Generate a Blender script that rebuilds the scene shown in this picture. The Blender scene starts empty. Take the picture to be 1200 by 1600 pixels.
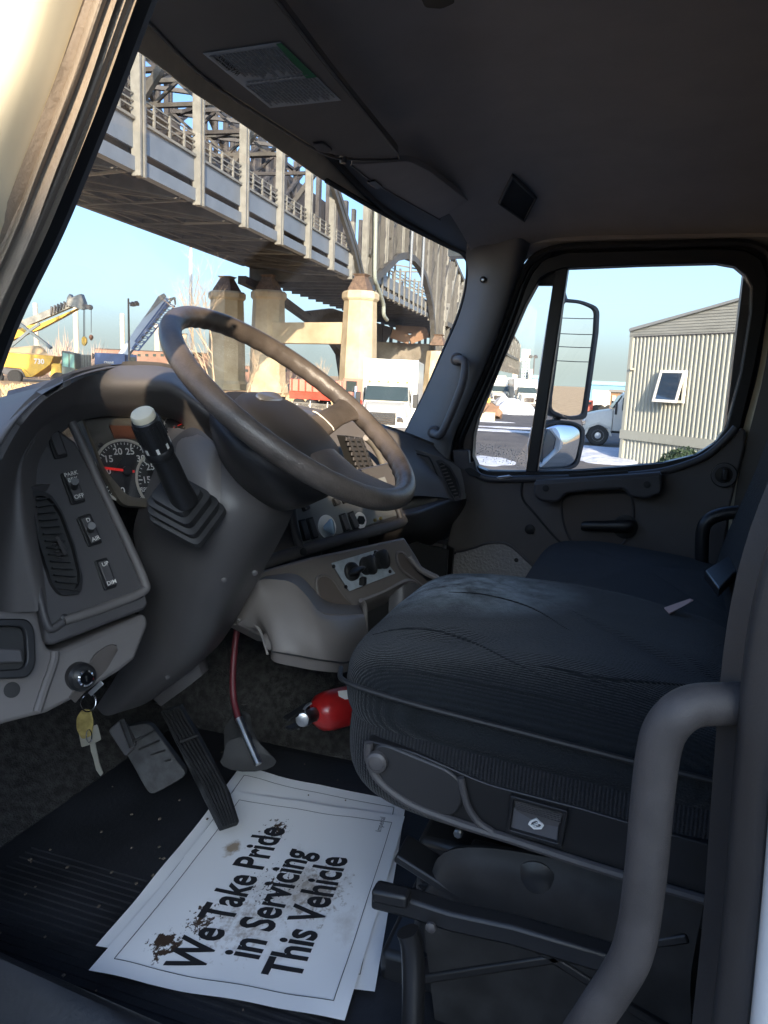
import bpy, bmesh, math, random
from mathutils import Vector as V, Matrix, noise
random.seed(7)
R = math.radians
C = bpy.context.scene.collection
SC = bpy.context.scene
H = 2.80                                   # eye height over the ground, metres
# ------------------------------------------------ camera
HEAD, PITCH, ROLL, FPX = R(71.5), R(9.9), R(2.5), 1200.0
_F0 = V((math.sin(HEAD), math.cos(HEAD), 0)); _R0 = V((math.cos(HEAD), -math.sin(HEAD), 0)); _U0 = V((0, 0, 1))
cF = _F0 * math.cos(PITCH) - _U0 * math.sin(PITCH); _U1 = _U0 * math.cos(PITCH) + _F0 * math.sin(PITCH)
cR = _R0 * math.cos(ROLL) + _U1 * math.sin(ROLL); cU = _U1 * math.cos(ROLL) - _R0 * math.sin(ROLL)
cam = bpy.data.cameras.new('camera'); camo = bpy.data.objects.new('camera', cam); C.objects.link(camo)
camo.matrix_world = Matrix(((cR.x, cU.x, -cF.x, 0), (cR.y, cU.y, -cF.y, 0), (cR.z, cU.z, -cF.z, H), (0, 0, 0, 1)))
cam.sensor_fit = 'VERTICAL'; cam.sensor_height = 24; cam.lens = 18; cam.clip_start = .02; cam.clip_end = 6000
SC.camera = camo
# ------------------------------------------------ light
SUN_AZ, SUN_EL = R(243.5), R(17)
world = bpy.data.worlds.new('World'); SC.world = world; world.use_nodes = True
nt = world.node_tree
sky = nt.nodes.new('ShaderNodeTexSky'); sky.sky_type = 'NISHITA'; sky.sun_disc = False
sky.sun_elevation = SUN_EL; sky.sun_rotation = SUN_AZ; sky.air_density = 1.0; sky.dust_density = 5; sky.ozone_density = 2.5
tint = nt.nodes.new('ShaderNodeVectorMath'); tint.operation = 'MULTIPLY'; tint.inputs[1].default_value = (.62, .80, 1.06)   # the phone's cool white balance
nt.links.new(sky.outputs[0], tint.inputs[0])
# pale ground haze, the same all round the horizon
def _math(op, a, b=None):
    n_ = nt.nodes.new('ShaderNodeMath'); n_.operation = op
    nt.links.new(a, n_.inputs[0])
    if b is not None: n_.inputs[1].default_value = b
    return n_.outputs[0]
_tc = nt.nodes.new('ShaderNodeTexCoord'); _sp = nt.nodes.new('ShaderNodeSeparateXYZ'); nt.links.new(_tc.outputs['Generated'], _sp.inputs[0])
_ex = _math('EXPONENT', _math('MULTIPLY', _math('ABSOLUTE', _sp.outputs['Z']), -6.5))
_hz = nt.nodes.new('ShaderNodeVectorMath'); _hz.operation = 'SCALE'; _hz.inputs[0].default_value = (1.35, 1.60, 1.50); nt.links.new(_ex, _hz.inputs['Scale'])
_ad = nt.nodes.new('ShaderNodeVectorMath'); nt.links.new(tint.outputs[0], _ad.inputs[0]); nt.links.new(_hz.outputs[0], _ad.inputs[1])
nt.links.new(_ad.outputs[0], nt.nodes['Background'].inputs[0]); nt.nodes['Background'].inputs[1].default_value = .125
sl = bpy.data.lights.new('sun', 'SUN'); sl.energy = 2.9; sl.angle = R(.5); sl.color = (1, .82, .60)
so = bpy.data.objects.new('sun', sl); C.objects.link(so)
to_sun = V((math.sin(SUN_AZ) * math.cos(SUN_EL), math.cos(SUN_AZ) * math.cos(SUN_EL), math.sin(SUN_EL)))
so.rotation_euler = to_sun.to_track_quat('Z', 'Y').to_euler()
SC.view_settings.view_transform = 'Standard'; SC.view_settings.look = 'None'
SC.view_settings.exposure = 1.85; SC.view_settings.gamma = 1; SC.view_settings.use_curve_mapping = False
SC.cycles.max_bounces = 8; SC.cycles.diffuse_bounces = 6; SC.cycles.glossy_bounces = 3; SC.cycles.transparent_max_bounces = 12
SC.cycles.use_denoising = True; SC.cycles.caustics_reflective = False; SC.cycles.sample_clamp_indirect = 6

# ------------------------------------------------ survey: sight lines to places measured in the cab
E0 = V((0, 0, H))
def ray(px, py): return cF + cR * ((px - 600) / FPX) - cU * ((py - 800) / FPX)
def X(px, py, x): d = ray(px, py); return E0 + d * (x / d.x)
def Y(px, py, y): d = ray(px, py); return E0 + d * (y / d.y)
def Z(px, py, z): d = ray(px, py); return E0 + d * (z / d.z)
def D(px, py, t): return E0 + ray(px, py) * t
def P(px, py, pt, n): d = ray(px, py); return E0 + d * ((pt - E0).dot(n) / d.dot(n))
def G(px, py, fun, a=.25, b=4.):
    d = ray(px, py); fa = fun(E0 + d * a); n = 160
    for i in range(1, n + 1):
        t = a + (b - a) * i / n; fb = fun(E0 + d * t)
        if fa * fb <= 0:
            lo, hi = t - (b - a) / n, t
            for _ in range(30):
                m = (lo + hi) / 2
                if fun(E0 + d * m) * fa > 0: lo = m
                else: hi = m
            return E0 + d * lo
        fa = fb
    return E0 + d * b
# ------------------------------------------------ curves
def cr(pts, n, closed=False):
    """Catmull-Rom through pts, n samples"""
    pts = [V(p) for p in pts]; m = len(pts); out = []
    for i in range(n):
        u = i * (m if closed else m - 1) / (n if closed else n - 1)
        k = min(int(u), m - (1 if closed else 2)); f = u - k
        g = (lambda j: pts[j % m]) if closed else (lambda j: pts[j] if 0 <= j < m else (pts[0] * 2 - pts[1] if j < 0 else pts[-1] * 2 - pts[-2]))
        a, b, c, d = g(k - 1), g(k), g(k + 1), g(k + 2)
        out.append(((b * 2) + (c - a) * f + (a * 2 - b * 5 + c * 4 - d) * f * f + (b * 3 - a - c * 3 + d) * f ** 3) * .5)
    return out
def rnd(pts, r, seg=4):
    """polygon with filleted corners; r number or list"""
    out = []; m = len(pts)
    for i, p in enumerate(pts):
        p = V(p); a = V(pts[i - 1]); b = V(pts[(i + 1) % m]); rr = r[i] if isinstance(r, (list, tuple)) else r
        da = (a - p); db = (b - p); ra = min(rr, da.length * .48); rb = min(rr, db.length * .48)
        if rr < 1e-6 or da.length < 1e-9 or db.length < 1e-9: out += [p] * 1; continue
        A = p + da.normalized() * ra; B = p + db.normalized() * rb
        for k in range(seg + 1):
            t = k / seg; out.append(A * (1 - t) ** 2 + p * 2 * t * (1 - t) + B * t * t)
    return out
def on(pts, f): return [f(p[0], p[1]) for p in pts]
# ------------------------------------------------ mesh builder
class MB:
    def __init__(s): s.v = []; s.f = []
    def add(s, vs, fs):
        o = len(s.v); s.v += [V(v) for v in vs]; s.f += [tuple(i + o for i in f) for f in fs]; return s
    def prism(s, poly, vec):
        n = len(poly); vec = V(vec)
        return s.add([V(p) for p in poly] + [V(p) + vec for p in poly],
                     [tuple(range(n)), tuple(range(2 * n - 1, n - 1, -1))] + [(i, i + n, (i + 1) % n + n, (i + 1) % n) for i in range(n)])
    def ring(s, outer, inner, vec):
        n = len(outer); vec = V(vec); vs = list(outer) + list(inner) + [p + vec for p in outer] + [p + vec for p in inner]; fs = []
        for i in range(n):
            j = (i + 1) % n
            fs += [(i, j, n + j, n + i), (2 * n + i, 3 * n + i, 3 * n + j, 2 * n + j), (i, 2 * n + i, 2 * n + j, j), (n + i, n + j, 3 * n + j, 3 * n + i)]
        return s.add(vs, fs)
    def box(s, c, size, rot=None):
        c = V(c); hx, hy, hz = [a / 2 for a in size]
        vs = [V((x, y, z)) for x in (-hx, hx) for y in (-hy, hy) for z in (-hz, hz)]
        if rot: vs = [rot @ v for v in vs]
        return s.add([c + v for v in vs], [(0, 1, 3, 2), (4, 6, 7, 5), (0, 4, 5, 1), (2, 3, 7, 6), (0, 2, 6, 4), (1, 5, 7, 3)])
    def bar(s, a, b, w, h=None, up=(0, 0, 1)):
        a = V(a); b = V(b); d = (b - a); L = d.length
        if L < 1e-6: return s
        z = d / L; x = V(up).cross(z)
        if x.length < 1e-4: x = V((1, 0, 0)).cross(z)
        x.normalize(); y = z.cross(x); h = h or w
        rot = Matrix((x, y, z)).transposed()
        return s.box((a + b) / 2, (w, h, L), rot)
    def tube(s, path, r, n=10, closed=False, caps=True):
        path = [V(p) for p in path]; m = len(path); rs = r if isinstance(r, (list, tuple)) else [r] * m
        T = [((path[(i + 1) % m] if closed or i < m - 1 else path[i]) - (path[i - 1] if closed or i > 0 else path[i])).normalized() for i in range(m)]
        u = T[0].orthogonal().normalized(); vs = []
        for i in range(m):
            if i: u = T[i - 1].rotation_difference(T[i]) @ u
            u = (u - T[i] * u.dot(T[i])).normalized(); w = T[i].cross(u)
            for k in range(n):
                a = 2 * math.pi * k / n; vs.append(path[i] + (u * math.cos(a) + w * math.sin(a)) * rs[i])
        fs = []
        for i in range(m if closed else m - 1):
            j = (i + 1) % m; off = 0
            if closed and j == 0:   # match the seam
                best = min(range(n), key=lambda q: (vs[i * n] - vs[q]).length); off = best
            for k in range(n): fs.append((i * n + k, i * n + (k + 1) % n, j * n + (k + 1 + off) % n, j * n + (k + off) % n))
        if caps and not closed: fs += [tuple(range(n - 1, -1, -1)), tuple((m - 1) * n + k for k in range(n))]
        return s.add(vs, fs)
    def lathe(s, base, axis, prof, n=24, sx=1.0, ref=None):
        """prof: list of (radius, height along axis)"""
        axis = V(axis).normalized(); u = (V(ref) - axis * V(ref).dot(axis)).normalized() if ref else axis.orthogonal().normalized(); w = axis.cross(u); vs = []
        for r_, h in prof:
            for k in range(n):
                a = 2 * math.pi * k / n; vs.append(V(base) + axis * h + (u * math.cos(a) * sx + w * math.sin(a)) * r_)
        m = len(prof); fs = [(i * n + k, i * n + (k + 1) % n, (i + 1) * n + (k + 1) % n, (i + 1) * n + k) for i in range(m - 1) for k in range(n)]
        fs += [tuple(range(n - 1, -1, -1)), tuple((m - 1) * n + k for k in range(n))]
        return s.add(vs, fs)
    def loft(s, rings, caps=True, closed=True):
        n = len(rings[0]); m = len(rings); vs = [p for r_ in rings for p in r_]
        fs = [(i * n + k, i * n + (k + 1) % n, (i + 1) * n + (k + 1) % n, (i + 1) * n + k) for i in range(m - 1) for k in range(n if closed else n - 1)]
        if caps: fs += [tuple(range(n - 1, -1, -1)), tuple((m - 1) * n + k for k in range(n))]
        return s.add(vs, fs)
    def sheet(s, rows, nu=24, nv=24, thick=.004, away=None, disp=None):
        """smooth surface through a grid of points, with real thickness on the far side"""
        a = [cr(r_, nu) for r_ in rows]; cols = [cr([a[i][k] for i in range(len(a))], nv) for k in range(nu)]
        g = [[cols[k][i] for k in range(nu)] for i in range(nv)]
        if disp: g = [[disp(p, k / (nu - 1), i / (nv - 1)) for k, p in enumerate(r_)] for i, r_ in enumerate(g)]
        N = []
        for i in range(nv):
            for k in range(nu):
                du = g[i][min(k + 1, nu - 1)] - g[i][max(k - 1, 0)]; dv = g[min(i + 1, nv - 1)][k] - g[max(i - 1, 0)][k]
                n_ = du.cross(dv)
                if n_.length < 1e-12: n_ = V((0, 0, 1))
                n_.normalize(); ref = (g[i][k] - (E0 if away is None else V(away)))
                N.append(n_ if n_.dot(ref) > 0 else -n_)
        F = [g[i][k] for i in range(nv) for k in range(nu)]; B = [p + N[j] * thick for j, p in enumerate(F)]; o = len(F); fs = []
        for i in range(nv - 1):
            for k in range(nu - 1):
                q = (i * nu + k, i * nu + k + 1, (i + 1) * nu + k + 1, (i + 1) * nu + k); fs += [q, tuple(o + j for j in reversed(q))]
        edge = [k for k in range(nu)] + [i * nu + nu - 1 for i in range(1, nv)] + [(nv - 1) * nu + k for k in range(nu - 2, -1, -1)] + [i * nu for i in range(nv - 2, 0, -1)]
        for i, e in enumerate(edge):
            e2 = edge[(i + 1) % len(edge)]; fs.append((e, e + o, e2 + o, e2))
        return s.add(F + B, fs)
    def build(s, name, mat, parent=None, bevel=0, angle=38, flat=False, segs=2):
        off = parent.matrix_world.translation if parent and parent.type == 'EMPTY' else V((0, 0, 0))
        if parent and parent.type != 'EMPTY': off = V(parent.get('_o', (0, 0, 0)))
        m = bpy.data.meshes.new(name); m.from_pydata([tuple(v - off) for v in s.v], [], s.f); m.validate()
        bm = bmesh.new(); bm.from_mesh(m); bmesh.ops.recalc_face_normals(bm, faces=bm.faces); bm.to_mesh(m); bm.free()
        if not flat: m.shade_smooth(); m.set_sharp_from_angle(angle=R(angle))
        for mm in (mat if isinstance(mat, (list, tuple)) else [mat]): m.materials.append(mm)
        o = bpy.data.objects.new(name, m); C.objects.link(o)
        if parent: o.parent = parent
        o['_o'] = tuple(off)
        if bevel:
            b = o.modifiers.new('edge', 'BEVEL'); b.width = bevel; b.segments = segs; b.limit_method = 'ANGLE'; b.angle_limit = R(40); b.harden_normals = False
        return o
ALL_THINGS = []
def tag(o, label, cat, group=None):
    o['label'] = label; o['category'] = cat
    if group: o['group'] = group
    return o
def thing(name, loc, label, cat, group=None):
    o = bpy.data.objects.new(name, None); C.objects.link(o); o.location = loc; o.empty_display_size = .1
    o.matrix_world = Matrix.Translation(V(loc)); return tag(o, label, cat, group)
def struct(o): o['kind'] = 'structure'; return o
def stuff(o): o['kind'] = 'stuff'; return o
def text(name, s, mat, parent, origin, xdir, ydir, size, depth=.0004, bold=0, align='CENTER', xs=1.0):
    """real letters: extruded outlines"""
    cu = bpy.data.curves.new(name, 'FONT'); cu.body = s; cu.size = 1; cu.extrude = 0; cu.align_x = align; cu.align_y = 'CENTER'; cu.offset = bold; cu.resolution_u = 3
    t = bpy.data.objects.new(name, cu); C.objects.link(t); bpy.context.view_layer.update()
    me = bpy.data.meshes.new_from_object(t.evaluated_get(bpy.context.evaluated_depsgraph_get())); bpy.data.objects.remove(t)
    x = V(xdir).normalized(); y = V(ydir); y = (y - x * y.dot(x)).normalized(); z = x.cross(y)
    off = V(parent.get('_o', (0, 0, 0))) if parent and parent.type != 'EMPTY' else (parent.matrix_world.translation if parent else V((0, 0, 0)))
    for v in me.vertices: v.co = V(origin) + x * v.co.x * size * xs + y * v.co.y * size + z * depth - off
    me.materials.clear(); me.materials.append(mat)
    me.name = name; o = bpy.data.objects.new(name, me); C.objects.link(o); o['_o'] = tuple(off)
    if parent: o.parent = parent
    return o
# ------------------------------------------------ materials
def mat(name, col, rough=.5, metal=0, bump=0, bscale=200, var=0, vscale=8, spec=.5, col2=None, coat=0, bdist=.002, emit=None, estr=0, sheen=0, stretch=None):
    m = bpy.data.materials.new(name); m.use_nodes = True; n = m.node_tree; b = n.nodes['Principled BSDF']; L = n.links.new
    b.inputs['Base Color'].default_value = (*col, 1); b.inputs['Roughness'].default_value = rough; b.inputs['Metallic'].default_value = metal
    b.inputs['Specular IOR Level'].default_value = spec; b.inputs['Coat Weight'].default_value = coat
    if sheen: b.inputs['Sheen Weight'].default_value = sheen; b.inputs['Sheen Roughness'].default_value = .5
    if emit: b.inputs['Emission Color'].default_value = (*emit, 1); b.inputs['Emission Strength'].default_value = estr
    tc = n.nodes.new('ShaderNodeTexCoord')
    src = tc.outputs['Object']
    if stretch:
        mp = n.nodes.new('ShaderNodeMapping'); mp.inputs['Scale'].default_value = stretch; L(src, mp.inputs[0]); src = mp.outputs[0]
    if var or col2:
        t = n.nodes.new('ShaderNodeTexNoise'); t.inputs['Scale'].default_value = vscale; t.inputs['Detail'].default_value = 6; t.inputs['Roughness'].default_value = .6; L(src, t.inputs['Vector'])
        r = n.nodes.new('ShaderNodeValToRGB'); L(t.outputs['Fac'], r.inputs[0])
        c2 = col2 or tuple(c * (1 - var) for c in col); c1 = col if col2 else tuple(min(1, c * (1 + var)) for c in col)
        r.color_ramp.elements[0].color = (*c2, 1); r.color_ramp.elements[1].color = (*c1, 1); r.color_ramp.elements[0].position = .38; r.color_ramp.elements[1].position = .62
        L(r.outputs[0], b.inputs['Base Color'])
        mr = n.nodes.new('ShaderNodeMapRange'); mr.inputs[3].default_value = max(0, rough - .08); mr.inputs[4].default_value = min(1, rough + .1); L(t.outputs['Fac'], mr.inputs[0]); L(mr.outputs[0], b.inputs['Roughness'])
    if bump:
        t2 = n.nodes.new('ShaderNodeTexNoise'); t2.inputs['Scale'].default_value = bscale; t2.inputs['Detail'].default_value = 3; L(src, t2.inputs['Vector'])
        bp = n.nodes.new('ShaderNodeBump'); bp.inputs['Strength'].default_value = bump; bp.inputs['Distance'].default_value = bdist; L(t2.outputs['Fac'], bp.inputs['Height']); L(bp.outputs[0], b.inputs['Normal'])
    return m
def glass(name, tint=(1, 1, 1), refl=.06, dust=0.0):
    m = bpy.data.materials.new(name); m.use_nodes = True; n = m.node_tree; n.nodes.clear(); L = n.links.new
    o = n.nodes.new('ShaderNodeOutputMaterial'); t = n.nodes.new('ShaderNodeBsdfTransparent'); t.inputs[0].default_value = (*tint, 1)
    g = n.nodes.new('ShaderNodeBsdfGlossy'); g.inputs['Roughness'].default_value = .0; g.inputs[0].default_value = (1, 1, 1, 1)
    fr = n.nodes.new('ShaderNodeLayerWeight'); pw = n.nodes.new('ShaderNodeMath'); pw.operation = 'POWER'; pw.inputs[1].default_value = 5; L(fr.outputs['Facing'], pw.inputs[0])
    ma = n.nodes.new('ShaderNodeMath'); ma.operation = 'MULTIPLY_ADD'; ma.inputs[1].default_value = .7; ma.inputs[2].default_value = refl * .5; L(pw.outputs[0], ma.inputs[0])
    mx = n.nodes.new('ShaderNodeMixShader'); L(ma.outputs[0], mx.inputs[0]); L(t.outputs[0], mx.inputs[1]); L(g.outputs[0], mx.inputs[2]); out = mx
    if dust:
        df = n.nodes.new('ShaderNodeBsdfDiffuse'); df.inputs[0].default_value = (.75, .72, .66, 1)
        ns = n.nodes.new('ShaderNodeTexNoise'); ns.inputs['Scale'].default_value = 9; ns.inputs['Detail'].default_value = 8; tc = n.nodes.new('ShaderNodeTexCoord'); L(tc.outputs['Object'], ns.inputs[0])
        mr = n.nodes.new('ShaderNodeMapRange'); mr.inputs[1].default_value = .35; mr.inputs[2].default_value = .75; mr.inputs[3].default_value = dust * .3; mr.inputs[4].default_value = dust; L(ns.outputs['Fac'], mr.inputs[0])
        m2 = n.nodes.new('ShaderNodeMixShader'); L(mr.outputs[0], m2.inputs[0]); L(mx.outputs[0], m2.inputs[1]); L(df.outputs[0], m2.inputs[2]); out = m2
    L(out.outputs[0], o.inputs[0]); return m
M = {}
M['taupe'] = mat('taupe_trim_plastic', (.145, .134, .130), .5, bump=.25, bscale=900, var=.05, bdist=.0006)
M['dark'] = mat('charcoal_trim_plastic', (.075, .071, .073), .42, bump=.25, bscale=900, var=.06, bdist=.0006)
M['black'] = mat('black_plastic', (.016, .016, .017), .38, bump=.15, bscale=700, bdist=.0005)
M['rubber'] = mat('black_rubber', (.02, .02, .021), .55, var=.3, vscale=25)
M['wheel'] = mat('worn_wheel_leather', (.088, .073, .064), .36, bump=.5, bscale=420, var=.28, vscale=14, bdist=.0012)
M['hub'] = mat('soft_black_pad', (.030, .027, .026), .45, bump=.4, bscale=600, bdist=.0008, var=.12)
M['cream'] = mat('white_cab_paint', (.74, .66, .48), .3, coat=.4, var=.02)
M['white'] = mat('white_paint', (.8, .8, .78), .35, var=.03)
M['seal'] = mat('dusty_door_seal', (.25, .205, .16), .55, var=.07, vscale=30, bump=.3, bscale=300)
M['head'] = mat('headliner_vinyl', (.46, .43, .42), .62, bump=.3, bscale=1200, bdist=.0005, var=.05)
M['tanstrip'] = mat('tan_glass_border', (.80, .72, .58), .6, var=.1, vscale=12)
M['carpet'] = mat('grey_carpet', (.05, .048, .046), .95, bump=1, bscale=260, var=.35, vscale=60, bdist=.004, spec=.1)
M['mat'] = mat('rubber_floor_mat', (.017, .018, .021), .5, bump=.3, bscale=160, var=.35, vscale=7)
M['apillar'] = mat('grey_pillar_plastic', (.27, .26, .25), .5, bump=.25, bscale=900, var=.05, bdist=.0006)
M['steel'] = mat('bare_steel', (.5, .5, .5), .3, metal=1, var=.15, vscale=30)
M['chrome'] = mat('chrome', (.75, .75, .76), .08, metal=1)
M['brass'] = mat('brass_key', (.42, .33, .12), .4, metal=.9, var=.2, vscale=90)
M['red'] = mat('red_paint', (.5, .02, .02), .3, coat=.3)
M['redhose'] = mat('red_rubber', (.10, .012, .018), .5)
M['pillar'] = mat('rear_pillar_plastic', (.036, .034, .035), .5, bump=.3, bscale=500, var=.1, vscale=12, bdist=.0006)
M['handle'] = mat('grey_foam_grip', (.055, .050, .050), .6, bump=.25, bscale=800, var=.15, vscale=30)
M['printdk'] = mat('print_black', (.02, .02, .02), .6)
M['printwh'] = mat('print_white', (.75, .73, .68), .5)
M['glass'] = glass('door_glass')
M['wglass'] = glass('windshield_glass', dust=.05)
M['lens'] = glass('cluster_lens', refl=.1)
# ================================================================ CAB SHELL
XP = 2.42                                   # inner face of the passenger side
cab = thing('truck_cab', (1.5, .3, H - .86), 'white truck cab shell around the camera, with dark headliner, pillars and windshield', 'truck')
def ws(p):                                  # windshield surface, leaning back and bowed forward
    return p.y - (.60 + .11 * (1 - ((p.x - 1.52) / .92) ** 2) + (.41 + H - p.z) * .30)
# opening edge of the glass, seen from the eye
glass_px = [(140, 20), (190, 62), (250, 102), (300, 143), (373, 188), (440, 234), (507, 283), (583, 327), (650, 362), (700, 387), (718, 396), (727, 412), (724, 450), (712, 492), (690, 545), (662, 610), (640, 655), (622, 692)]
top = [G(px, py, ws) for px, py in glass_px[:10]]
def wsp(x, z):                              # point on the windshield
    return V((x, .60 + .11 * (1 - ((x - 1.52) / .92) ** 2) + (.41 + H - z) * .30, z))
xs = [.60 + i * (2.44 - .60) / 8 for i in range(9)]
rows = [[wsp(x, H + z) + V((0, .012, 0)) for x in xs] for z in (.52, .3, .05, -.2, -.42)]
MB().sheet(rows, 30, 16, .005).build('windshield_glass', M['wglass'], cab)
# black border and tan dot band along the top of the glass
def headz(x):                               # height of the glass edge for a given x
    for a, b in zip(top, top[1:]):
        if a.x <= x <= b.x: return a.z + (b.z - a.z) * (x - a.x) / (b.x - a.x)
    return top[0].z if x < top[0].x else top[-1].z
g2 = [(100, -60)] + glass_px
off1 = [(150, -25), (215, 42), (270, 78), (330, 122), (400, 175), (465, 222), (530, 268), (600, 312), (665, 352), (712, 382)]
band = MB(); band.sheet([[G(a, b, ws) for a, b in [(120, 5), (190, 62), (250, 104), (300, 143), (373, 190), (440, 236), (507, 283), (560, 314), (604, 339)]],
                         [G(a, b, ws) + V((0, -.002, .0)) for a, b in [(180, -35), (232, 10), (286, 50), (343, 94), (410, 146), (472, 198), (528, 252), (572, 300), (612, 330)]]], 30, 4, .004)
band.build('glass_border', M['tanstrip'], cab)
# header trim: from the glass edge up to the visor line
hd0 = [(150, -85), (224, 16), (278, 54), (336, 100), (404, 152), (467, 203), (520, 256), (588, 322), (652, 361), (700, 387), (735, 402)]
hd1 = [(260, -90), (310, 0), (350, 50), (400, 100), (455, 150), (520, 200), (585, 245), (655, 290), (720, 325), (775, 358), (830, 385)]
a0 = [G(a, b, ws) + V((0, -.006, 0)) for a, b in hd0]
a1 = [p + V((0, -.075, .028)) for p in a0]
a1 = [P(a, b, q, V((0, .3, 1))) for (a, b), q in zip(hd1, a1)]
MB().sheet([a0, [(p + q) / 2 + V((0, -.004, -.006)) for p, q in zip(a0, a1)], a1], 36, 6, .02).build('header_trim', M['dark'], cab)
MB().tube(cr([p + V((0, -.004, .002)) for p in a0], 60), .009, 8).build('header_gasket', M['rubber'], cab)
# headliner
def hz(x, y):
    e = min(1, abs(x - 1.5) / .95); z = .53 - .10 * e ** 4
    z -= .10 * max(0, (y - .25) / .35) ** 1.6 if y > .25 else 0
    return H + z
yy = [-1.25, -.9, -.5, -.2, .05, .2, .32, .42, .50, .55]
rows = []
for y in yy:
    rows.append([V((x, y, hz(x, y))) for x in (.50, .56, .7, .95, 1.25, 1.5, 1.75, 2.05, 2.3, 2.41, 2.47)])
MB().sheet(rows, 44, 40, .02, away=(1.5, 0, H)).build('headliner', M['head'], cab)
# outer roof skin keeps the sun out
MB().sheet([[V((x, y, hz(x, min(y, .5)) + .09)) for x in (.42, .6, 1.0, 1.5, 2.0, 2.4, 2.56)] for y in (-1.3, -.8, -.3, .2, .5, .72)], 20, 16, .03, away=(1.5, 0, H)).build('roof_skin', M['cream'], cab)
# rear wall of the cab
bw = MB(); bw.box((1.5, -1.28, H - .15), (2.12, .05, 1.6)); bw.build('rear_wall', M['dark'], cab)
# ---- driver side front pillar: layered strips round the door opening (visible at the left edge)
XA = .50
def strip(cols, xs_, name, m_, th=.02, n=26):
    """cols: list of columns (lists of pixels down the pillar) ; xs_: x plane for each column"""
    rows = [[X(a, b, x) for a, b in col] for col, x in zip(cols, xs_)]
    return MB().sheet(rows, n, max(4, 3 * len(rows)), th).build(name, m_, cab)
def pil(r0, r133, r266, r366, rlow):        # pillar line given by its x at rows 0,133,266,366
    return [(r0 + (r0 - r133) * 1.1, -140), (r0, 0), (r133, 133), (r266, 266), (r366, 366), (rlow, 500), (rlow - 50, 640)]
cA = pil(-30, -50, -85, -105, -150); cB = pil(60, 22, -25, -52, -105); cC = pil(140, 97, 48, 12, -46)
strip([cA, cB, cC], [.40, .415, .455], 'outer_pillar_skin', M['cream'])
strip([pil(137, 94, 45, 9, -49), pil(150, 106, 56, 19, -40), pil(165, 118, 65, 26, -33), pil(171, 124, 71, 31, -29)], [.462, .447, .452, .475], 'door_seal', M['seal'], .012)
strip([pil(163, 117, 64, 25, -34), pil(173, 127, 74, 33, -27)], [.478, .478], 'seal_groove', M['black'], .01)
strip([pil(172, 125, 73, 32, -28), pil(180, 134, 82, 41, -20), pil(198, 150, 98, 56, -6), pil(207, 160, 108, 66, 3)], [.482, .468, .468, .484], 'door_jamb', M['seal'], .012)
strip([pil(204, 156, 105, 64, 1), pil(216, 166, 113, 71, 7)], [.492, .492], 'inner_seal', M['black'], .012)
strip([pil(208, 160, 108, 66, 3), pil(216, 166, 113, 71, 7), pil(213, 163, 111, 69, 5)], [.50, .52, .545], 'driver_pillar_trim', M['dark'], .012)
# roof rail over the driver's opening (just above the frame, shades the cab)
rr = MB(); rr.box((.50, -.40, H + .47), (.14, 1.5, .10)); rr.build('roof_rail', M['dark'], cab, bevel=.02)
# ---- B pillar at the right edge: grey trim, then white paint
b0 = [(1340, 560), (1262, 700), (1200, 850), (1166, 1000), (1147, 1200), (1128, 1450), (1100, 1700)]
b1 = [(1358, 560), (1280, 700), (1218, 850), (1184, 1000), (1165, 1200), (1146, 1450), (1118, 1700)]
b2 = [(1400, 560), (1330, 700), (1270, 850), (1234, 1000), (1205, 1200), (1183, 1450), (1158, 1700)]
b3 = [(1500, 560), (1450, 700), (1400, 850), (1360, 1000), (1330, 1200), (1310, 1450), (1290, 1700)]
MB().sheet([[X(a, b, .56) for a, b in b0], [X(a, b, .50) for a, b in b0], [X(a, b, .485) for a, b in b1], [X(a, b, .478) for a, b in b2], [X(a + 3, b, .50) for a, b in b2]], 26, 16, .012).build('rear_pillar_trim', M['pillar'], cab)
MB().sheet([[X(a + 2, b, .482) for a, b in b2], [X(a + 20, b, .462) for a, b in b2], [X(a, b, .44) for a, b in b3]], 26, 10, .02).build('rear_pillar_skin', M['white'], cab)
MB().box((.52, -.70, H - .15), (.06, 1.12, 1.5)).build('side_wall', M['dark'], cab)
# ---- passenger side wall skin: everything of the side that is not the door
def xp(a, b, x=XP): return X(a, b, x)
MB().box((XP + .09, -.72, H - .15), (.06, 1.0, 1.5)).build('side_wall', M['dark'], cab)
pt = MB()
pt.sheet([[X(a, b, x) for (a, b), x in zip(((740, 372), (728, 395), (731, 425), (727, 460), (715, 500), (692, 552), (662, 618), (638, 665), (620, 712)), [2.30, 2.36] + [2.40] * 7)],
          [X(a, b, 2.37) for a, b in ((775, 372), (768, 396), (765, 430), (755, 470), (740, 515), (717, 570), (692, 635), (670, 680), (655, 720))],
          [X(a, b, 2.38) for a, b in ((810, 372), (806, 396), (800, 430), (786, 475), (768, 525), (745, 580), (720, 640), (704, 680), (695, 735))],
          [X(a, b, 2.43) for a, b in ((830, 374), (822, 402), (812, 436), (797, 482), (778, 532), (755, 588), (728, 648), (711, 688), (704, 738))]], 30, 18, .02)
pt.build('passenger_pillar_trim', M['apillar'], cab)
# black gasket beside the glass, and along the header on the passenger half
gk = [G(a, b, ws) + V((-.002, -.006, 0)) for a, b in [(507, 283), (583, 327), (650, 362), (700, 387), (716, 394), (724, 402), (728, 414), (725, 452), (713, 494), (691, 547), (663, 612), (641, 657), (620, 700)]]
MB().tube(cr(gk, 60), .006, 8).build('windshield_gasket', M['rubber'], cab)
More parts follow.
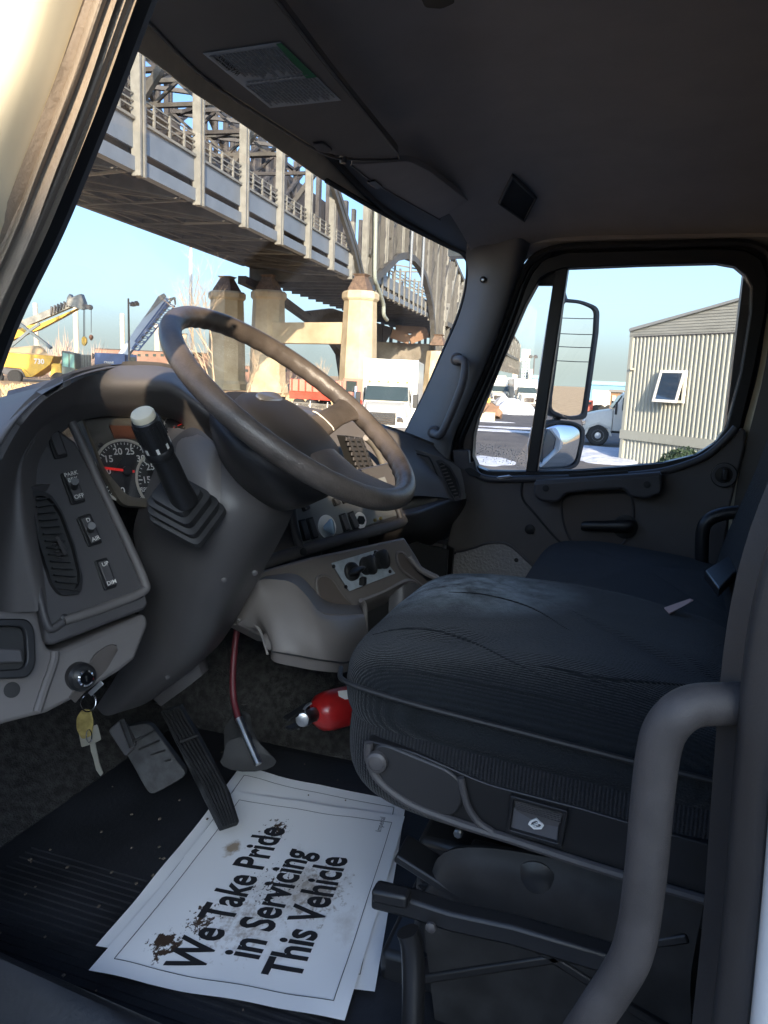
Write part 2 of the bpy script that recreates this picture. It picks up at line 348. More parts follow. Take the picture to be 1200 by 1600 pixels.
# seals between pillar and passenger door
for nm, dx, xx, rr_, mm in (('body_seal', 0, 2.42, .010, 'rubber'), ('body_seal', 9, 2.43, .012, 'black'), ('body_seal', 17, 2.44, .009, 'rubber')):
    MB().tube(cr([X(a + dx, b, xx) for a, b in ((850, 396), (828, 412), (812, 440), (797, 482), (778, 532), (755, 588), (728, 648), (711, 690), (703, 740), (700, 800))], 50), rr_, 8).build(nm, M[mm], cab)
MB().sheet([[X(a, b, 2.475) for a, b in ((740, 600), (722, 650), (708, 700), (704, 760))], [X(a, b, 2.475) for a, b in ((757, 600), (735, 650), (723, 700), (718, 760))]], 10, 4, .01).build('painted_jamb', M['cream'], cab)
# far jamb behind the passenger door (pale painted strip) and dark pillar beyond
MB().sheet([[X(a, b, 2.46) for a, b in ((1200, 380), (1204, 440), (1197, 500), (1185, 580), (1163, 662), (1150, 720), (1141, 780), (1136, 850), (1124, 900))],
            [X(a, b, 2.45) for a, b in ((1215, 380), (1218, 440), (1209, 500), (1197, 580), (1178, 662), (1164, 720), (1151, 780), (1143, 850), (1131, 900))]], 26, 5, .01).build('painted_jamb', M['cream'], cab)
MB().sheet([[X(a, b, 2.43) for a, b in ((1212, 380), (1214, 440), (1206, 500), (1194, 580), (1174, 662), (1158, 720), (1148, 780), (1140, 850), (1124, 960))],
            [X(a, b, 2.40) for a, b in ((1330, 380), (1330, 440), (1330, 500), (1330, 580), (1330, 662), (1330, 720), (1330, 780), (1330, 850), (1330, 960))]], 26, 8, .02).build('passenger_rear_trim', M['dark'], cab)
# black door-frame seal on the body over the passenger door
MB().tube(cr([X(a, b, 2.42) for a, b in ((812, 442), (826, 412), (846, 396), (880, 386), (950, 383), (1060, 381), (1150, 379), (1190, 388), (1206, 410), (1208, 470))], 60), .011, 8).build('body_seal', M['rubber'], cab)
MB().sheet([[X(a, b, 2.455) for a, b in ((806, 446), (822, 414), (842, 394), (880, 384), (950, 380), (1060, 378), (1150, 376), (1196, 384), (1215, 410), (1214, 490))],
            [X(a, b, 2.455) for a, b in ((880, 446), (880, 420), (880, 412), (900, 404), (950, 402), (1060, 401), (1130, 400), (1160, 402), (1180, 425), (1185, 490))]], 40, 5, .02).build('body_side', M['black'], cab)
# floor, firewall, tunnel, sill
FL = H - .83
flo = MB(); flo.box((1.49, .02, FL - .02), (1.96, 2.2, .04)); flo.build('cab_floor', M['mat'], cab)
toe = MB(); toe.sheet([[V((x, .98, FL + .001)) for x in (.56, 1.2, 1.8, 2.45)], [V((x, 1.14, FL + .10)) for x in (.56, 1.2, 1.8, 2.45)], [V((x, 1.20, FL + .35)) for x in (.56, 1.2, 1.8, 2.45)], [V((x, 1.2, FL + .75)) for x in (.56, 1.2, 1.8, 2.45)]], 12, 16, .02)
toe.build('firewall_carpet', M['carpet'], cab)
# engine tunnel in the middle of the floor
tn = MB(); tn.loft([[V((x, y, z)) for x, z in ((1.47, FL), (1.50, FL + .10), (1.56, FL + .17), (1.68, FL + .21), (1.95, FL + .21), (2.06, FL + .15), (2.10, FL))] for y in (.50, .62, .9, 1.21)], closed=True)
for v in tn.v:
    if v.y < .55: v.z = FL + (v.z - FL) * .25
tn.build('engine_tunnel', M['carpet'], cab)
MB().box((.55, .25, FL - .02), (.10, 1.1, .05)).build('door_sill', M['steel'], cab, bevel=.01)
MB().box((2.47, -.1, FL + .1), (.05, 2.3, .4)).build('passenger_sill', M['dark'], cab, bevel=.01)
MB().box((2.50, .95, H - .62), (.05, .5, .62)).build('cowl_side', M['dark'], cab)
MB().box((.46, .90, H - .62), (.06, .4, .7)).build('cowl_side', M['dark'], cab)
# little screw cap and threaded boss on the passenger pillar
MB().lathe(X(755, 437, 2.37), (-1, 0, 0), [(.010, -.004), (.010, .003), (.007, .004)], 16).build('screw_recess', M['black'], cab)
MB().lathe(X(755.5, 437.5, 2.367), (-1, 0, 0), [(.005, 0), (.005, .005), (.003, .007)], 12).build('screw', M['chrome'], cab)
# exterior the mirror can see: cargo box behind the cab, hood in front
MB().box((1.5, -3.3, H + .55), (2.5, 3.6, 2.4)).build('cargo_box', M['white'], cab, bevel=.03)
MB().box((2.56, -.45, H - .82), (.08, 2.3, .84)).build('cab_side_skin', M['white'], cab, bevel=.03)
hood = MB(); hood.sheet([[V((x, y, H - .40 - (y - 1.2) * .25 - .12 * abs((x - 1.5) / .9) ** 3)) for x in (.6, 1.0, 1.5, 2.0, 2.4)] for y in (1.25, 1.7, 2.2, 2.6)] + [[V((x, 2.75, H - 1.2)) for x in (.65, 1.0, 1.5, 2.0, 2.35)]], 16, 16, .01); hood.build('hood', M['white'], cab)

MB().sheet([[X(a, b, x) for (a, b), x in zip(((790, 372), (812, 384), (850, 378), (950, 374), (1100, 371), (1230, 370)), (2.38, 2.43, 2.43, 2.43, 2.43, 2.43))], [X(a, b, x) for (a, b), x in zip(((780, 400), (808, 420), (845, 392), (950, 388), (1100, 386), (1230, 386)), (2.42, 2.47, 2.47, 2.47, 2.47, 2.47))]], 24, 4, .02).build('roof_side_trim', M['head'], cab)
MB().box((2.50, -.35, H + .47), (.06, 2.0, .16)).build('roof_rail', M['cream'], cab)
# ================================================================ DASHBOARD
dash = thing('dashboard', (1.45, .85, H - .2), 'taupe and charcoal truck dashboard with gauges, vents and switches under the windshield', 'dashboard')
def yh(p): return p.y - ((.62 + .42 * (p.x - .62)) if p.x < 1.05 else .80 + .16 * (p.x - 1.05))
GP = D(193, 738, 1.2); GN = V((-.42, -.84, .35)).normalized()
gx = V((0, 0, 1)).cross(GN).normalized(); gy = GN.cross(gx).normalized()       # across, up the gauge face
if gx.x < 0: gx = -gx
if gy.z < 0: gy = -gy
def Gp(px, py, off=0.): return P(px, py, GP + GN * off, GN)
# hood over the gauges: crest line, rounded lip, inner wall, down to the lens
oc = [(-110, 965), (-85, 880), (-55, 790), (-20, 715), (20, 655), (68, 612), (130, 587), (195, 577), (258, 580), (292, 598), (330, 618), (385, 634)]
crest = [G(a, b, yh) for a, b in oc]
lipc = [(-4, 955), (0, 880), (12, 800), (24, 730), (50, 680), (88, 643), (140, 610), (200, 597), (262, 598), (300, 620), (340, 650), (395, 680)]
inc = [(64, 955), (50, 880), (38, 790), (38, 720), (66, 672), (104, 645), (150, 634), (205, 630), (262, 632), (292, 645), (320, 668), (380, 700)]
bot = [(80, 950), (70, 880), (62, 800), (62, 730), (84, 690), (116, 662), (155, 652), (208, 650), (258, 652), (286, 664), (300, 690), (330, 720)]
lip = [Gp(a, b, .03 if i == 0 else .055 if i == 1 else .075 if i < 5 else .10) for i, (a, b) in enumerate(lipc)]
inn = [Gp(a, b, .022 if i == 0 else .04 if i == 1 else .055 if i < 5 else .06) for i, (a, b) in enumerate(inc)]
bt = [Gp(a, b, .012) for a, b in bot]
mid = [(p * .62 + q * .38) + V((0, 0, .012)) for p, q in zip(crest, lip)]
back = [p + (V((-.05, .09, -.05)) if i < 5 else V((0, .12, -.03))) for i, p in enumerate(crest)]
MB().sheet([back, crest, mid, lip, inn, bt], 90, 56, .006).build('gauge_hood', M['taupe'], dash, angle=60)
# dash top running to the passenger side and its rolled face
def col(pts): return pts
tp = [(300, 612), (385, 634), (420, 636), (495, 645), (542, 655), (600, 668), (655, 688), (700, 708), (722, 728)]
ty = [.83, .83, .82, .80, .77, .72, .67, .61, .60]
t0 = [Y(a, b, y) for (a, b), y in zip(tp, ty)]
r0 = [p + V((0, .34, .0)) for p in t0]
r1 = [p + V((0, .12, .012)) for p in t0]
r2 = [p + V((0, -.03, -.02)) for p in t0]
f1 = [(330, 700), (400, 690), (440, 700), (510, 700), (560, 715), (610, 722), (660, 732), (705, 750), (730, 762)]
f2 = [(340, 780), (410, 770), (450, 765), (515, 765), (570, 770), (618, 775), (665, 775), (710, 780), (737, 785)]
g1 = [Y(a, b, y - .055) for (a, b), y in zip(f1, ty)]; g2_ = [Y(a, b, y - .075) for (a, b), y in zip(f2, ty)]
MB().sheet([r0, r1, t0, r2, g1, g2_], 50, 36, .008).build('dash_top', M['taupe'], dash, angle=60)
MB().sheet([[V((x, y, H - .17 + .03 * (y - .8))) for x in (.58, 1.0, 1.5, 2.0, 2.45)] for y in (.80, 1.0, 1.2)], 16, 8, .01).build('cowl_top', M['dark'], dash)
# passenger lower bulge
def PY(a, b, y): return Y(a, b, y)
lo = [[(560, 800), (630, 797), (680, 783), (722, 770), (741, 772)], [(570, 812), (635, 808), (685, 792), (727, 775), (744, 776)], [(575, 840), (640, 838), (690, 822), (730, 800), (747, 792)], [(575, 870), (640, 862), (690, 852), (732, 838), (745, 822)], [(575, 885), (640, 878), (690, 868), (726, 852), (738, 838)]]
ly = [[.72, .62, .575, .545, .56], [.71, .60, .555, .525, .55], [.73, .62, .575, .54, .56], [.80, .70, .65, .62, .63], [.92, .85, .80, .76, .76]]
MB().sheet([[Y(a, b, y) for (a, b), y in zip(r_, q)] for r_, q in zip(lo, ly)], 34, 24, .01).build('lower_roll', M['dark'], dash, angle=60)
# airbag / glove panel seam line on the passenger face
def tf(a, b, o=.0):                          # passenger face surface (between g1 and g2)
    d = ray(a, b); best = None
    for t in [2.0 + .01 * i for i in range(80)]:
        p = E0 + d * t
        yv = .72 - .055 + (.60 - .72) * ((p.x - 1.9) / .45) - .02 * min(1, max(0, (H - .2 - p.z) / .1))
        if best is None or abs(p.y - yv) < best[0]: best = (abs(p.y - yv), p)
    return best[1] + V((-.004, -.006 - o, 0))
# ----- switch panel left of the gauges
pan = [(40, 735), (52, 700), (84, 665), (118, 690), (150, 748), (178, 810), (203, 866), (226, 918), (232, 944), (226, 952), (82, 1008), (72, 1002), (56, 920), (44, 840)]
pan3 = [Gp(a, b, .018) for a, b in pan]
MB().prism(pan3, -GN * .02).build('switch_panel', M['dark'], dash, bevel=.004)
rimo = [Gp(a, b, .019) for a, b in [(112, 660), (126, 690), (146, 735), (174, 795), (200, 850), (224, 905), (222, 925), (160, 950), (100, 970)]]
MB().tube(cr(rimo, 50), .007, 12).build('panel_ridge', M['taupe'], dash)
rim2 = [Gp(a, b, .022) for a, b in [(36, 790), (44, 850), (60, 925), (76, 980), (98, 972)]]
MB().tube(cr(rim2, 30), .006, 10).build('panel_ridge', M['dark'], dash)
# lower, paler body under the switch panel
lb = [Gp(a, b, .004) for a, b in [(-60, 860), (20, 880), (50, 905), (62, 950), (75, 1012), (90, 1018), (228, 958), (234, 975), (212, 1030), (190, 1048), (130, 1085), (75, 1114), (20, 1128), (-60, 1150)]]
MB().prism(lb, -GN * .05 + V((0, .05, 0))).build('lower_panel', M['taupe'], dash, bevel=.008, segs=3)
fold = [Gp(a, b, .006) for a, b in [(86, 1018), (84, 1035), (70, 1075), (58, 1112)]]
MB().tube(cr(fold, 16), .006, 8).build('panel_fold', M['taupe'], dash)
# ----- left air vent: dark slot with louvres
vo = rnd([Gp(a, b, .030) for a, b in [(46, 770), (62, 766), (80, 772), (98, 800), (118, 855), (130, 905), (126, 928), (96, 930), (82, 912), (62, 850), (50, 800)]], .008)
ve = MB(); vi = [p + (sum(vo, V()) / len(vo) - p) * .10 for p in vo]; ve.ring(vo, vi, -GN * .012)
vent = ve.build('air_vent', M['black'], dash)
vb = MB(); vb.prism([p - GN * .0100 for p in vi], -GN * .001); vb.build('vent_back', M['printdk'], vent)
for k in range(14):
    t = k / 13; a = Gp(52 + 36 * t + (2 if k else 4), 781 + 138 * t, .0305); b = Gp(80 + 44 * t, 777 + 146 * t, .0305)
    MB().bar(a, b, .0018, .006, up=GN).build('louvre', M['black'], vent)
for k in range(5):
    t = k / 4; MB().box(Gp(84 + 9 * t, 850 + 22 * t, .034), (.006, .004, .0015)).build('vane_tab', M['dark'], vent)
MB().bar(Gp(90, 838, .034), Gp(103, 866, .034), .003, .006).build('vane_slider', M['dark'], vent)
# ----- rocker switches and levers on the switch panel
def local(px, py, o): return Gp(px, py, o)
def switch(px, py, px2, py2, w, name='rocker_switch', lever=None, txt=None, par=dash, f=Gp, nn=GN, o0=.018):
    """plate between two pixel ends (top, bottom)"""
    a = f(px, py, o0 + .001); b = f(px2, py2, o0 + .001); d = (b - a); L = d.length; dd = d / L; s = dd.cross(nn).normalized()
    pl = rnd([a - s * w / 2, a + s * w / 2, b + s * w / 2, b - s * w / 2], .003)
    sw = MB().prism(pl, nn * .004).build(name, M['black'], par, bevel=.001)
    c = (a + b) / 2
    pad = rnd([c - s * w * .34 - dd * L * .42 + nn * .0045, c + s * w * .34 - dd * L * .42 + nn * .0045, c + s * w * .34 + dd * L * .42 + nn * .0075, c - s * w * .34 + dd * L * .42 + nn * .0075], .002)
    MB().prism(pad, nn * .003).build('rocker', M['dark'], sw, bevel=.0012)
    if lever:
        MB().tube([c + nn * .004, c + nn * .02 + s * .004 * lever, c + nn * .042 + s * .012 * lever - dd * .003], [.006, .0045, .0055], 10).build('toggle', M['black'], sw)
    if txt:
        for i, tt in enumerate(txt):
            text('print', tt, M['printwh'], sw, c + dd * L * (-.3 if i == 0 else .32) + nn * .0118, s if s.x > 0 else -s, -dd, .0085, bold=.01)
    return sw
switch(80, 674, 95, 716, .020)
switch(104, 738, 122, 787, .022, 'toggle_switch', lever=1, txt=('PARK\nBRK', 'OFF'))
switch(129, 806, 148, 852, .022, 'toggle_switch', lever=1, txt=('D', 'AIR'))
switch(156, 874, 172, 920, .020, 'dimmer_switch', txt=('UP', 'DIM'))
for a, b in ((100, 966), (218, 929), (113, 650)):
    MB().lathe(Gp(a, b, .019), GN, [(.006, 0), (.006, .003), (.0035, .004)], 14).build('screw', M['black'], dash)
# ----- gauge cluster
clus = MB().prism([Gp(a, b, .0) for a, b in [(112, 628), (300, 640), (318, 720), (280, 790), (205, 785), (170, 776), (150, 735)]], -GN * .01).build('gauge_cluster', mat('gauge_face', (.10, .092, .078), .5), dash)
MB().ring(rnd([Gp(a, b, .004) for a, b in [(116, 640), (296, 648), (320, 730), (292, 800), (186, 792), (150, 730)]], .012), rnd([Gp(a, b, .002) for a, b in [(122, 648), (288, 656), (308, 712), (286, 786), (195, 779), (160, 738)]], .012), GN * .012).build('cluster_bezel', mat('silver_bezel', (.22, .19, .15), .35, metal=.6), clus)
gface = mat('gauge_dial', (.018, .018, .018), .5); gring = mat('gauge_ring', (.62, .58, .50), .35, metal=.3); gneedle = mat('gauge_needle', (.75, .03, .03), .4, emit=(.9, .03, .02), estr=.08)
def gauge(px, py, r, nums, needle, a0, a1, lab=None):
    c = Gp(px, py, .003)
    g = MB().lathe(c, GN, [(r, 0), (r, .002), (r * .97, .0022)], 48).build('gauge', gface, clus)
    arc = []
    for i in range(41):
        a = a0 + (a1 - a0) * i / 40; arc.append(c + (gx * math.cos(a) + gy * math.sin(a)) * r * 1.0 + GN * .003)
    MB().tube(arc, r * .045, 6).build('dial_ring', gring, g)
    tk = MB(); n = (len(nums) - 1) * 5
    for i in range(n + 1):
        a = a0 + (a1 - a0) * i / n; u = gx * math.cos(a) + gy * math.sin(a); L_ = .13 if i % 5 == 0 else .07
        tk.bar(c + u * r * .93 + GN * .0028, c + u * r * (.93 - L_) + GN * .0028, r * (.035 if i % 5 == 0 else .018), .0004, up=GN)
    tk.build('dial_ticks', M['printwh'], g)
    for i, s_ in enumerate(nums):
        a = a0 + (a1 - a0) * i / max(1, len(nums) - 1); u = gx * math.cos(a) + gy * math.sin(a)
        if s_: text('dial_number', s_, M['printwh'], g, c + u * r * .66 + GN * .0026, gx, gy, r * .30, bold=.015)
    u = gx * math.cos(needle) + gy * math.sin(needle)
    MB().bar(c - u * r * .22 + GN * .006, c + u * r * .86 + GN * .006, r * .07, .0015, up=GN).build('needle', gneedle, g)
    MB().lathe(c, GN, [(r * .16, .002), (r * .15, .007), (r * .08, .008)], 18).build('needle_hub', M['black'], g)
    if lab: text('dial_text', lab, M['printwh'], g, c - gy * r * .72 + gx * r * .5 + GN * .0026, gx, gy, r * .19, bold=.01)
    return g
gauge(197, 737, .050, ['0', '5', '10', '15', '20', '25', '30'], R(170), R(248), R(35), 'RPM\nx 100')
gauge(258, 752, .050, ['5', '15', '25', '35', '45', '55', '65'], R(218), R(215), R(-30))
for (a, b, r_, an) in ((272, 668, .019, 20), (276, 686, .018, 150)):
    gauge(a, b, r_, ['', '', ''], R(an), R(200), R(0))
MB().prism(rnd([Gp(a, b, .003) for a, b in [(170, 665), (222, 667), (228, 687), (178, 685)]], .002), GN * .002).build('message_display', mat('amber_display', (.16, .055, .03), .4), clus)
for a, b in ((157, 696), (216, 696), (150, 712)):
    MB().lathe(Gp(a, b, .003), GN, [(.004, 0), (.004, .002), (.0025, .003)], 12).build('lamp_dot', M['black'], clus)
MB().prism(rnd([Gp(a, b, .003) for a, b in [(241, 735), (246, 735), (247, 743), (242, 743)]], .001), GN * .0012).build('warning_lamp', gneedle, clus)
MB().prism([Gp(a, b, .016) for a, b in [(122, 648), (290, 656), (308, 712), (286, 790), (195, 781), (158, 740)]], GN * .0015).build('cluster_lens', M['lens'], clus)
# ----- black handle frame (hood/brake release) and hole at the far left
hf = rnd([Gp(a, b, .012) for a, b in [(-30, 968), (40, 968), (50, 985), (52, 1040), (40, 1060), (-30, 1062)]], .010)
hi = rnd([Gp(a, b, .012) for a, b in [(-24, 980), (30, 980), (36, 992), (38, 1035), (30, 1046), (-24, 1048)]], .008)
fr = MB().ring(hf, hi, GN * .012).build('release_frame', M['black'], dash, bevel=.002)
MB().prism(hi, -GN * .002).build('frame_back', M['printdk'], fr)
MB().prism(rnd([Gp(a, b, .014) for a, b in [(-24, 1012), (30, 1015), (34, 1036), (-24, 1038)]], .004), GN * .010).build('pull_lever', M['dark'], fr, bevel=.003)
MB().lathe(Gp(18, 1078, .003), GN, [(.0105, 0), (.0105, .002), (.008, .0022)], 20).build('blanking_plug', M['printdk'], dash)
# ----- centre switch panel (turned towards the driver)
SN = V((-.36, -.88, .30)).normalized(); SP = V((1.62, .72, H - .21))
_d = ray(545, 820); SP = E0 + _d * 1.70
def Sp(px, py, off=0.): return P(px, py, SP + SN * off, SN)
sx = V((0, 0, 1)).cross(SN).normalized(); sx = sx if sx.x > 0 else -sx; sy = SN.cross(sx); sy = sy if sy.z > 0 else -sy
MB().prism([Sp(a, b, 0) for a, b in [(395, 770), (620, 720), (632, 815), (626, 826), (400, 885)]], -SN * .05).build('centre_panel', M['dark'], dash, bevel=.004)
MB().prism([Sp(a, b, .002) for a, b in [(462, 795), (470, 780), (600, 745), (622, 800), (618, 806), (478, 852), (464, 845)]], SN * .003).build('switch_plate', mat('blue_grey_plate', (.18, .19, .20), .45, bump=.3, bscale=500, bdist=.0005), dash, bevel=.001)
# sill roll under the switches
roll = [(404, 884), (440, 870), (500, 852), (560, 836), (618, 820), (630, 812)]
MB().tube(cr([Sp(a, b, .010) for a, b in roll], 30), .013, 12).build('panel_sill', M['dark'], dash)
MB().tube(cr([Sp(a, b, .012) for a, b in [(455, 780), (458, 810), (464, 840), (470, 858)]], 14), .009, 10).build('panel_edge', M['dark'], dash)
MB().tube(cr([Sp(a, b, .012) for a, b in [(612, 765), (618, 785), (625, 805), (628, 818)]], 14), .007, 10).build('panel_edge', M['dark'], dash)
MB().lathe(Sp(473, 862, .022), SN, [(.008, 0), (.008, .003), (.005, .0035)], 14).build('screw', M['black'], dash)
for (a, b, c_, d_) in ((470, 812, 478, 845), (482, 809, 491, 842), (533, 803, 541, 830), (546, 800, 555, 827), (474, 787, 478, 798), (522, 778, 526, 790), (536, 775, 540, 786)):
    switch(a, b, c_, d_, .020, par=dash, f=Sp, nn=SN, o0=.005)
MB().lathe(Sp(511, 823, .005), SN, [(.026, 0), (.025, .002), (.018, .0025), (.017, .001)], 30).build('dial_disc', M['white'], dash)
kn = MB().tube([Sp(513, 824, .006), Sp(513, 824, .035)], [.007, .006], 12).build('valve_knob', M['black'], dash)
MB().lathe(Sp(513, 824, .035) , (SN * .8 + sx * .9), [(.004, -.01), (.012, 0), (.017, .006), (.017, .010), (.010, .013)], 24).build('knob_cap', mat('blue_knob', (.30, .42, .52), .25), kn)
MB().lathe(Sp(563, 813, .005), SN, [(.019, 0), (.018, .0015), (.008, .0016)], 28).build('socket_ring', M['white'], dash)
MB().lathe(Sp(563, 813, .006), SN, [(.011, 0), (.010, .006), (.006, .006)], 6).build('power_socket', M['black'], dash)
for a in (585, 594): MB().lathe(Sp(a, 813 - (a - 585) * .3, .005), SN, [(.004, 0), (.004, .004), (.002, .005)], 10).build('stud', M['brass'], dash)
# centre vent and trim strip seen through the wheel
cv = MB().prism(rnd([Y(a, b, .665) for a, b in [(538, 680), (566, 684), (588, 738), (560, 745)]], .006), V((0, .02, 0))).build('centre_vent', M['printdk'], dash)
for k in range(8):
    t = k / 7; MB().bar(Y(541 + 20 * t, 686 + 54 * t, .66), Y(566 + 20 * t, 687 + 52 * t, .66), .0035, .008).build('louvre', M['dark'], cv)
for k in range(3):
    t = (k + .5) / 3; MB().bar(Y(541 + 26 * t, 684, .657), Y(561 + 26 * t, 741, .657), .003, .006).build('vane', M['dark'], cv)
MB().tube(cr([Y(a, b, .66) for a, b in [(572, 684), (586, 700), (598, 725), (604, 752)]], 16), .008, 10).build('vent_surround', mat('satin_grey', (.30, .28, .25), .35), dash)
# passenger end vent, built on its own plane
VN = V((-.75, -.62, .2)).normalized(); VPt = X(703, 750, 2.26)
def Vp(px, py, off=0.): return P(px, py, VPt + VN * off, VN)
vo = rnd([Vp(a, b, .004) for a, b in [(681, 719), (688, 718), (702, 728), (714, 750), (720, 775), (718, 783), (710, 783), (700, 765), (690, 740)]], .006)
cc = sum(vo, V()) / len(vo); vi = [p + (cc - p) * .14 for p in vo]
ev = MB().ring(vo, vi, VN * .006).build('end_vent', M['dark'], dash)
MB().prism([p - VN * .0 for p in vi], -VN * .002).build('vent_back', M['printdk'], ev)
for k in range(11):
    t = k / 10; MB().bar(Vp(684 + 27 * t, 724 + 53 * t, .005), Vp(692 + 25 * t, 722 + 54 * t, .005), .0035, .006, up=VN).build('louvre', M['taupe'], ev)
MB().tube(cr([Vp(a, b, .0035) for a, b in [(640, 707), (662, 712), (672, 717), (684, 745), (697, 775), (700, 782), (690, 786), (660, 792), (625, 800)]], 40), .0022, 6).build('panel_seam', M['printdk'], dash)
pf = [[(632, 700), (655, 704), (680, 712), (703, 721), (719, 732)], [(634, 720), (660, 724), (688, 735), (710, 747), (725, 757)], [(630, 750), (660, 752), (690, 758), (712, 767), (727, 774)], [(625, 800), (660, 795), (698, 786), (716, 782), (728, 779)]]
MB().sheet([[Vp(a, b, -.002) if 1 else 0 for a, b in r_] for r_ in pf], 20, 14, .01).build('passenger_face', mat('blue_grey_face', (.14, .135, .13), .42, bump=.25, bscale=900, bdist=.0006), dash)
# ----- lower console with cup pockets (pale tray) : panel face, protruding bins
CN = V((-.40, -.86, .32)).normalized(); CP = E0 + ray(545, 920) * 1.58
def Cp(px, py, off=0.): return P(px, py, CP + CN * off, CN)
tray = mat('tray_plastic', (.155, .138, .128), .48, bump=.25, bscale=900, var=.05, bdist=.0006)
cons = MB().prism([Cp(a, b, 0) for a, b in [(400, 895), (500, 868), (632, 840), (650, 868), (668, 900), (684, 905), (684, 960), (672, 1005), (560, 1010), (420, 1000), (372, 975), (385, 930)]], -CN * .04).build('lower_console', tray, dash, bevel=.004)
# big rounded bin on the left: a loft of sections standing out of the face
def secs(cols):
    return cols
outer = [[(368, 968), (385, 925), (400, 908), (420, 905), (455, 910), (478, 930), (498, 955), (520, 962), (568, 960)],
         [(372, 976), (392, 950), (410, 940), (430, 935), (458, 940), (480, 955), (500, 968), (525, 972), (570, 966)],
         [(376, 977), (398, 968), (413, 970), (432, 975), (460, 985), (485, 992), (510, 996), (540, 996), (573, 985)],
         [(424, 995), (424, 1000), (424, 1010), (434, 1015), (462, 1020), (488, 1026), (515, 1030), (542, 1032), (572, 1018)],
         [(422, 1022), (423, 1025), (424, 1030), (434, 1036), (462, 1042), (488, 1047), (515, 1050), (542, 1050), (566, 1042)]]
offs = [[.0, .03, .05, .06, .085, .10, .11, .11, .085], [.01, .04, .06, .075, .095, .11, .12, .12, .09], [.012, .04, .065, .085, .105, .12, .13, .125, .09], [.03, .05, .075, .09, .11, .12, .13, .12, .085], [.02, .04, .065, .08, .10, .11, .12, .11, .08]]
MB().sheet([[Cp(a, b, o) for (a, b), o in zip(r_, q)] for r_, q in zip(outer, offs)], 44, 30, .008).build('storage_bin', tray, dash, angle=60)
MB().tube(cr([Cp(a, b, o) for (a, b), o in zip([(424, 1018), (462, 1024), (488, 1029), (515, 1033), (542, 1035), (570, 1024)], [.086, .116, .127, .136, .127, .09])], 30), .0015, 6).build('bin_seam', M['printdk'], dash)
MB().sheet([[Cp(a, b, o) for (a, b), o in zip([(400, 908), (455, 910), (498, 955), (568, 960)], [.045, .08, .105, .08])], [Cp(a, b, 0) for a, b in [(415, 900), (465, 898), (510, 938), (560, 945)]]], 30, 5, .004).build('bin_ledge', tray, dash)
# wall closing the bin at the open footwell side
MB().sheet([[Cp(392, 968, .03), Cp(408, 985, .04), (Cp(420, 1022, .05))], [Cp(418, 968, .0), Cp(420, 985, .0), Cp(424, 1022, .0)]], 8, 4, .004).build('bin_wall', tray, dash)
def pocket(pts, dep, nm='cup_pocket'):
    lp = rnd([Cp(a, b, .003) for a, b in pts], .02, 5); c = sum(lp, V()) / len(lp)
    g = MB().prism(lp, CN * .0015).build(nm, mat(nm + '_inside', (.11, .09, .08), .55), dash)
    MB().tube(lp, .0035, 8, closed=True).build('pocket_lip', tray, g)
pocket([(492, 905), (505, 897), (520, 905), (535, 930), (558, 950), (560, 958), (518, 955), (500, 940)], .05)
pocket([(617, 864), (628, 862), (640, 875), (662, 895), (678, 903), (678, 930), (650, 908), (625, 890)], .05)
# open front bay with the dark slot and its rounded cheek
MB().sheet([[Cp(a, b, o) for (a, b), o in zip([(566, 935), (600, 922), (632, 905), (650, 908), (660, 925), (664, 960)], [.07, .065, .06, .06, .05, .03])],
            [Cp(a, b, o) for (a, b), o in zip([(568, 942), (602, 928), (634, 912), (648, 915), (655, 930), (658, 960)], [.068, .062, .058, .055, .045, .03])],
            [Cp(a, b, o) for (a, b), o in zip([(570, 960), (602, 945), (612, 935), (614, 950), (610, 970), (605, 985)], [.0, .0, .0, .0, .0, .0])]], 26, 10, .004).build('bay_surround', tray, dash)
MB().prism([Cp(a, b, .006) for a, b in [(570, 945), (612, 925), (610, 985), (572, 1005)]], CN * .002).build('bay_slot', M['printdk'], dash)
MB().sheet([[Cp(a, b, o) for (a, b), o in zip([(608, 928), (630, 912), (650, 912), (662, 930), (664, 965)], [.03, .055, .06, .05, .03])], [Cp(a, b, o) for (a, b), o in zip([(606, 990), (630, 985), (650, 980), (660, 975), (664, 970)], [.03, .055, .06, .05, .03])]], 16, 6, .004).build('bay_cheek', M['dark'], dash)
MB().tube(cr([Cp(a, b, o) for (a, b), o in zip([(564, 938), (569, 945), (571, 965), (571, 1003)], [.085, .08, .075, .07])], 14), .005, 8).build('bin_edge', tray, dash)
MB().tube(cr([Cp(a, b, o) for (a, b), o in zip([(640, 870), (655, 888), (672, 898), (682, 903), (684, 912), (684, 960)], [.01, .02, .04, .05, .05, .04])], 20), .007, 8).build('tray_edge', tray, dash)
MB().sheet([[Cp(a, b, .05) for a, b in [(682, 905), (686, 930), (684, 965)]], [Cp(a, b, -.02) for a, b in [(690, 905), (692, 930), (690, 965)]]], 6, 4, .004).build('tray_side', M['dark'], dash)
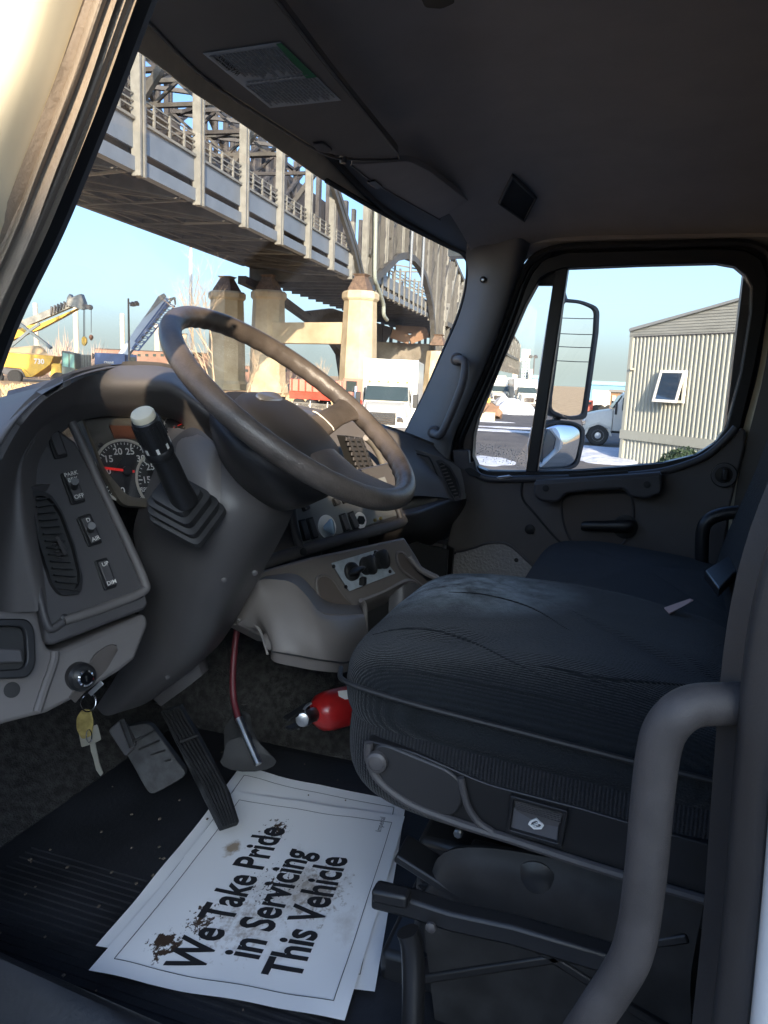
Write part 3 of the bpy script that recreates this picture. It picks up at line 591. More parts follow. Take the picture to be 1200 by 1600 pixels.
# heater control plate with three black knobs
hp = rnd([Cp(a, b, .004) for a, b in [(517, 880), (588, 859), (617, 896), (545, 924)]], .002)
hc = MB().prism(hp, CN * .002).build('heater_plate', mat('blue_grey_metal', (.36, .41, .46), .4, var=.12, vscale=60), dash, bevel=.0006)
for k, (a, b) in enumerate(((549, 893), (572, 884), (592, 875))):
    c0 = Cp(a, b, .006)
    MB().lathe(c0, CN, [(.020, 0), (.019, .006), (.013, .010)], 24).build('knob', M['black'], hc)
    ax = (sy if k else (sx * .9 + sy * .2)); MB().loft([[c0 + CN * h + (ax * math.cos(q) * la + (ax.cross(CN)) * math.sin(q) * lb_) for q in [2 * math.pi * j / 14 for j in range(14)]] for h, la, lb_ in ((.008, .020, .008), (.020, .021, .007), (.028, .018, .0055), (.031, .012, .003))]).build('knob_grip', M['black'], hc)
MB().box(Cp(567, 908, .012), (.016, .012, .016)).build('slide_button', M['black'], hc, bevel=.002)
for a, b in ((521, 885), (540, 917), (586, 863), (609, 893)): MB().lathe(Cp(a, b, .006), CN, [(.004, 0), (.004, .002), (.002, .003)], 10).build('screw', M['black'], hc)
# narrow steel strip between dash and passenger footwell
MB().tube([X(695, 852, 2.3), X(688, 942, 2.3)], .006, 8).build('edge_strip', M['steel'], dash)
MB().sheet([[X(a, b, 2.2) for a, b in [(628, 838), (660, 850), (694, 858), (700, 860)]], [X(a, b, 2.2) for a, b in [(650, 960), (668, 960), (688, 960), (694, 960)]]], 8, 6, .01).build('footwell_wall', M['black'], dash)
# ================================================================ STEERING COLUMN AND WHEEL
WC = V((1.088, .522, H - .045)) + cR * .006 - cU * .003; WT = R(53); WN = V((0, -math.cos(WT), math.sin(WT)))     # wheel centre, normal to the driver
wa = V((1, 0, 0)); wb = WN.cross(wa).normalized(); wb = wb if wb.z > 0 else -wb
colm = thing('steering_column', (1.088, .72, H - .3), 'charcoal steering column cover with its turn signal stalk, behind the steering wheel', 'steering column')
# lower cover: faceted shell from the hub to the footwell
def K(px, py, t): return D(px, py, t)
f0 = [K(232, 690, 1.16), K(330, 640, 1.2), K(455, 790, 1.22), K(452, 812, 1.24)]
face = [[K(255, 700, 1.20), K(300, 668, 1.17), K(345, 700, 1.16), K(400, 745, 1.18), K(458, 790, 1.24)],
        [K(212, 810, 1.22), K(260, 790, 1.16), K(345, 790, 1.13), K(410, 800, 1.16), K(456, 806, 1.24)],
        [K(212, 860, 1.26), K(225, 870, 1.22), K(310, 880, 1.16), K(380, 880, 1.18), K(430, 858, 1.26)],
        [K(222, 930, 1.32), K(232, 945, 1.28), K(280, 965, 1.22), K(345, 960, 1.24), K(392, 925, 1.32)],
        [K(192, 1035, 1.38), K(205, 1042, 1.34), K(250, 1045, 1.30), K(300, 1040, 1.32), K(340, 1010, 1.40)],
        [K(150, 1105, 1.44), K(165, 1118, 1.42), K(190, 1112, 1.40), K(230, 1098, 1.42), K(265, 1070, 1.46)]]
MB().sheet(face, 30, 36, .02).build('lower_cover', M['dark'], colm, angle=60)
# upper block between cluster and wheel
ub = [[K(262, 668, 1.22), K(290, 672, 1.18), K(330, 690, 1.15), K(345, 720, 1.15)], [K(262, 700, 1.2), K(290, 715, 1.15), K(320, 740, 1.13), K(345, 770, 1.13)], [K(252, 740, 1.2), K(280, 770, 1.15), K(310, 800, 1.12), K(340, 815, 1.12)]]
MB().sheet(ub, 16, 16, .02).build('upper_cover', M['taupe'], colm, angle=60)
for a, b, t in ((350, 906, 1.175), (398, 895, 1.20), (262, 1057, 1.32)):
    MB().lathe(K(a, b, t), K(a, b, t) * 0 + V((-.8, -.6, 0)), [(.0045, 0), (.0045, .003), (.002, .004)], 12).build('cover_screw', M['dark'], colm)
# stalk boot (stepped rubber bellows) and stalk
ba = K(272, 772, 1.06); bb = K(255, 740, 1.05); ax = (K(218, 660, .98) - K(290, 785, 1.07)).normalized()
st = MB().tube([K(290, 786, 1.07), K(275, 757, 1.05), K(262, 728, 1.03), K(246, 700, 1.01)], [.0185, .0172, .0165, .0165], 20).build('turn_stalk', M['black'], colm)
base = K(283, 783, 1.08)
u = (cR + cU * -.55).normalized(); w2 = (ax.cross(u)).normalized()
rings = []
for i, (s_, h) in enumerate(((.046, -.030), (.046, -.022), (.040, -.020), (.043, -.012), (.043, -.008), (.036, -.006), (.038, .002), (.038, .006), (.031, .008), (.030, .016), (.024, .018))):
    rings.append(rnd([base + ax * h + (u * math.cos(q) + w2 * math.sin(q)) * s_ * 1.25 for q in (R(45), R(135), R(225), R(315))], .012, 4))
MB().loft(rings).build('stalk_boot', M['rubber'], colm, angle=25)
e0 = K(250, 708, 1.015); e1 = K(226, 655, .975)
ad = (e1 - e0).normalized(); L_ = (e1 - e0).length
kb = MB().lathe(e0, ad, [(.0175, -.004), (.0195, .0), (.0195, .008), (.018, .010), (.0188, L_ * .5), (.0178, L_ * .9), (.0172, L_ * 1.0), (.0145, L_ * 1.04)], 28).build('stalk_knob', M['black'], st)
MB().lathe(e1 + ad * .002, ad, [(.0155, 0), (.0155, .006), (.014, .0085), (.010, .0095)], 28).build('stalk_button', mat('ivory_button', (.62, .56, .42), .4), st)
for k in range(16):
    q = 2 * math.pi * k / 16; u1 = ad.orthogonal().normalized(); u2 = ad.cross(u1); rr_ = u1 * math.cos(q) + u2 * math.sin(q)
    MB().bar(e0 + ad * L_ * .48 + rr_ * .0188, e0 + ad * L_ * .92 + rr_ * .0180, .0022, .0022, up=rr_).build('grip_rib', M['rubber'], st)
    if k % 2 == 0: MB().bar(e0 + ad * .012 + rr_ * .0192, e0 + ad * .020 + rr_ * .0192, .0035, .0006, up=rr_).build('grip_mark', M['printwh'], st)
# ---------------------------------------------------------------- wheel
whl = thing('steering_wheel', WC, 'large worn brown-black steering wheel with a padded hub and two side spokes', 'steering wheel')
RM = .2145
rim = []; n = 150; rr = []
for i in range(n):
    a = 2 * math.pi * i / n
    rim.append(WC + (wa * math.cos(a) + wb * math.sin(a)) * RM); rr.append(.0165)
t = MB(); t.tube(rim, rr, 18, closed=True)
for v in t.v:                                 # finger waves on the inner rear side
    d = v - WC; pl = d - WN * d.dot(WN); a = math.atan2(pl.dot(wb), pl.dot(wa)); inner = max(0, (RM - pl.length) / .0165)
    v -= pl.normalized() * (-.0022 * inner * (.5 + .5 * math.cos(a * 44)))
    v += WN * .0015 * math.cos(a * 44) * inner
t.build('rim', M['wheel'], whl, angle=80)
def Wl(x, y, h): return WC + wa * x + wb * y + WN * h
# hub pad: rounded, wide, standing below the rim plane
def ell(cx, cy, rx, ry, h, n=40, p=2.6):
    out = []
    for k in range(n):
        a = 2 * math.pi * k / n; ca, sa = math.cos(a), math.sin(a)
        out.append(Wl(cx + rx * math.copysign(abs(ca) ** (2 / p), ca), cy + ry * math.copysign(abs(sa) ** (2 / p), sa), h))
    return out
MB().loft([ell(0, -.014, .100, .082, -.070), ell(0, -.014, .105, .086, -.048), ell(0, -.014, .100, .082, -.030), ell(0, -.012, .080, .064, -.022), ell(0, -.010, .055, .043, -.017), ell(0, -.008, .02, .015, -.0155)]).build('hub_pad', M['hub'], whl, angle=70)
MB().loft([ell(0, -.010, .128, .104, -.050, p=2.2), ell(0, -.012, .134, .110, -.064, p=2.2), ell(0, -.02, .125, .105, -.085, p=2.2), ell(0, -.025, .095, .085, -.115, p=2.1), ell(0, -.03, .07, .065, -.135, p=2)]).build('hub_shroud', M['hub'], whl, angle=70)
bd = MB().loft([ell(.0, .042, .036, .012, -.028), ell(.0, .042, .036, .012, -.0175), ell(.0, .042, .031, .009, -.015)]).build('badge', mat('silver_badge', (.30, .30, .31), .3, metal=.7), whl)
for sgn in (-1, 1):
    sp = MB(); rings = []
    for t_, wd, th, h in ((.075, .056, .030, -.046), (.115, .048, .026, -.036), (.155, .042, .022, -.016), (.185, .046, .020, -.006), (.208, .062, .016, 0)):
        cx = sgn * t_; rings.append([Wl(cx, -.015 + math.cos(q) * wd * .5, h + math.sin(q) * th * .5) for q in [2 * math.pi * k / 16 for k in range(16)]])
    sp.loft(rings).build('spoke', M['wheel'], whl, angle=70)
    MB().tube(cr([Wl(sgn * .115, .010, -.024), Wl(sgn * .119, 0, -.022), Wl(sgn * .119, -.03, -.022), Wl(sgn * .115, -.040, -.024)], 14), .0012, 6).build('spoke_seam', M['tanstrip'], whl)
sp = MB()                                    # lower spoke web
rings = [[Wl(math.cos(q) * w_ * .5, y_, h + math.sin(q) * th * .5) for q in [2 * math.pi * k / 16 for k in range(16)]] for y_, w_, th, h in ((-.08, .12, .03, -.035), (-.13, .10, .024, -.030), (-.175, .10, .020, -.014), (-.207, .12, .014, -.002))]
sp.loft(rings).build('spoke', M['wheel'], whl, angle=70)
# ================================================================ PASSENGER DOOR
door = thing('passenger_door', (2.43, .2, H - .8), 'closed passenger door with black window frame, dark trim panel and pull handle', 'vehicle door')
qo = [(869, 425), (856, 426), (844, 434), (821, 476), (783, 563), (746, 655), (740, 680), (738, 713), (746, 730), (762, 736), (792, 737), (822, 737)]
# one black frame with two window openings
XF = 2.425
outer = rnd([(721, 722), (725, 668), (754, 597), (804, 488), (829, 430), (856, 402), (888, 393), (1150, 387), (1186, 402), (1202, 434), (1196, 484), (1179, 580), (1158, 669), (1140, 690), (1105, 722), (1040, 740), (908, 752), (760, 750)], 10, 3)
wo = [(886, 418), (1000, 414), (1120, 411), (1148, 416), (1165, 430), (1174, 449), (1173, 488), (1158, 580), (1135, 667), (1117, 692), (1087, 711), (1033, 724), (908, 735), (837, 737)]
def resample(p, n):
    p = [V(q).to_3d() for q in p]; L = [0]
    for i in range(len(p)): L.append(L[-1] + (p[(i + 1) % len(p)] - p[i]).length)
    out = []
    for k in range(n):
        s = L[-1] * k / n; i = max(j for j in range(len(p)) if L[j] <= s + 1e-9); f = (s - L[i]) / max(1e-9, L[i + 1] - L[i]); out.append(p[i].lerp(p[(i + 1) % len(p)], f))
    return out
def xloop(p, x): return [X(q[0], q[1], x) for q in p]
# frame pieces: ring round everything plus the division bar
inn_all = [(738, 713), (740, 680), (746, 655), (783, 563), (821, 476), (844, 434), (856, 427), (880, 419), (1000, 414), (1120, 411), (1148, 416), (1165, 430), (1174, 449), (1173, 488), (1158, 580), (1135, 667), (1117, 692), (1087, 711), (1033, 724), (908, 735), (837, 737), (762, 736), (746, 730)]
ro = [(721, 722), (723, 690), (727, 664), (754, 597), (804, 488), (829, 430), (850, 404), (888, 393), (1000, 390), (1130, 387), (1165, 390), (1190, 404), (1202, 434), (1197, 488), (1179, 580), (1158, 669), (1140, 698), (1105, 722), (1040, 740), (908, 750), (837, 752), (755, 752), (730, 742)]
fr = MB().ring(xloop(ro, XF), xloop(inn_all, XF), (.05, 0, 0)).build('window_frame', M['black'], door, bevel=.004)
MB().prism([X(a, b, XF + .006) for a, b in [(868, 412), (889, 410), (838, 745), (820, 745)]], (.04, 0, 0)).build('division_bar', M['black'], door, bevel=.004)
MB().tube(cr([X(a, b, XF + .018) for a, b in inn_all], 120, True), .0045, 6, closed=True).build('glass_run', M['rubber'], door)
MB().prism([X(a, b, XF + .03) for a, b in [(866, 420), (840, 430), (818, 472), (780, 560), (740, 655), (734, 715), (745, 738), (825, 742)]], (.004, 0, 0)).build('quarter_glass', M['glass'], door)
MB().prism([X(a, b, XF + .03) for a, b in [(884, 412), (1130, 405), (1172, 430), (1180, 460), (1176, 500), (1160, 590), (1138, 680), (1090, 722), (1030, 732), (835, 742)]], (.004, 0, 0)).build('door_glass', M['glass'], door)
# trim panel
tp_ = [(705, 703), (733, 703), (733, 722), (742, 742), (765, 750), (830, 750), (1000, 748), (1050, 738), (1100, 718), (1136, 690), (1158, 668), (1166, 672), (1164, 700), (1154, 740), (1142, 790), (1132, 860), (1120, 980), (870, 985), (700, 985), (694, 860), (712, 800), (716, 760)]
MB().prism([X(a, b, 2.40) for a, b in tp_], (.03, 0, 0)).build('trim_panel', M['taupe'] if 0 else mat('door_trim', (.115, .102, .096), .55, bump=.25, bscale=800, var=.06, bdist=.0006), door, bevel=.008, segs=3)
# sill roll catching the light along the window base
MB().tube(cr([X(a, b, 2.395) for a, b in [(738, 722), (742, 736), (752, 745), (775, 749), (830, 748), (920, 746), (1010, 740), (1060, 730), (1102, 713), (1132, 688), (1150, 668)]], 60), .011, 10).build('sill_roll', M['dark'], door)
MB().prism([X(a, b, 2.385) for a, b in rnd([(707, 704), (732, 704), (733, 722), (741, 738), (730, 738), (713, 728)], 3)], (.02, 0, 0)).build('corner_cap', M['dark'], door, bevel=.003)
# defrost slot, lock plate
d1 = rnd([(725, 733), (735, 730), (752, 741), (750, 745), (733, 743)], 3)
MB().prism([X(a, b, 2.383) for a, b in d1], (.006, 0, 0)).build('defrost_slot', M['printdk'], door)
MB().prism([X(a, b, 2.384) for a, b in rnd([(775, 746), (795, 742), (801, 745), (780, 749)], 1.5)], (.006, 0, 0)).build('lock_plate', M['steel'], door, bevel=.001)
MB().tube([X(779, 745.5, 2.378), X(796, 743.5, 2.378)], .003, 8).build('lock_knob', M['steel'], door)
MB().prism([X(a, b, 2.384) for a, b in rnd([(888, 741), (980, 735), (982, 739), (890, 745)], 1.5)], (.004, 0, 0)).build('glass_slot', M['printdk'], door)
# armrest pull with two screws
ar = rnd([(833, 753), (1034, 740), (1036, 756), (1034, 772), (1010, 781), (985, 778), (975, 765), (920, 768), (885, 772), (872, 786), (845, 784), (834, 775)], 6)
pa = MB().prism([X(a, b, 2.335) for a, b in ar], (.07, 0, 0)).build('pull_handle', M['dark'], door, bevel=.010, segs=3)
MB().tube(cr([X(a, b, 2.345) for a, b in [(838, 754), (900, 750), (980, 745), (1032, 741)]], 20), .009, 8).build('pull_ridge', M['dark'], door)
for a, b in ((853, 763), (1011, 757)): MB().lathe(X(a, b, 2.334), (-1, 0, 0), [(.010, 0), (.010, .0015), (.006, .002)], 16).build('screw', M['printdk'], door)
# round dished field with the inside latch handle
dish = [(877, 772), (985, 768), (990, 790), (990, 822), (975, 850), (945, 868), (915, 868), (890, 845), (878, 812)]
dl = rnd([X(a, b, 2.397) for a, b in dish], .05, 6); MB().prism(dl, (.004, 0, 0)).build('latch_dish', mat('door_dish', (.10, .082, .074), .5), door, bevel=.002)
MB().tube(dl, .004, 8, closed=True).build('dish_lip', M['dark'], door)
MB().lathe(X(977, 823, 2.393), (-1, 0, 0), [(.036, 0), (.036, .004), (.030, .006)], 28).build('latch_base', M['printdk'], door)
MB().loft([[X(a, 822, 2.365) + V((math.cos(q) * th, 0, math.sin(q) * w_)) for q in [2 * math.pi * k / 12 for k in range(12)]] for a, w_, th in ((908, .011, .006), (912, .015, .009), (940, .016, .010), (968, .019, .013), (984, .020, .016), (990, .012, .01))]).build('latch_handle', M['black'], door)
# seam, cap, crank boss
MB().tube(cr([X(a, b, 2.398) for a, b in [(820, 742), (815, 762), (818, 782), (835, 802), (870, 842), (905, 870), (930, 895)]], 40), .0035, 6).build('panel_seam', M['printdk'], door)
MB().lathe(X(828, 827, 2.398), (-1, 0, 0), [(.016, 0), (.016, .003), (.013, .005)], 20).build('plug', M['printdk'], door)
cb = MB().lathe(X(1131, 742, 2.396), (-1, 0, 0), [(.036, 0), (.036, .006), (.026, .008)], 28).build('lock_bezel', M['black'], door)
MB().ring([X(1131, 742, 2.388) + V((0, math.cos(q), math.sin(q))) * .033 for q in [2 * math.pi * k / 28 for k in range(28)]], [X(1131, 742, 2.388) + V((0, math.cos(q), math.sin(q))) * .024 for q in [2 * math.pi * k / 28 for k in range(28)]], (-.006, 0, 0)).build('lock_ring', M['dark'], cb)
MB().box(X(1133, 742, 2.382), (.014, .016, .036)).build('lock_lever', M['black'], cb, bevel=.004)
# textured kick panel
kp = [(698, 856), (712, 862), (740, 856), (760, 849), (785, 848), (802, 856), (822, 874), (845, 896), (880, 930), (870, 985), (700, 985), (700, 905)]
kick = MB().prism([X(a, b, 2.385) for a, b in kp], (.02, 0, 0)).build('kick_panel', mat('embossed_vinyl', (.36, .34, .32), .45, bump=1, bscale=115, bdist=.006), door, bevel=.002)
for a, b in ((710, 863), (807, 875)): MB().lathe(X(a, b, 2.384), (-1, 0, 0), [(.007, 0), (.007, .002), (.004, .003)], 12).build('push_pin', M['black'], kick)
MB().tube(cr([X(a, b, 2.383) for a, b in [(696, 856), (712, 862), (740, 856), (760, 849), (785, 848), (802, 856), (822, 874), (845, 896), (880, 930)]], 40), .0045, 8).build('kick_edge', M['dark'], door)
MB().sheet([[X(696, 852, 2.38), X(694, 900, 2.38), X(690, 960, 2.38)], [X(708, 858, 2.37), X(705, 900, 2.37), X(702, 960, 2.37)]], 8, 4, .01).build('door_edge', M['black'], door)
# dark grab bar on the rear of the passenger side
MB().tube(cr([X(a, b, 2.2) for a, b in [(1155, 800), (1130, 803), (1108, 812), (1098, 830), (1096, 880), (1092, 940)]], 30), .018, 12).build('passenger_grab_bar', M['black'], cab)
# ================================================================ PILLAR HANDLE (passenger A pillar) and driver's grab bar
hp_ = [(722, 558), (727, 562), (728, 575), (722, 600), (712, 630), (700, 658), (692, 676), (684, 682), (676, 677)]
hx = [2.34, 2.30, 2.29, 2.28, 2.28, 2.28, 2.285, 2.30, 2.34]
ph = MB().tube(cr([X(a, b, x) for (a, b), x in zip([(713, 562), (722, 562), (727, 570), (723, 598), (712, 628), (701, 655), (693, 672), (686, 680), (677, 676)], hx)], 40), .0125, 12).build('pillar_handle', M['taupe'], cab)
for a, b in ((713, 561), (677, 675)):
    MB().lathe(X(a, b, 2.345), (-1, -.1, 0), [(.020, -.02), (.020, .0), (.016, .006)], 18).build('handle_foot', M['taupe'], ph)
    MB().lathe(X(a, b, 2.337), (-1, -.1, 0), [(.008, 0), (.008, .002), (.005, .002)], 12).build('foot_screw', M['steel'], ph)
gp = [(1195, 1096, .52), (1160, 1099, .515), (1120, 1100, .51), (1085, 1103, .505), (1058, 1117, .50), (1037, 1145, .50), (1027, 1185, .50), (1019, 1250, .50), (1012, 1330, .50), (1003, 1410, .50), (995, 1460, .50), (983, 1500, .50), (960, 1540, .50), (930, 1585, .50), (895, 1640, .51), (880, 1700, .52)]
gb = MB().tube(cr([X(a, b, x) for a, b, x in gp], 90), .0138, 20).build('grab_bar', M['handle'], cab)
# ================================================================ SUN VISORS
def hl(px, py, dz=0.):                       # underside of the header region: a plane sloping down to the glass
    return P(px, py, V((1.0, .45, H + .425 + dz)), V((-.06, .42, 1)).normalized())
vs = thing('sun_visor', hl(420, 120), 'driver side sun visor folded up, carrying a printed notice with a green block', 'sun visor')
vp = rnd([(150, -120), (330, -180), (432, 0), (520, 115), (624, 240), (618, 249), (545, 247), (500, 238), (318, 122), (222, 28)], 8)
MB().prism([hl(a, b, -.012) for a, b in vp], (0, 0, .014)).build('visor_board', mat('visor_vinyl', (.30, .27, .24), .55, bump=.3, bscale=900, bdist=.0006, var=.05), vs, bevel=.004)
MB().tube(cr([hl(a, b, -.013) for a, b in [(228, 32), (318, 120), (415, 186), (505, 240), (550, 249), (612, 249), (623, 243), (600, 212), (520, 113), (432, -2), (380, -80)]], 80), .0022, 6).build('visor_piping', M['taupe'], vs)
lab = [(317, 84), (438, 66), (533, 157), (422, 169)]
lbp = [hl(a, b, -.0135) for a, b in lab]
lb_ = MB().prism(lbp, (0, 0, .0006)).build('notice_label', mat('silver_label', (.80, .82, .82), .45), vs)
def LQ(u, v, o=-.0142):                      # bilinear place on the label: u along the visor, v across
    a = V(lab[0]).lerp(V(lab[3]), u); b = V(lab[1]).lerp(V(lab[2]), u); q = a.lerp(b, v); return hl(q.x, q.y, o)
MB().prism([LQ(.02, .93), LQ(.02, 1.0), LQ(.60, 1.0), LQ(.60, .86)], (0, 0, .0004)).build('green_block', mat('green_print', (.03, .34, .13), .5), lb_)
random.seed(3)
tl = MB()
for k in range(16):
    v = .16 + .72 * k / 15; a0_ = .06; 
    for seg in range(4):
        a1_ = a0_ + random.uniform(.05, .14)
        tl.bar(LQ(a0_, v), LQ(min(.52, a1_), v), .0028, .0003); a0_ = a1_ + .012
        if a0_ > .50: break
for k in range(20):
    v = .05 + .90 * k / 19; a0_ = .60
    while a0_ < .92:
        a1_ = a0_ + random.uniform(.04, .12); tl.bar(LQ(a0_, v), LQ(min(.97, a1_), v), .0024, .0003); a0_ = a1_ + .012
for v in (.05, .10): tl.bar(LQ(.05, v), LQ(.32, v), .004, .0003)
for k in range(14): tl.bar(LQ(.55, .1 + .06 * k), LQ(.555, .13 + .06 * k), .005, .0003)
stuff(tl.build('fine_print', mat('grey_ink', (.34, .36, .37), .6), lb_))
xd = (LQ(.9, .5) - LQ(.1, .5)).normalized(); yd = (LQ(.5, .9) - LQ(.5, .1)).normalized()
text('notice_print', 'WARNING', M['printdk'], lb_, LQ(.25, .13, -.0145), -xd, -yd, .012, depth=-.0, bold=.02)
MB().prism([hl(a, b, -.016) for a, b in rnd([(487, 226), (505, 224), (520, 236), (508, 240), (495, 236)], 3)], (0, 0, .004)).build('visor_clip', M['taupe'], vs, bevel=.001)
MB().lathe(hl(536, 255, -.02), (0, 0, 1), [(.006, 0), (.007, .01), (.006, .02)], 10).build('visor_pivot', M['taupe'], vs)
v2 = thing('sun_visor', hl(680, 310), 'passenger side sun visor folded against the header, plain and dark, nearer the far door', 'sun visor')
vp = rnd([(545, 257), (640, 252), (672, 268), (742, 322), (815, 380), (800, 388), (740, 372), (690, 345), (595, 293)], 8)
MB().prism([hl(a, b, -.008) for a, b in vp], (0, 0, .012)).build('visor_board', M['head'], v2, bevel=.004)
MB().tube(cr([hl(a, b, -.009) for a, b in [(548, 258), (595, 292), (690, 345), (745, 372), (800, 388)]], 40), .0018, 6).build('visor_piping', M['taupe'], v2)
MB().prism([hl(a, b, -.012) for a, b in rnd([(573, 285), (586, 283), (598, 293), (588, 296)], 2)], (0, 0, .004)).build('visor_clip', M['black'], v2, bevel=.001)
# recessed dome lamp / speaker box in the headliner
dl_ = [X(a, b, 1.9) for a, b in [(800, 276), (839, 312), (820, 349), (778, 320)]]
zc = H + .475
lampq = [G(a, b, lambda p: p.z - hz(p.x, p.y) + .008) for a, b in [(800, 276), (839, 312), (820, 349), (778, 320)]]
li = [p + (sum(lampq, V()) / 4 - p) * .14 for p in lampq]
dm = MB().ring(lampq, li, (0, 0, .08)).build('roof_box', M['dark'], cab, bevel=.003)
MB().prism([p + V((0, 0, .004)) for p in li], (0, 0, .02)).build('box_grille', M['printdk'], dm)
MB().prism([Z(a, b, .475) for a, b in rnd([(655, -10), (700, -12), (712, 4), (690, 14), (664, 12)], 6)], (0, 0, .03)).build('roof_lamp', M['printdk'], cab)

random.seed(31); sm_ = MB()
for k in range(230):
    px = random.uniform(744, 822); py = 690 + 26 * random.random() + (px - 744) * .18 + random.gauss(0, 3); r_ = random.uniform(.3, .75)
    if py > 733: continue
    q = [X(px + r_ * math.cos(a), py + r_ * 1.6 * math.sin(a), XF + .027) for a in (0, 2.1, 4.2)]; sm_.prism(q, (.0012, 0, 0))
stuff(sm_.build('salt_marks', mat('dried_salt', (.85, .84, .80), .9), door, flat=True))
# ================================================================ SEATS
cloth = mat('blue_black_cloth', (.009, .012, .015), .8, bump=.8, bscale=420, var=.5, vscale=9, bdist=.003, spec=.25, sheen=.30)
def rib_cloth(m, direction, scale, dark, light, patch=None):
    n = m.node_tree; L = n.links.new; b = n.nodes['Principled BSDF']; tc = n.nodes.new('ShaderNodeTexCoord')
    w = n.nodes.new('ShaderNodeTexWave'); w.bands_direction = direction; w.inputs['Scale'].default_value = scale; w.inputs['Distortion'].default_value = .6; w.inputs['Detail'].default_value = 2; w.inputs['Detail Scale'].default_value = 3; L(tc.outputs['Object'], w.inputs[0])
    vo = n.nodes.new('ShaderNodeTexVoronoi'); vo.inputs['Scale'].default_value = 420; L(tc.outputs['Object'], vo.inputs['Vector'])
    ad = n.nodes.new('ShaderNodeMath'); ad.operation = 'ADD'; L(w.outputs['Fac'], ad.inputs[0]); L(vo.outputs['Distance'], ad.inputs[1])
    bp = n.nodes.new('ShaderNodeBump'); bp.inputs['Distance'].default_value = .0014; bp.inputs['Strength'].default_value = .7; L(ad.outputs[0], bp.inputs['Height']); L(bp.outputs[0], b.inputs['Normal'])
    r = n.nodes.new('ShaderNodeValToRGB'); r.color_ramp.elements[0].color = (*dark, 1); r.color_ramp.elements[1].color = (*light, 1); L(w.outputs['Fac'], r.inputs[0]); out = r.outputs[0]
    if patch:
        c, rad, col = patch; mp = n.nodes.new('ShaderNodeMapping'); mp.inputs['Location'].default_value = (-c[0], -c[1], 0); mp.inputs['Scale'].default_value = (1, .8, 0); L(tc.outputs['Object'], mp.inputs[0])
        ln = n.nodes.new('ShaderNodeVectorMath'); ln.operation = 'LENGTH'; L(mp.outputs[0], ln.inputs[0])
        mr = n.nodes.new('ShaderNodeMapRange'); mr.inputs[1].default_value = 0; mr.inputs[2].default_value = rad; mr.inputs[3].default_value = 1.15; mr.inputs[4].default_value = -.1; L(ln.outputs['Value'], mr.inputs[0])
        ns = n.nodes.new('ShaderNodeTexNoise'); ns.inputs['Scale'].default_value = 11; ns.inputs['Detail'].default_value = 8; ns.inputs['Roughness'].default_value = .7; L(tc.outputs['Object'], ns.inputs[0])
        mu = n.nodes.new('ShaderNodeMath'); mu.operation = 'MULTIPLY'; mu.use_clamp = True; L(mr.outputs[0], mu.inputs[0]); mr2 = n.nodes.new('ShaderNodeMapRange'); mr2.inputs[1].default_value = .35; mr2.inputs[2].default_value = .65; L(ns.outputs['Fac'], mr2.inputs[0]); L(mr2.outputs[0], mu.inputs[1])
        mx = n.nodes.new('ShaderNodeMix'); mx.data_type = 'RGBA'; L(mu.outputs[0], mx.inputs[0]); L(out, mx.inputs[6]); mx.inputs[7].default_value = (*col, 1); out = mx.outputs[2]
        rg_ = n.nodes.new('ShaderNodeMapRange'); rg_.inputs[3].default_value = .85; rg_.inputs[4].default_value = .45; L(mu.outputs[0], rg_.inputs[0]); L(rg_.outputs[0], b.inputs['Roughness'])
    L(out, b.inputs['Base Color']); return m
cloth = rib_cloth(mat('worn_sky_sheen_cloth', (.02, .02, .02), .85, spec=.2, sheen=.14), 'X', 95, (.007, .009, .011), (.012, .015, .018), ((.09, .15), .19, (.42, .50, .54)))  # pale glossier patch paints the sky's reflection into the worn cloth
plain_cloth = rib_cloth(mat('plain_seat_cloth', (.02, .02, .02), .85, spec=.2, sheen=.12), 'X', 95, (.007, .009, .011), (.012, .015, .018))
side_cloth = rib_cloth(mat('ribbed_seat_side', (.018, .019, .022), .9, spec=.2, sheen=.12), 'Y', 70, (.008, .009, .011), (.026, .027, .030))
def cushion(name, cx, cy, hw, hl_, z0, z1, parent, m_, tilt=.06, crown=.03, seed=0):
    """rounded block: superellipse sections with crown, wrinkles and a bolster"""
    nu, nv = 72, 28; vs = []; fs = []
    for j in range(nv):
        t = j / (nv - 1); ph = (t - .5) * math.pi; r_ = max(0, math.cos(ph)) ** .26; zz = math.copysign(abs(math.sin(ph)) ** .75, math.sin(ph))
        for i in range(nu):
            a = 2 * math.pi * i / nu; ca, sa = math.cos(a), math.sin(a); p_ = 2 / 5.5
            x = math.copysign(abs(ca) ** p_, ca); y = math.copysign(abs(sa) ** p_, sa)
            X_ = cx + hw * x * r_; Y_ = cy + hl_ * y * r_; zt = (z0 + z1) / 2 + (z1 - z0) / 2 * zz
            if zz > 0:
                d = min(1, math.hypot((X_ - cx) / hw, (Y_ - cy) / hl_)); zt += crown * (1 - d * d) * zz
                w = noise.noise(V((X_ * 6 + seed, Y_ * 6, 1))) * .010 + noise.noise(V((X_ * 16 + seed, Y_ * 9, 4))) * .004; zt += w * (1 - d ** 6)
                crease = math.exp(-((X_ - cx + hw * .55 + .18 * (Y_ - cy)) / .012) ** 2); zt -= .007 * crease * (1 - d ** 8)
                crease = math.exp(-((X_ - cx - hw * .25 - .5 * (Y_ - cy)) / .010) ** 2); zt -= .006 * crease * (1 - d ** 8)
            zt += (Y_ - cy) * tilt
            vs.append(V((X_, Y_, zt)))
    for j in range(nv - 1):
        for i in range(nu): k = (i + 1) % nu; fs.append((j * nu + i, j * nu + k, (j + 1) * nu + k, (j + 1) * nu + i))
    return MB().add(vs, fs).build(name, m_, parent, angle=180)
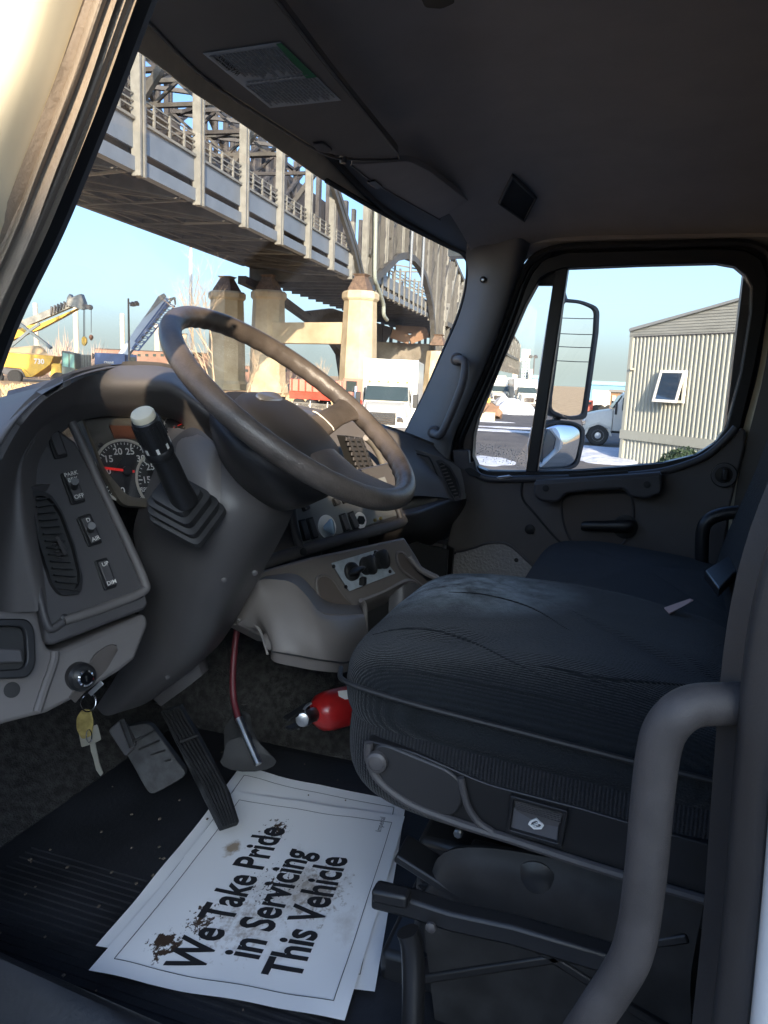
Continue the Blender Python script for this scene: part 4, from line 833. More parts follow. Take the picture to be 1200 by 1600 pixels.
drv = thing('driver_seat', (1.09, .08, FL), 'driver seat with blue-black cloth cushion, ribbed side and a plastic skirt with a small badge', 'vehicle seat')
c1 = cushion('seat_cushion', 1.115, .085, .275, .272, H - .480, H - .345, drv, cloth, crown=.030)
c2 = cushion('cushion_side', 1.105, .08, .268, .268, H - .57, H - .395, drv, side_cloth, crown=0, seed=5)
MB().tube(cr([V((.840, -.16, H - .412)), V((.834, -.05, H - .404)), V((.833, .1, H - .392)), V((.836, .24, H - .382)), V((.850, .325, H - .376)), V((.89, .348, H - .376))], 60), .0035, 8).build('piping', M['rubber'], drv)
# backrest: tall rounded slab leaning back
def slab(name, cx, y0, z0, hw, h, th, lean, parent, m_, n=30):
    rings = []
    for k in range(19):
        t = k / 18; z = z0 + h * t; e = 1 - abs(2 * t - 1) ** 5; w = hw * (.55 + .45 * e ** .5) * (1 - .12 * t); d = th * (.35 + .65 * e ** .5)
        yc = y0 - lean * t - .05 * math.sin(t * math.pi)
        rings.append([V((cx + w * math.copysign(abs(math.cos(q)) ** .7, math.cos(q)), yc + d * math.copysign(abs(math.sin(q)) ** .8, math.sin(q)), z)) for q in [2 * math.pi * i / n for i in range(n)]])
    return MB().loft(rings).build(name, m_, parent, angle=180)
slab('backrest', 1.09, -.215, H - .42, .245, .74, .065, .16, drv, plain_cloth)
MB().loft([[V((1.09 + .247 * math.cos(q), -.26 - .16 * t + .03 * math.sin(q), H - .40 + .60 * t)) for q in [2 * math.pi * i / 16 for i in range(16)]] for t in (0, .25, .5, .75, 1)]).build('back_shell', M['black'], drv)
# plastic skirt along the door side
XS = .835
def sk(a, b, x=XS): return X(a, b, x)
skl = rnd([(572, 1156), (640, 1172), (760, 1225), (905, 1262), (1000, 1290), (1145, 1330), (1140, 1420), (1115, 1412), (960, 1366), (800, 1310), (722, 1290), (640, 1265), (590, 1222), (573, 1185)], [6, 30, 30, 0, 0, 4, 4, 0, 0, 0, 30, 30, 30, 10], 4)
skt = MB().prism([sk(a, b) for a, b in skl], (.03, 0, 0)).build('side_skirt', M['black'], drv, bevel=.004)
MB().tube(cr([sk(a, b, XS - .004) for a, b in [(576, 1160), (576, 1185), (592, 1218), (635, 1252), (690, 1276), (735, 1292), (800, 1312), (900, 1345), (1000, 1376), (1115, 1410)]], 60), .0055, 8).build('skirt_rim', M['dark'], drv)
MB().tube(cr([sk(a, b, XS - .004) for a, b in [(720, 1215), (724, 1235), (732, 1262), (748, 1285), (770, 1300)]], 20), .0045, 8).build('skirt_rib', M['dark'], drv)
kpn = rnd([(583, 1166), (600, 1162), (700, 1203), (722, 1222), (722, 1262), (706, 1278), (660, 1264), (600, 1228), (584, 1195)], 16)
ck = MB().prism([sk(a, b, XS - .006) for a, b in kpn], (.006, 0, 0)).build('control_cover', mat('cover_plastic', (.028, .028, .030), .45, bump=.2, bscale=600, bdist=.0005), drv, bevel=.003)
MB().lathe(sk(590, 1189, XS - .006), (-1, -.1, .1), [(.0135, 0), (.0125, .008), (.009, .010), (.009, .008), (.005, .009)], 20).build('recliner_knob', M['dark'], ck)
bq = [(797, 1243), (888, 1268), (878, 1326), (790, 1302)]
bf = MB().ring([sk(a, b, XS - .008) for a, b in rnd(bq, 4)], [sk(a, b, XS - .008) for a, b in rnd([(803, 1250), (880, 1272), (871, 1318), (797, 1297)], 3)], (.008, 0, 0)).build('badge_frame', M['black'], drv, bevel=.001)
bgm = mat('badge_plate', (.11, .11, .12), .35)
MB().prism([sk(a, b, XS - .003) for a, b in [(803, 1250), (880, 1272), (872, 1292), (840, 1286), (806, 1266)]], (.003, 0, 0)).build('badge_cover', M['dark'], bf)
for k in range(5): MB().bar(sk(806, 1254 + k * 2.6, XS - .004), sk(876, 1273 + k * 3, XS - .004), .0012, .001).build('cover_rib', M['dark'], bf)
MB().prism([sk(a, b, XS - .002) for a, b in [(803, 1262), (840, 1286), (872, 1292), (870, 1318), (798, 1298)]], (.002, 0, 0)).build('badge_plate', bgm, bf)
MB().ring([sk(a, b, XS - .006) for a, b in rnd([(838, 1279), (850, 1290), (846, 1296), (834, 1296), (825, 1288), (828, 1283)], 1)], [sk(a, b, XS - .006) for a, b in rnd([(838, 1282), (846, 1290), (843, 1293), (835, 1293), (829, 1288), (831, 1285)], 1)], (.002, 0, 0)).build('diamond_emblem', M['white'], bf)
for k in range(3): MB().bar(sk(831 + k * 3, 1289 - k * 2, XS - .006), sk(838 + k * 3, 1291 - k * 2, XS - .006), .0012, .001).build('emblem_bar', M['white'], bf)
# pedestal and slide rails
pd = MB(); pd.loft([[V((x, y, z)) for x, y in ((.90, -.22), (1.29, -.22), (1.29, .28), (.90, .28))] for z in (FL, FL + .05)] ); pd.box((1.09, .03, FL + .12), (.34, .42, .2)); pd.build('pedestal', M['black'], drv, bevel=.01)
for x in (.88, 1.30): MB().box((x, -.04, FL + .24), (.03, .40, .03)).build('slide_rail', M['black'], drv, bevel=.004)
lk = MB(); lk.bar(V((.875, -.15, FL + .07)), V((.875, .25, FL + .23)), .012, .05, up=(1, 0, 0)); lk.bar(V((.870, .22, FL + .06)), V((.870, -.10, FL + .22)), .012, .04, up=(1, 0, 0)); lk.build('scissor_link', M['black'], drv, bevel=.003)
MB().lathe(X(838, 1375, .86), (-1, 0, 0), [(.026, 0), (.026, .004), (.018, .008), (.010, .010)], 20).build('pivot_bolt', M['black'], drv)
for a, b in ((700, 1400), (717, 1300)): MB().lathe(X(a, b, .86), (-1, 0, 0), [(.006, 0), (.006, .005), (.004, .007)], 8).build('bolt', M['steel'], drv)
MB().sheet([[X(a, b, .86) for a, b in [(668, 1385), (690, 1335), (760, 1325), (900, 1350), (1100, 1410)]], [X(a, b, .85) for a, b in [(660, 1420), (700, 1400), (790, 1400), (930, 1450), (1080, 1520)]], [X(a, b, .86) for a, b in [(680, 1600), (700, 1600), (790, 1600), (900, 1600), (1080, 1600)]]], 20, 14, .01).build('rubber_bellows', M['rubber'], drv)
# adjusting lever in front of the pedestal and its upright
lev = MB(); lev.loft([[X(a, b, .74) + V((-.002 if k < 2 else .022, 0, 0)) * 1 + V((0, 0, (.012 if k in (0, 3) else -.012))) for k in range(4)] for a, b in ((580, 1405), (640, 1420), (700, 1440), (800, 1462), (960, 1510))]); lev.build('seat_lever', M['black'], drv, bevel=.004)
MB().bar(X(584, 1393, .735), X(640, 1404, .735), .020, .016).build('lever_grip', M['black'], drv, bevel=.004)
MB().lathe(X(674, 1447, .735), (-1, 0, 0), [(.006, 0), (.006, .004), (.003, .006)], 10).build('lever_rivet', M['dark'], drv)
MB().tube(cr([X(a, b, .74) for a, b in [(637, 1455), (644, 1480), (646, 1540), (644, 1640)]], 14), [.013] * 14, 12).build('lever_post', M['black'], drv)
# passenger seat: bench cushion and backrest beyond
pas = thing('passenger_seat', (1.92, -.05, FL), 'passenger bench seat in dark blue-black cloth beyond the driver seat', 'vehicle seat')
cushion('seat_cushion', 1.93, -.02, .40, .27, H - .58, H - .445, pas, plain_cloth, crown=.02, seed=9)
MB().box((1.93, -.02, FL + .14), (.72, .46, .26)).build('seat_box', M['black'], pas, bevel=.02)
slab('backrest', 1.90, -.235, H - .50, .42, .80, .07, .14, pas, plain_cloth)
# belt tongue and buckle strap on the cushions
blt = thing('seat_belt_buckle', Z(1140, 1030, -.42), 'dark seat belt strap with a pale edged buckle between the two seats', 'seat belt')
MB().prism([Z(a, b, -.40) for a, b in [(1100, 905), (1138, 880), (1150, 905), (1122, 935)]], (0, 0, .02)).build('buckle_case', M['black'], blt, bevel=.003)
MB().tube(cr([Z(a, b, -.375) for a, b in [(1092, 970), (1105, 990), (1122, 1012), (1135, 1028)]], 14), .008, 6).build('belt_strap', M['black'], blt)
MB().bar(Z(1124, 1014, -.368), Z(1134, 1027, -.368), .010, .003).build('buckle_tongue', M['steel'], blt)
MB().tube(cr([Z(a, b, -.37) for a, b in [(1137, 1040), (1146, 1030), (1160, 1024), (1175, 1022)]], 10), .008, 6).build('buckle_rim', M['steel'], blt)
slip = MB().prism([Z(a, b, -.335) for a, b in [(1038, 951), (1078, 937), (1083, 941), (1046, 960)]], (0, 0, .002)); slip.v[2].z += .004
so_ = tag(slip.build('paper_slip', mat('pink_paper', (.62, .42, .38), .7)), 'small folded pink and white paper slip lying on the driver seat cushion', 'paper slip')

# sewn seams and pulled creases on the cushion, laid on its surface
from mathutils.bvhtree import BVHTree
_o = c1.data; _off = V(c1['_o']); _t = BVHTree.FromPolygons([v.co + _off for v in _o.vertices], [tuple(p.vertices) for p in _o.polygons])
for pts, r_, nm in (([(582, 992), (620, 984), (670, 984), (735, 1002), (800, 1034), (865, 1064)], .0022, 'seam'), ([(556, 1046), (640, 1050), (720, 1062), (800, 1078), (900, 1100), (985, 1118)], .0022, 'seam'),
                    ([(700, 925), (760, 930), (830, 950), (890, 985)], .0018, 'seam'), ([(885, 1052), (940, 1060), (1010, 1066), (1090, 1072)], .0026, 'crease'), ([(840, 1040), (900, 1052), (960, 1078)], .0022, 'crease')):
    q = []
    for p in cr([V((a, b, 0)) for a, b in pts], 34):
        d = ray(p.x, p.y).normalized(); h_ = _t.ray_cast(E0, d)
        if h_[0] is not None: q.append(h_[0])
    if len(q) > 4: MB().tube(q, [r_ * math.sin(math.pi * (i + .4) / (len(q) - .2)) ** .5 for i in range(len(q))], 6).build(nm, plain_cloth, c1)
# ================================================================ THINGS ON THE FLOOR
fm = MB(); fm.prism([V((x, y, FL + .002)) for x, y in rnd([(.60, -.15), (.60, .98), (1.44, .98), (1.44, .55), (1.40, -.15)], .04)], (0, 0, .006)); fmo = fm.build('floor_mat', M['mat'], None, bevel=.002)
tag(fmo, 'black ribbed rubber floor mat under the pedals and the paper sheets', 'floor mat')
rb = MB()
for k in range(26):
    x = .615 + k * .0135; rb.bar(V((x, .30 + .004 * (k % 3), FL + .009)), V((x + .10 * 0, .93, FL + .009)), .005, .004)
stuff(rb.build('mat_rib', M['mat'], None)); bpy.data.objects['mat_rib'].parent = fmo
rb2 = MB()
for k in range(14):
    y = .32 + k * .016; rb2.bar(V((.62, y, FL + .012)), V((.96, y, FL + .012)), .006, .004)
# hump left of the pedals
MB().sheet([[V((.56, y, FL + .01)) for y in (.4, .7, 1.0)], [V((.62, y, FL + .06)) for y in (.4, .7, 1.0)], [V((.66, y, FL + .07 + (y - .4) * .1)) for y in (.4, .7, 1.0)], [V((.72, y, FL + .008)) for y in (.4, .7, 1.0)]], 12, 14, .01, away=(.7, .7, H)).build('floor_ridge', M['mat'], cab)
# ---- disposable paper mats
paperm = mat('paper', (.86, .86, .86), .75, bump=.25, bscale=6, bdist=.01)
def paper_dirt():
    m = mat('dirty_paper', (.8, .8, .8), .75); n = m.node_tree; L = n.links.new; b = n.nodes['Principled BSDF']; tc = n.nodes.new('ShaderNodeTexCoord')
    def blob(cx, cy, r, seed, scale, thr, soft):
        sub = n.nodes.new('ShaderNodeVectorMath'); sub.operation = 'DISTANCE'; sub.inputs[1].default_value = (cx, cy, 0); L(tc.outputs['UV'], sub.inputs[0])
        mr = n.nodes.new('ShaderNodeMapRange'); mr.inputs[1].default_value = 0; mr.inputs[2].default_value = r; mr.inputs[3].default_value = .30; mr.inputs[4].default_value = -.25; L(sub.outputs['Value'], mr.inputs[0])
        ns = n.nodes.new('ShaderNodeTexNoise'); ns.noise_dimensions = '4D'; ns.inputs['W'].default_value = seed; ns.inputs['Scale'].default_value = scale; ns.inputs['Detail'].default_value = 5; ns.inputs['Roughness'].default_value = .65; L(tc.outputs['UV'], ns.inputs['Vector'])
        ad = n.nodes.new('ShaderNodeMath'); L(ns.outputs['Fac'], ad.inputs[0]); L(mr.outputs[0], ad.inputs[1])
        st = n.nodes.new('ShaderNodeMapRange'); st.inputs[1].default_value = thr; st.inputs[2].default_value = thr + soft; L(ad.outputs[0], st.inputs[0]); return st.outputs[0]
    cur = None; base = (.86, .86, .86, 1)
    for args, colr in [((.45, .62, .60, 1, 7, .58, .35), (.52, .47, .42, 1)), ((.30, .45, .45, 5, 30, .66, .25), (.38, .31, .25, 1)), ((.66, .20, .11, 2, 14, .55, .2), (.36, .28, .20, 1)), ((.5, .7, .5, 12, 34, .68, .12), (.40, .35, .30, 1)),
                       ((.15, .20, .17, 2, 26, .64, .04), (.05, .028, .016, 1)), ((.28, .28, .26, 8, 40, .71, .04), (.06, .035, .02, 1)), ((.80, .36, .24, 3, 38, .70, .04), (.07, .042, .025, 1)), ((.5, .5, .7, 9, 60, .80, .03), (.08, .06, .05, 1))]:
        f = blob(*args); mx = n.nodes.new('ShaderNodeMix'); mx.data_type = 'RGBA'; L(f, mx.inputs[0])
        if cur is None: mx.inputs[6].default_value = base
        else: L(cur, mx.inputs[6])
        mx.inputs[7].default_value = colr; cur = mx.outputs[2]
    L(cur, b.inputs['Base Color']); return m
def paper(name, cpx, zoff, m_, label, seed, curl):
    c = [Z(a, b, -.83 + zoff) for a, b in cpx]      # u along the print lines, v across
    nu, nv = 40, 30; vs = []; uv = []
    def place(u, v, o=0.):
        p = (c[0] * (1 - u) + c[1] * u) * (1 - v) + (c[3] * (1 - u) + c[2] * u) * v
        p = p + V((0, 0, 1)) * (o + .006 + curl * (abs(2 * u - 1) ** 3 * .5 + (1 if u < .5 else 0) * 0) + .004 * noise.noise(V((u * 4 + seed, v * 4, 0))) + curl * .8 * max(0, .25 - v) * 2 * abs(2 * u - 1)); return p
    for j in range(nv):
        for i in range(nu): vs.append(place(i / (nu - 1), j / (nv - 1))); uv.append((i / (nu - 1), j / (nv - 1)))
    o = len(vs); vs += [v - V((0, 0, .0004)) for v in vs]; fs = []
    for j in range(nv - 1):
        for i in range(nu - 1): q = (j * nu + i, j * nu + i + 1, (j + 1) * nu + i + 1, (j + 1) * nu + i); fs += [q, tuple(o + k for k in reversed(q))]
    ob = MB().add(vs, fs).build(name, m_); me = ob.data; ul = me.uv_layers.new(name='UV')
    for lp in me.loops: ul.data[lp.index].uv = uv[lp.vertex_index % o]
    tag(ob, label, 'paper mat', 'printed paper floor mats')
    return ob, place
dp = paper_dirt()
_, pl0 = paper('paper_mat', [(150, 1492), (375, 1208), (634, 1262), (585, 1560)], .004, paperm, 'lower printed paper mat, mostly covered by the sheet with the big black words', 2, .010)
pb, pl1 = paper('paper_mat', [(139, 1531), (367, 1246), (632, 1284), (538, 1606)], .010, dp, 'top paper mat on the floor with large black words and dirt marks', 5, .010)
def linework(pl, par, o=.0012):
    mb = MB()
    pts = [(.055, .06), (.945, .06), (.945, .94), (.055, .94)]
    for i in range(4):
        a, b = pts[i], pts[(i + 1) % 4]
        for k in range(24):
            u0 = a[0] + (b[0] - a[0]) * k / 24; v0 = a[1] + (b[1] - a[1]) * k / 24; u1 = a[0] + (b[0] - a[0]) * (k + 1) / 24; v1 = a[1] + (b[1] - a[1]) * (k + 1) / 24
            mb.bar(pl(u0, v0, o), pl(u1, v1, o), .0009, .0003)
    ob = mb.build('border_line', M['printdk'], None); ob.parent = par
linework(pl0, _); linework(pl1, pb)
def ptext(s, u, v, size, bold=.02, xs=1.0, res=1):
    cu = bpy.data.curves.new('print', 'FONT'); cu.body = s; cu.size = 1; cu.align_x = 'CENTER'; cu.align_y = 'CENTER'; cu.offset = bold; cu.resolution_u = 3
    t = bpy.data.objects.new('print', cu); C.objects.link(t); bpy.context.view_layer.update()
    me = bpy.data.meshes.new_from_object(t.evaluated_get(bpy.context.evaluated_depsgraph_get())); bpy.data.objects.remove(t)
    bm = bmesh.new(); bm.from_mesh(me); bmesh.ops.triangulate(bm, faces=bm.faces); bmesh.ops.subdivide_edges(bm, edges=[e for e in bm.edges if e.calc_length() > .25], cuts=1); bm.to_mesh(me); bm.free()
    for vv in me.vertices: vv.co = pl1(u + vv.co.x * size * xs, v - vv.co.y * size * 1.43, .0010)
    me.materials.clear(); me.materials.append(mat('paper_ink', (.018, .018, .02), .6)); ob = bpy.data.objects.new('print', me); C.objects.link(ob); ob.parent = pb; ob['_o'] = (0, 0, 0); return ob
ptext('We Take Pride', .445, .335, .148, .028, .80)
ptext('in Servicing', .43, .525, .148, .028, .80)
ptext('This Vehicle', .405, .715, .148, .028, .80)
cu_l = ptext('Imperial', .925, .885, .030, .0)
# ---- pedals
bp_ = thing('brake_pedal', Z(235, 1180, -.72), 'scuffed black brake pedal under the steering column', 'pedal')
pq = [D(176, 1140, 1.50), D(232, 1128, 1.50), D(290, 1205, 1.47), D(288, 1215, 1.47), D(240, 1242, 1.44), D(230, 1238, 1.44)]
scuff = mat('scuffed_rubber', (.045, .047, .050), .5, col2=(.012, .012, .013), vscale=38, bump=.4, bscale=90)
MB().prism(rnd(pq, .015), cF * .02).build('pedal_pad', scuff, bp_, bevel=.004)
lp = MB().prism(rnd([D(168, 1142, 1.49), D(188, 1124, 1.49), D(212, 1165, 1.47), D(196, 1185, 1.47)], .008), cF * .02).build('pedal_arm', M['dark'], bp_, bevel=.003)
MB().bar(D(190, 1125, 1.475), D(206, 1168, 1.46), .008, .006).build('arm_edge', M['steel'], bp_)
for k in range(5): MB().bar(D(205 + k * 12, 1160 + k * 11, 1.475), D(240 + k * 9, 1142 + k * 15, 1.475), .003, .003).build('pad_rib', M['rubber'], bp_)
apd = thing('accelerator_pedal', Z(310, 1190, -.75), 'long ribbed black accelerator pedal beside the brake pedal', 'pedal')
aq = [D(250, 1112, 1.52), D(282, 1102, 1.52), D(320, 1170, 1.46), D(356, 1240, 1.38), D(372, 1290, 1.33), D(342, 1300, 1.33), D(300, 1215, 1.41), D(268, 1150, 1.47)]
MB().prism(aq, cF * .018).build('pedal_plate', scuff, apd, bevel=.003)
for k in range(6):
    t = k / 5; L0 = [D(254, 1114, 1.515), D(283, 1165, 1.445), D(318, 1222, 1.385), D(350, 1292, 1.315)]; L1 = [D(280, 1106, 1.515), D(314, 1163, 1.445), D(350, 1228, 1.37), D(370, 1286, 1.315)]
    MB().tube([p.lerp(q, t) for p, q in zip(L0, L1)], .0028, 6).build('pedal_rib', M['rubber'], apd)
for a, b, c_, d_ in ((282, 1158, 310, 1148),): MB().bar(D(a, b, 1.44), D(c_, d_, 1.44), .006, .004).build('cross_rib', M['rubber'], apd)
# ---- red hose with steel end in a rubber boot
hs = thing('air_hose', Z(385, 1195, -.80), 'dark red air hose running down to a steel end in a rubber boot', 'hose')
MB().tube(cr([D(374, 962, 1.46), D(368, 1000, 1.46), D(364, 1050, 1.45), D(365, 1090, 1.44), D(373, 1125, 1.42)], 30), .0062, 10).build('hose', M['redhose'], hs)
MB().tube([D(373, 1122, 1.42), D(388, 1158, 1.40), D(404, 1194, 1.38)], .0068, 12).build('hose_end', M['steel'], hs)
MB().loft([[D(cx + math.cos(q) * w_, cy + math.sin(q) * h_, t) for q in [2 * math.pi * k / 14 for k in range(14)]] for cx, cy, w_, h_, t in ((378, 1120, 14, 8, 1.46), (372, 1140, 22, 12, 1.46), (380, 1170, 30, 18, 1.46), (388, 1190, 44, 16, 1.45))]).build('floor_boot', M['rubber'], hs)
# ---- fire extinguisher lying on the floor by the console
ex = thing('fire_extinguisher', Z(515, 1125, -.78), 'small red fire extinguisher with black valve head lying behind the seat front', 'fire extinguisher')
c0 = D(530, 1106, 1.56); c1_ = D(492, 1116, 1.51); adx = (c1_ - c0).normalized()
MB().lathe(c0 - adx * .10, adx, [(.02, 0), (.036, .01), (.040, .03), (.040, .125), (.036, .148), (.024, .162), (.014, .168)], 28).build('cylinder', M['red'], ex)
MB().lathe(c1_ + adx * .000, adx, [(.014, -.01), (.014, .02), (.018, .022), (.018, .035), (.010, .038)], 16).build('valve', M['steel'], ex)
MB().bar(c1_ + adx * .02 + cU * .02, c1_ + adx * .075 + cU * .005, .018, .006).build('squeeze_lever', M['black'], ex, bevel=.002)
MB().bar(c1_ + adx * .02 - cU * .01, c1_ + adx * .07 - cU * .015, .016, .006).build('carry_handle', M['black'], ex, bevel=.002)
MB().lathe(c1_ + adx * .03 - cF * .012, -cF, [(.013, 0), (.013, .008), (.011, .009)], 20).build('pressure_gauge', M['steel'], ex)
MB().tube(cr([D(487, 1098, 1.48), D(478, 1104, 1.48), D(470, 1120, 1.48), D(466, 1140, 1.48)], 14), .003, 6).build('pull_ring', M['steel'], ex)
MB().prism([D(528, 1080, 1.525), D(548, 1078, 1.53), D(546, 1092, 1.53), D(530, 1094, 1.525)], cF * .002).build('label_patch', M['printwh'], ex)
# ---- ignition lock and keys
ig = thing('ignition_lock', Gp(128, 1060, .02), 'chrome faced ignition lock in the lower dash panel', 'ignition lock')
igd = (GN + V((0, 0, -.15))).normalized(); ic = Gp(127, 1058, .010)
MB().lathe(ic, igd, [(.021, -.01), (.020, .004), (.016, .008)], 28).build('lock_collar', M['black'], ig)
MB().lathe(ic, igd, [(.0115, .0), (.0115, .016), (.009, .018)], 24).build('lock_cylinder', M['chrome'], ig)
MB().box(ic + igd * .0185, (.002, .003, .008)).build('key_slot', M['printdk'], ig)
MB().sheet([[Gp(a, b, .010) for a, b in [(110, 1090), (134, 1050), (150, 1022), (172, 1008), (182, 1010)]], [Gp(a, b, .004) for a, b in [(118, 1098), (145, 1068), (165, 1048), (176, 1030), (184, 1016)]]], 16, 6, .003).build('lock_recess', mat('recess_plastic', (.105, .092, .085), .5), ig)
kr = thing('key_ring', Gp(138, 1100, .03), 'ring of keys with a yellow tag hanging from the ignition lock', 'keys')
def Kp(a, b, o=0): return D(a, b, 1.10 - o)
MB().bar(Kp(140, 1085), Kp(160, 1066), .007, .0018, up=cF).build('ignition_key', M['steel'], kr, bevel=.0006)
cc_ = Kp(138, 1098); MB().tube([cc_ + (cR * math.cos(q) * .011 + cU * math.sin(q) * .012 + cF * .003 * math.sin(q)) for q in [2 * math.pi * k / 30 for k in range(30)]], .0011, 8, closed=True).build('split_ring', M['chrome'], kr)
MB().prism([Kp(a, b, .003) for a, b in rnd([(127, 1109), (141, 1108), (146, 1128), (143, 1150), (128, 1156), (119, 1140), (119, 1122)], 5)], cF * .003).build('key_tag', M['brass'], kr, bevel=.0008)
MB().prism([Kp(a, b) for a, b in rnd([(122, 1142), (152, 1132), (158, 1156), (146, 1162), (127, 1168)], 3)], cF * .002).build('key_head', mat('nickel_key', (.40, .38, .32), .4, metal=.9), kr, bevel=.0005)
kb_ = [(140, 1160), (148, 1158), (152, 1178), (155, 1192), (161, 1208), (157, 1213), (150, 1203), (146, 1186), (142, 1174)]
MB().prism([Kp(a, b) for a, b in kb_], cF * .002).build('key_blade', mat('worn_key', (.45, .43, .36), .4, metal=.9), kr)
MB().tube([Kp(139, 1150, .005) + (cR * math.cos(q) * .004 + cU * math.sin(q) * .009) for q in [2 * math.pi * k / 16 for k in range(16)]], .0007, 6, closed=True).build('link', M['chrome'], kr)

random.seed(41); db = MB()
for k in range(170):
    x = random.uniform(.64, 1.40); y = random.uniform(-.05, .95); r_ = random.uniform(.0015, .0045); c = V((x, y, FL + .011)); a0 = random.uniform(0, 6)
    q = [c + V((math.cos(a0 + a) * r_, math.sin(a0 + a) * r_ * .7, 0)) for a in (0, 1.5, 3.2, 4.6)]; db.prism(q, (0, 0, .0015))
dbo = db.build('floor_debris', mat('dried_mud', (.16, .13, .10), .95), None, flat=True); stuff(dbo); dbo['label'] = 'crumbs of dried mud scattered over the rubber floor mat'
# ================================================================ PASSENGER SIDE MIRROR (stands out from the door)
mr = thing('side_mirror', X(890, 600, 2.95), 'passenger side mirror outside the window: tall flat glass above a small convex one', 'mirror')
MN = V((math.sin(R(221)), math.cos(R(221)), .0)).normalized(); MP = E0 + ray(893, 560) * 2.85
def Mp(a, b, o=0.): return P(a, b, MP + MN * o, MN)
mglass = mat('mirror_glass', (.9, .93, .95), .0, metal=1)
o1 = rnd([(881, 466), (910, 469), (938, 480), (936, 520), (925, 600), (917, 655), (890, 657), (858, 646), (858, 620), (866, 560)], [6, 10, 12, 0, 0, 8, 10, 10, 0, 0], 4)
i1 = rnd([(882, 472), (909, 474), (932, 484), (930, 520), (919, 600), (912, 648), (890, 651), (862, 641), (863, 620), (871, 560)], [5, 8, 9, 0, 0, 7, 8, 8, 0, 0], 4)
MB().ring([Mp(a, b, .006) for a, b in o1], [Mp(a, b, .006) for a, b in i1], -MN * .05).build('mirror_frame', M['dark'], mr, bevel=.003)
MB().prism([Mp(a, b, -.002) for a, b in i1], -MN * .004).build('flat_glass', mglass, mr)
MB().prism([Mp(a, b, -.012) for a, b in o1], -MN * .08).build('mirror_shell', M['white'], mr, bevel=.02)
MN2 = V((math.sin(R(223)), math.cos(R(223)), .02)).normalized()
o2 = rnd([(846, 664), (870, 656), (900, 659), (915, 668), (914, 690), (905, 728), (890, 735), (838, 737), (838, 700)], [8, 10, 10, 8, 8, 10, 8, 5, 5], 4)
i2 = rnd([(850, 668), (871, 661), (898, 663), (909, 671), (908, 690), (900, 724), (888, 731), (842, 733), (842, 700)], [7, 8, 8, 7, 7, 8, 7, 4, 4], 4)
MB().ring([Mp(a, b, .006) for a, b in o2], [Mp(a, b, .006) for a, b in i2], -MN * .05).build('convex_frame', M['dark'], mr, bevel=.003)
ci = [Mp(a, b, .0) for a, b in i2]; cm = sum(ci, V()) / len(ci)
rg = [[cm + (p - cm) * s_ + MN * (.016 * (1 - s_ * s_)) for p in ci] for s_ in (1, .85, .7, .5, .3, .12, .02)]
MB().loft([[p - MN * .01 for p in rg[0]]] + rg).build('convex_glass', mglass, mr, angle=180)
MB().prism([Mp(a, b, -.012) for a, b in o2], -MN * .06).build('convex_shell', M['white'], mr, bevel=.015)
MB().tube(cr([Mp(853, 430, -.08) + V((-.25, 0, 0)), Mp(862, 436, -.08), Mp(872, 445, -.08), Mp(880, 470, -.08)], 16), .018, 12).build('upper_arm', M['dark'], mr)
MB().tube(cr([Mp(872, 640, -.06), Mp(868, 660, -.06), Mp(846, 735, -.06), Mp(842, 790, -.06) + V((-.3, 0, 0))], 20), .016, 12).build('lower_arm', M['dark'], mr)
# ================================================================ OUTSIDE: GROUND
def at(px, d, z=0.): p = E0 + ray(px, 608.5 + (px - 1016) * .04365) * d; return V((p.x, p.y, z))
def zat(px, py, d): return D(px, py, d).z
gm = mat('dry_grass_ground', (.55, .39, .23), .95, col2=(.36, .25, .14), vscale=.9, bump=1, bscale=3.5, bdist=.12, spec=.1)
def fan(rs, n=64):
    vs = [V((0, 0, 0))]; fs = []
    for r_ in rs: vs += [V((r_ * math.cos(2 * math.pi * k / n), r_ * math.sin(2 * math.pi * k / n), 0)) for k in range(n)]
    fs += [(0, 1 + k, 1 + (k + 1) % n) for k in range(n)]
    for j in range(len(rs) - 1): fs += [(1 + j * n + k, 1 + (j + 1) * n + k, 1 + (j + 1) * n + (k + 1) % n, 1 + j * n + (k + 1) % n) for k in range(n)]
    return vs, fs
vs, fs = fan([6, 20, 60, 150, 400, 1200, 4000]); g = MB().add(vs, fs); struct(g.build('ground', gm))
asph = mat('worn_asphalt', (.13, .12, .11), .85, col2=(.085, .08, .078), vscale=.7, bump=.6, bscale=40, bdist=.01, spec=.3)
rd = MB(); rd.add([V((-12, -40, .004)), V((-12, 3.0, .004)), V((16, 5.0, .004)), V((45, 13.0, .004)), V((85, 26, .004)), V((120, 20, .004)), V((110, -40, .004))], [(0, 1, 2, 3, 4, 5, 6)]); struct(rd.build('road', asph))
snow = mat('old_snow', (.52, .54, .58), .8, bump=1, bscale=2.2, bdist=.12, spec=.3, var=.08, vscale=3)
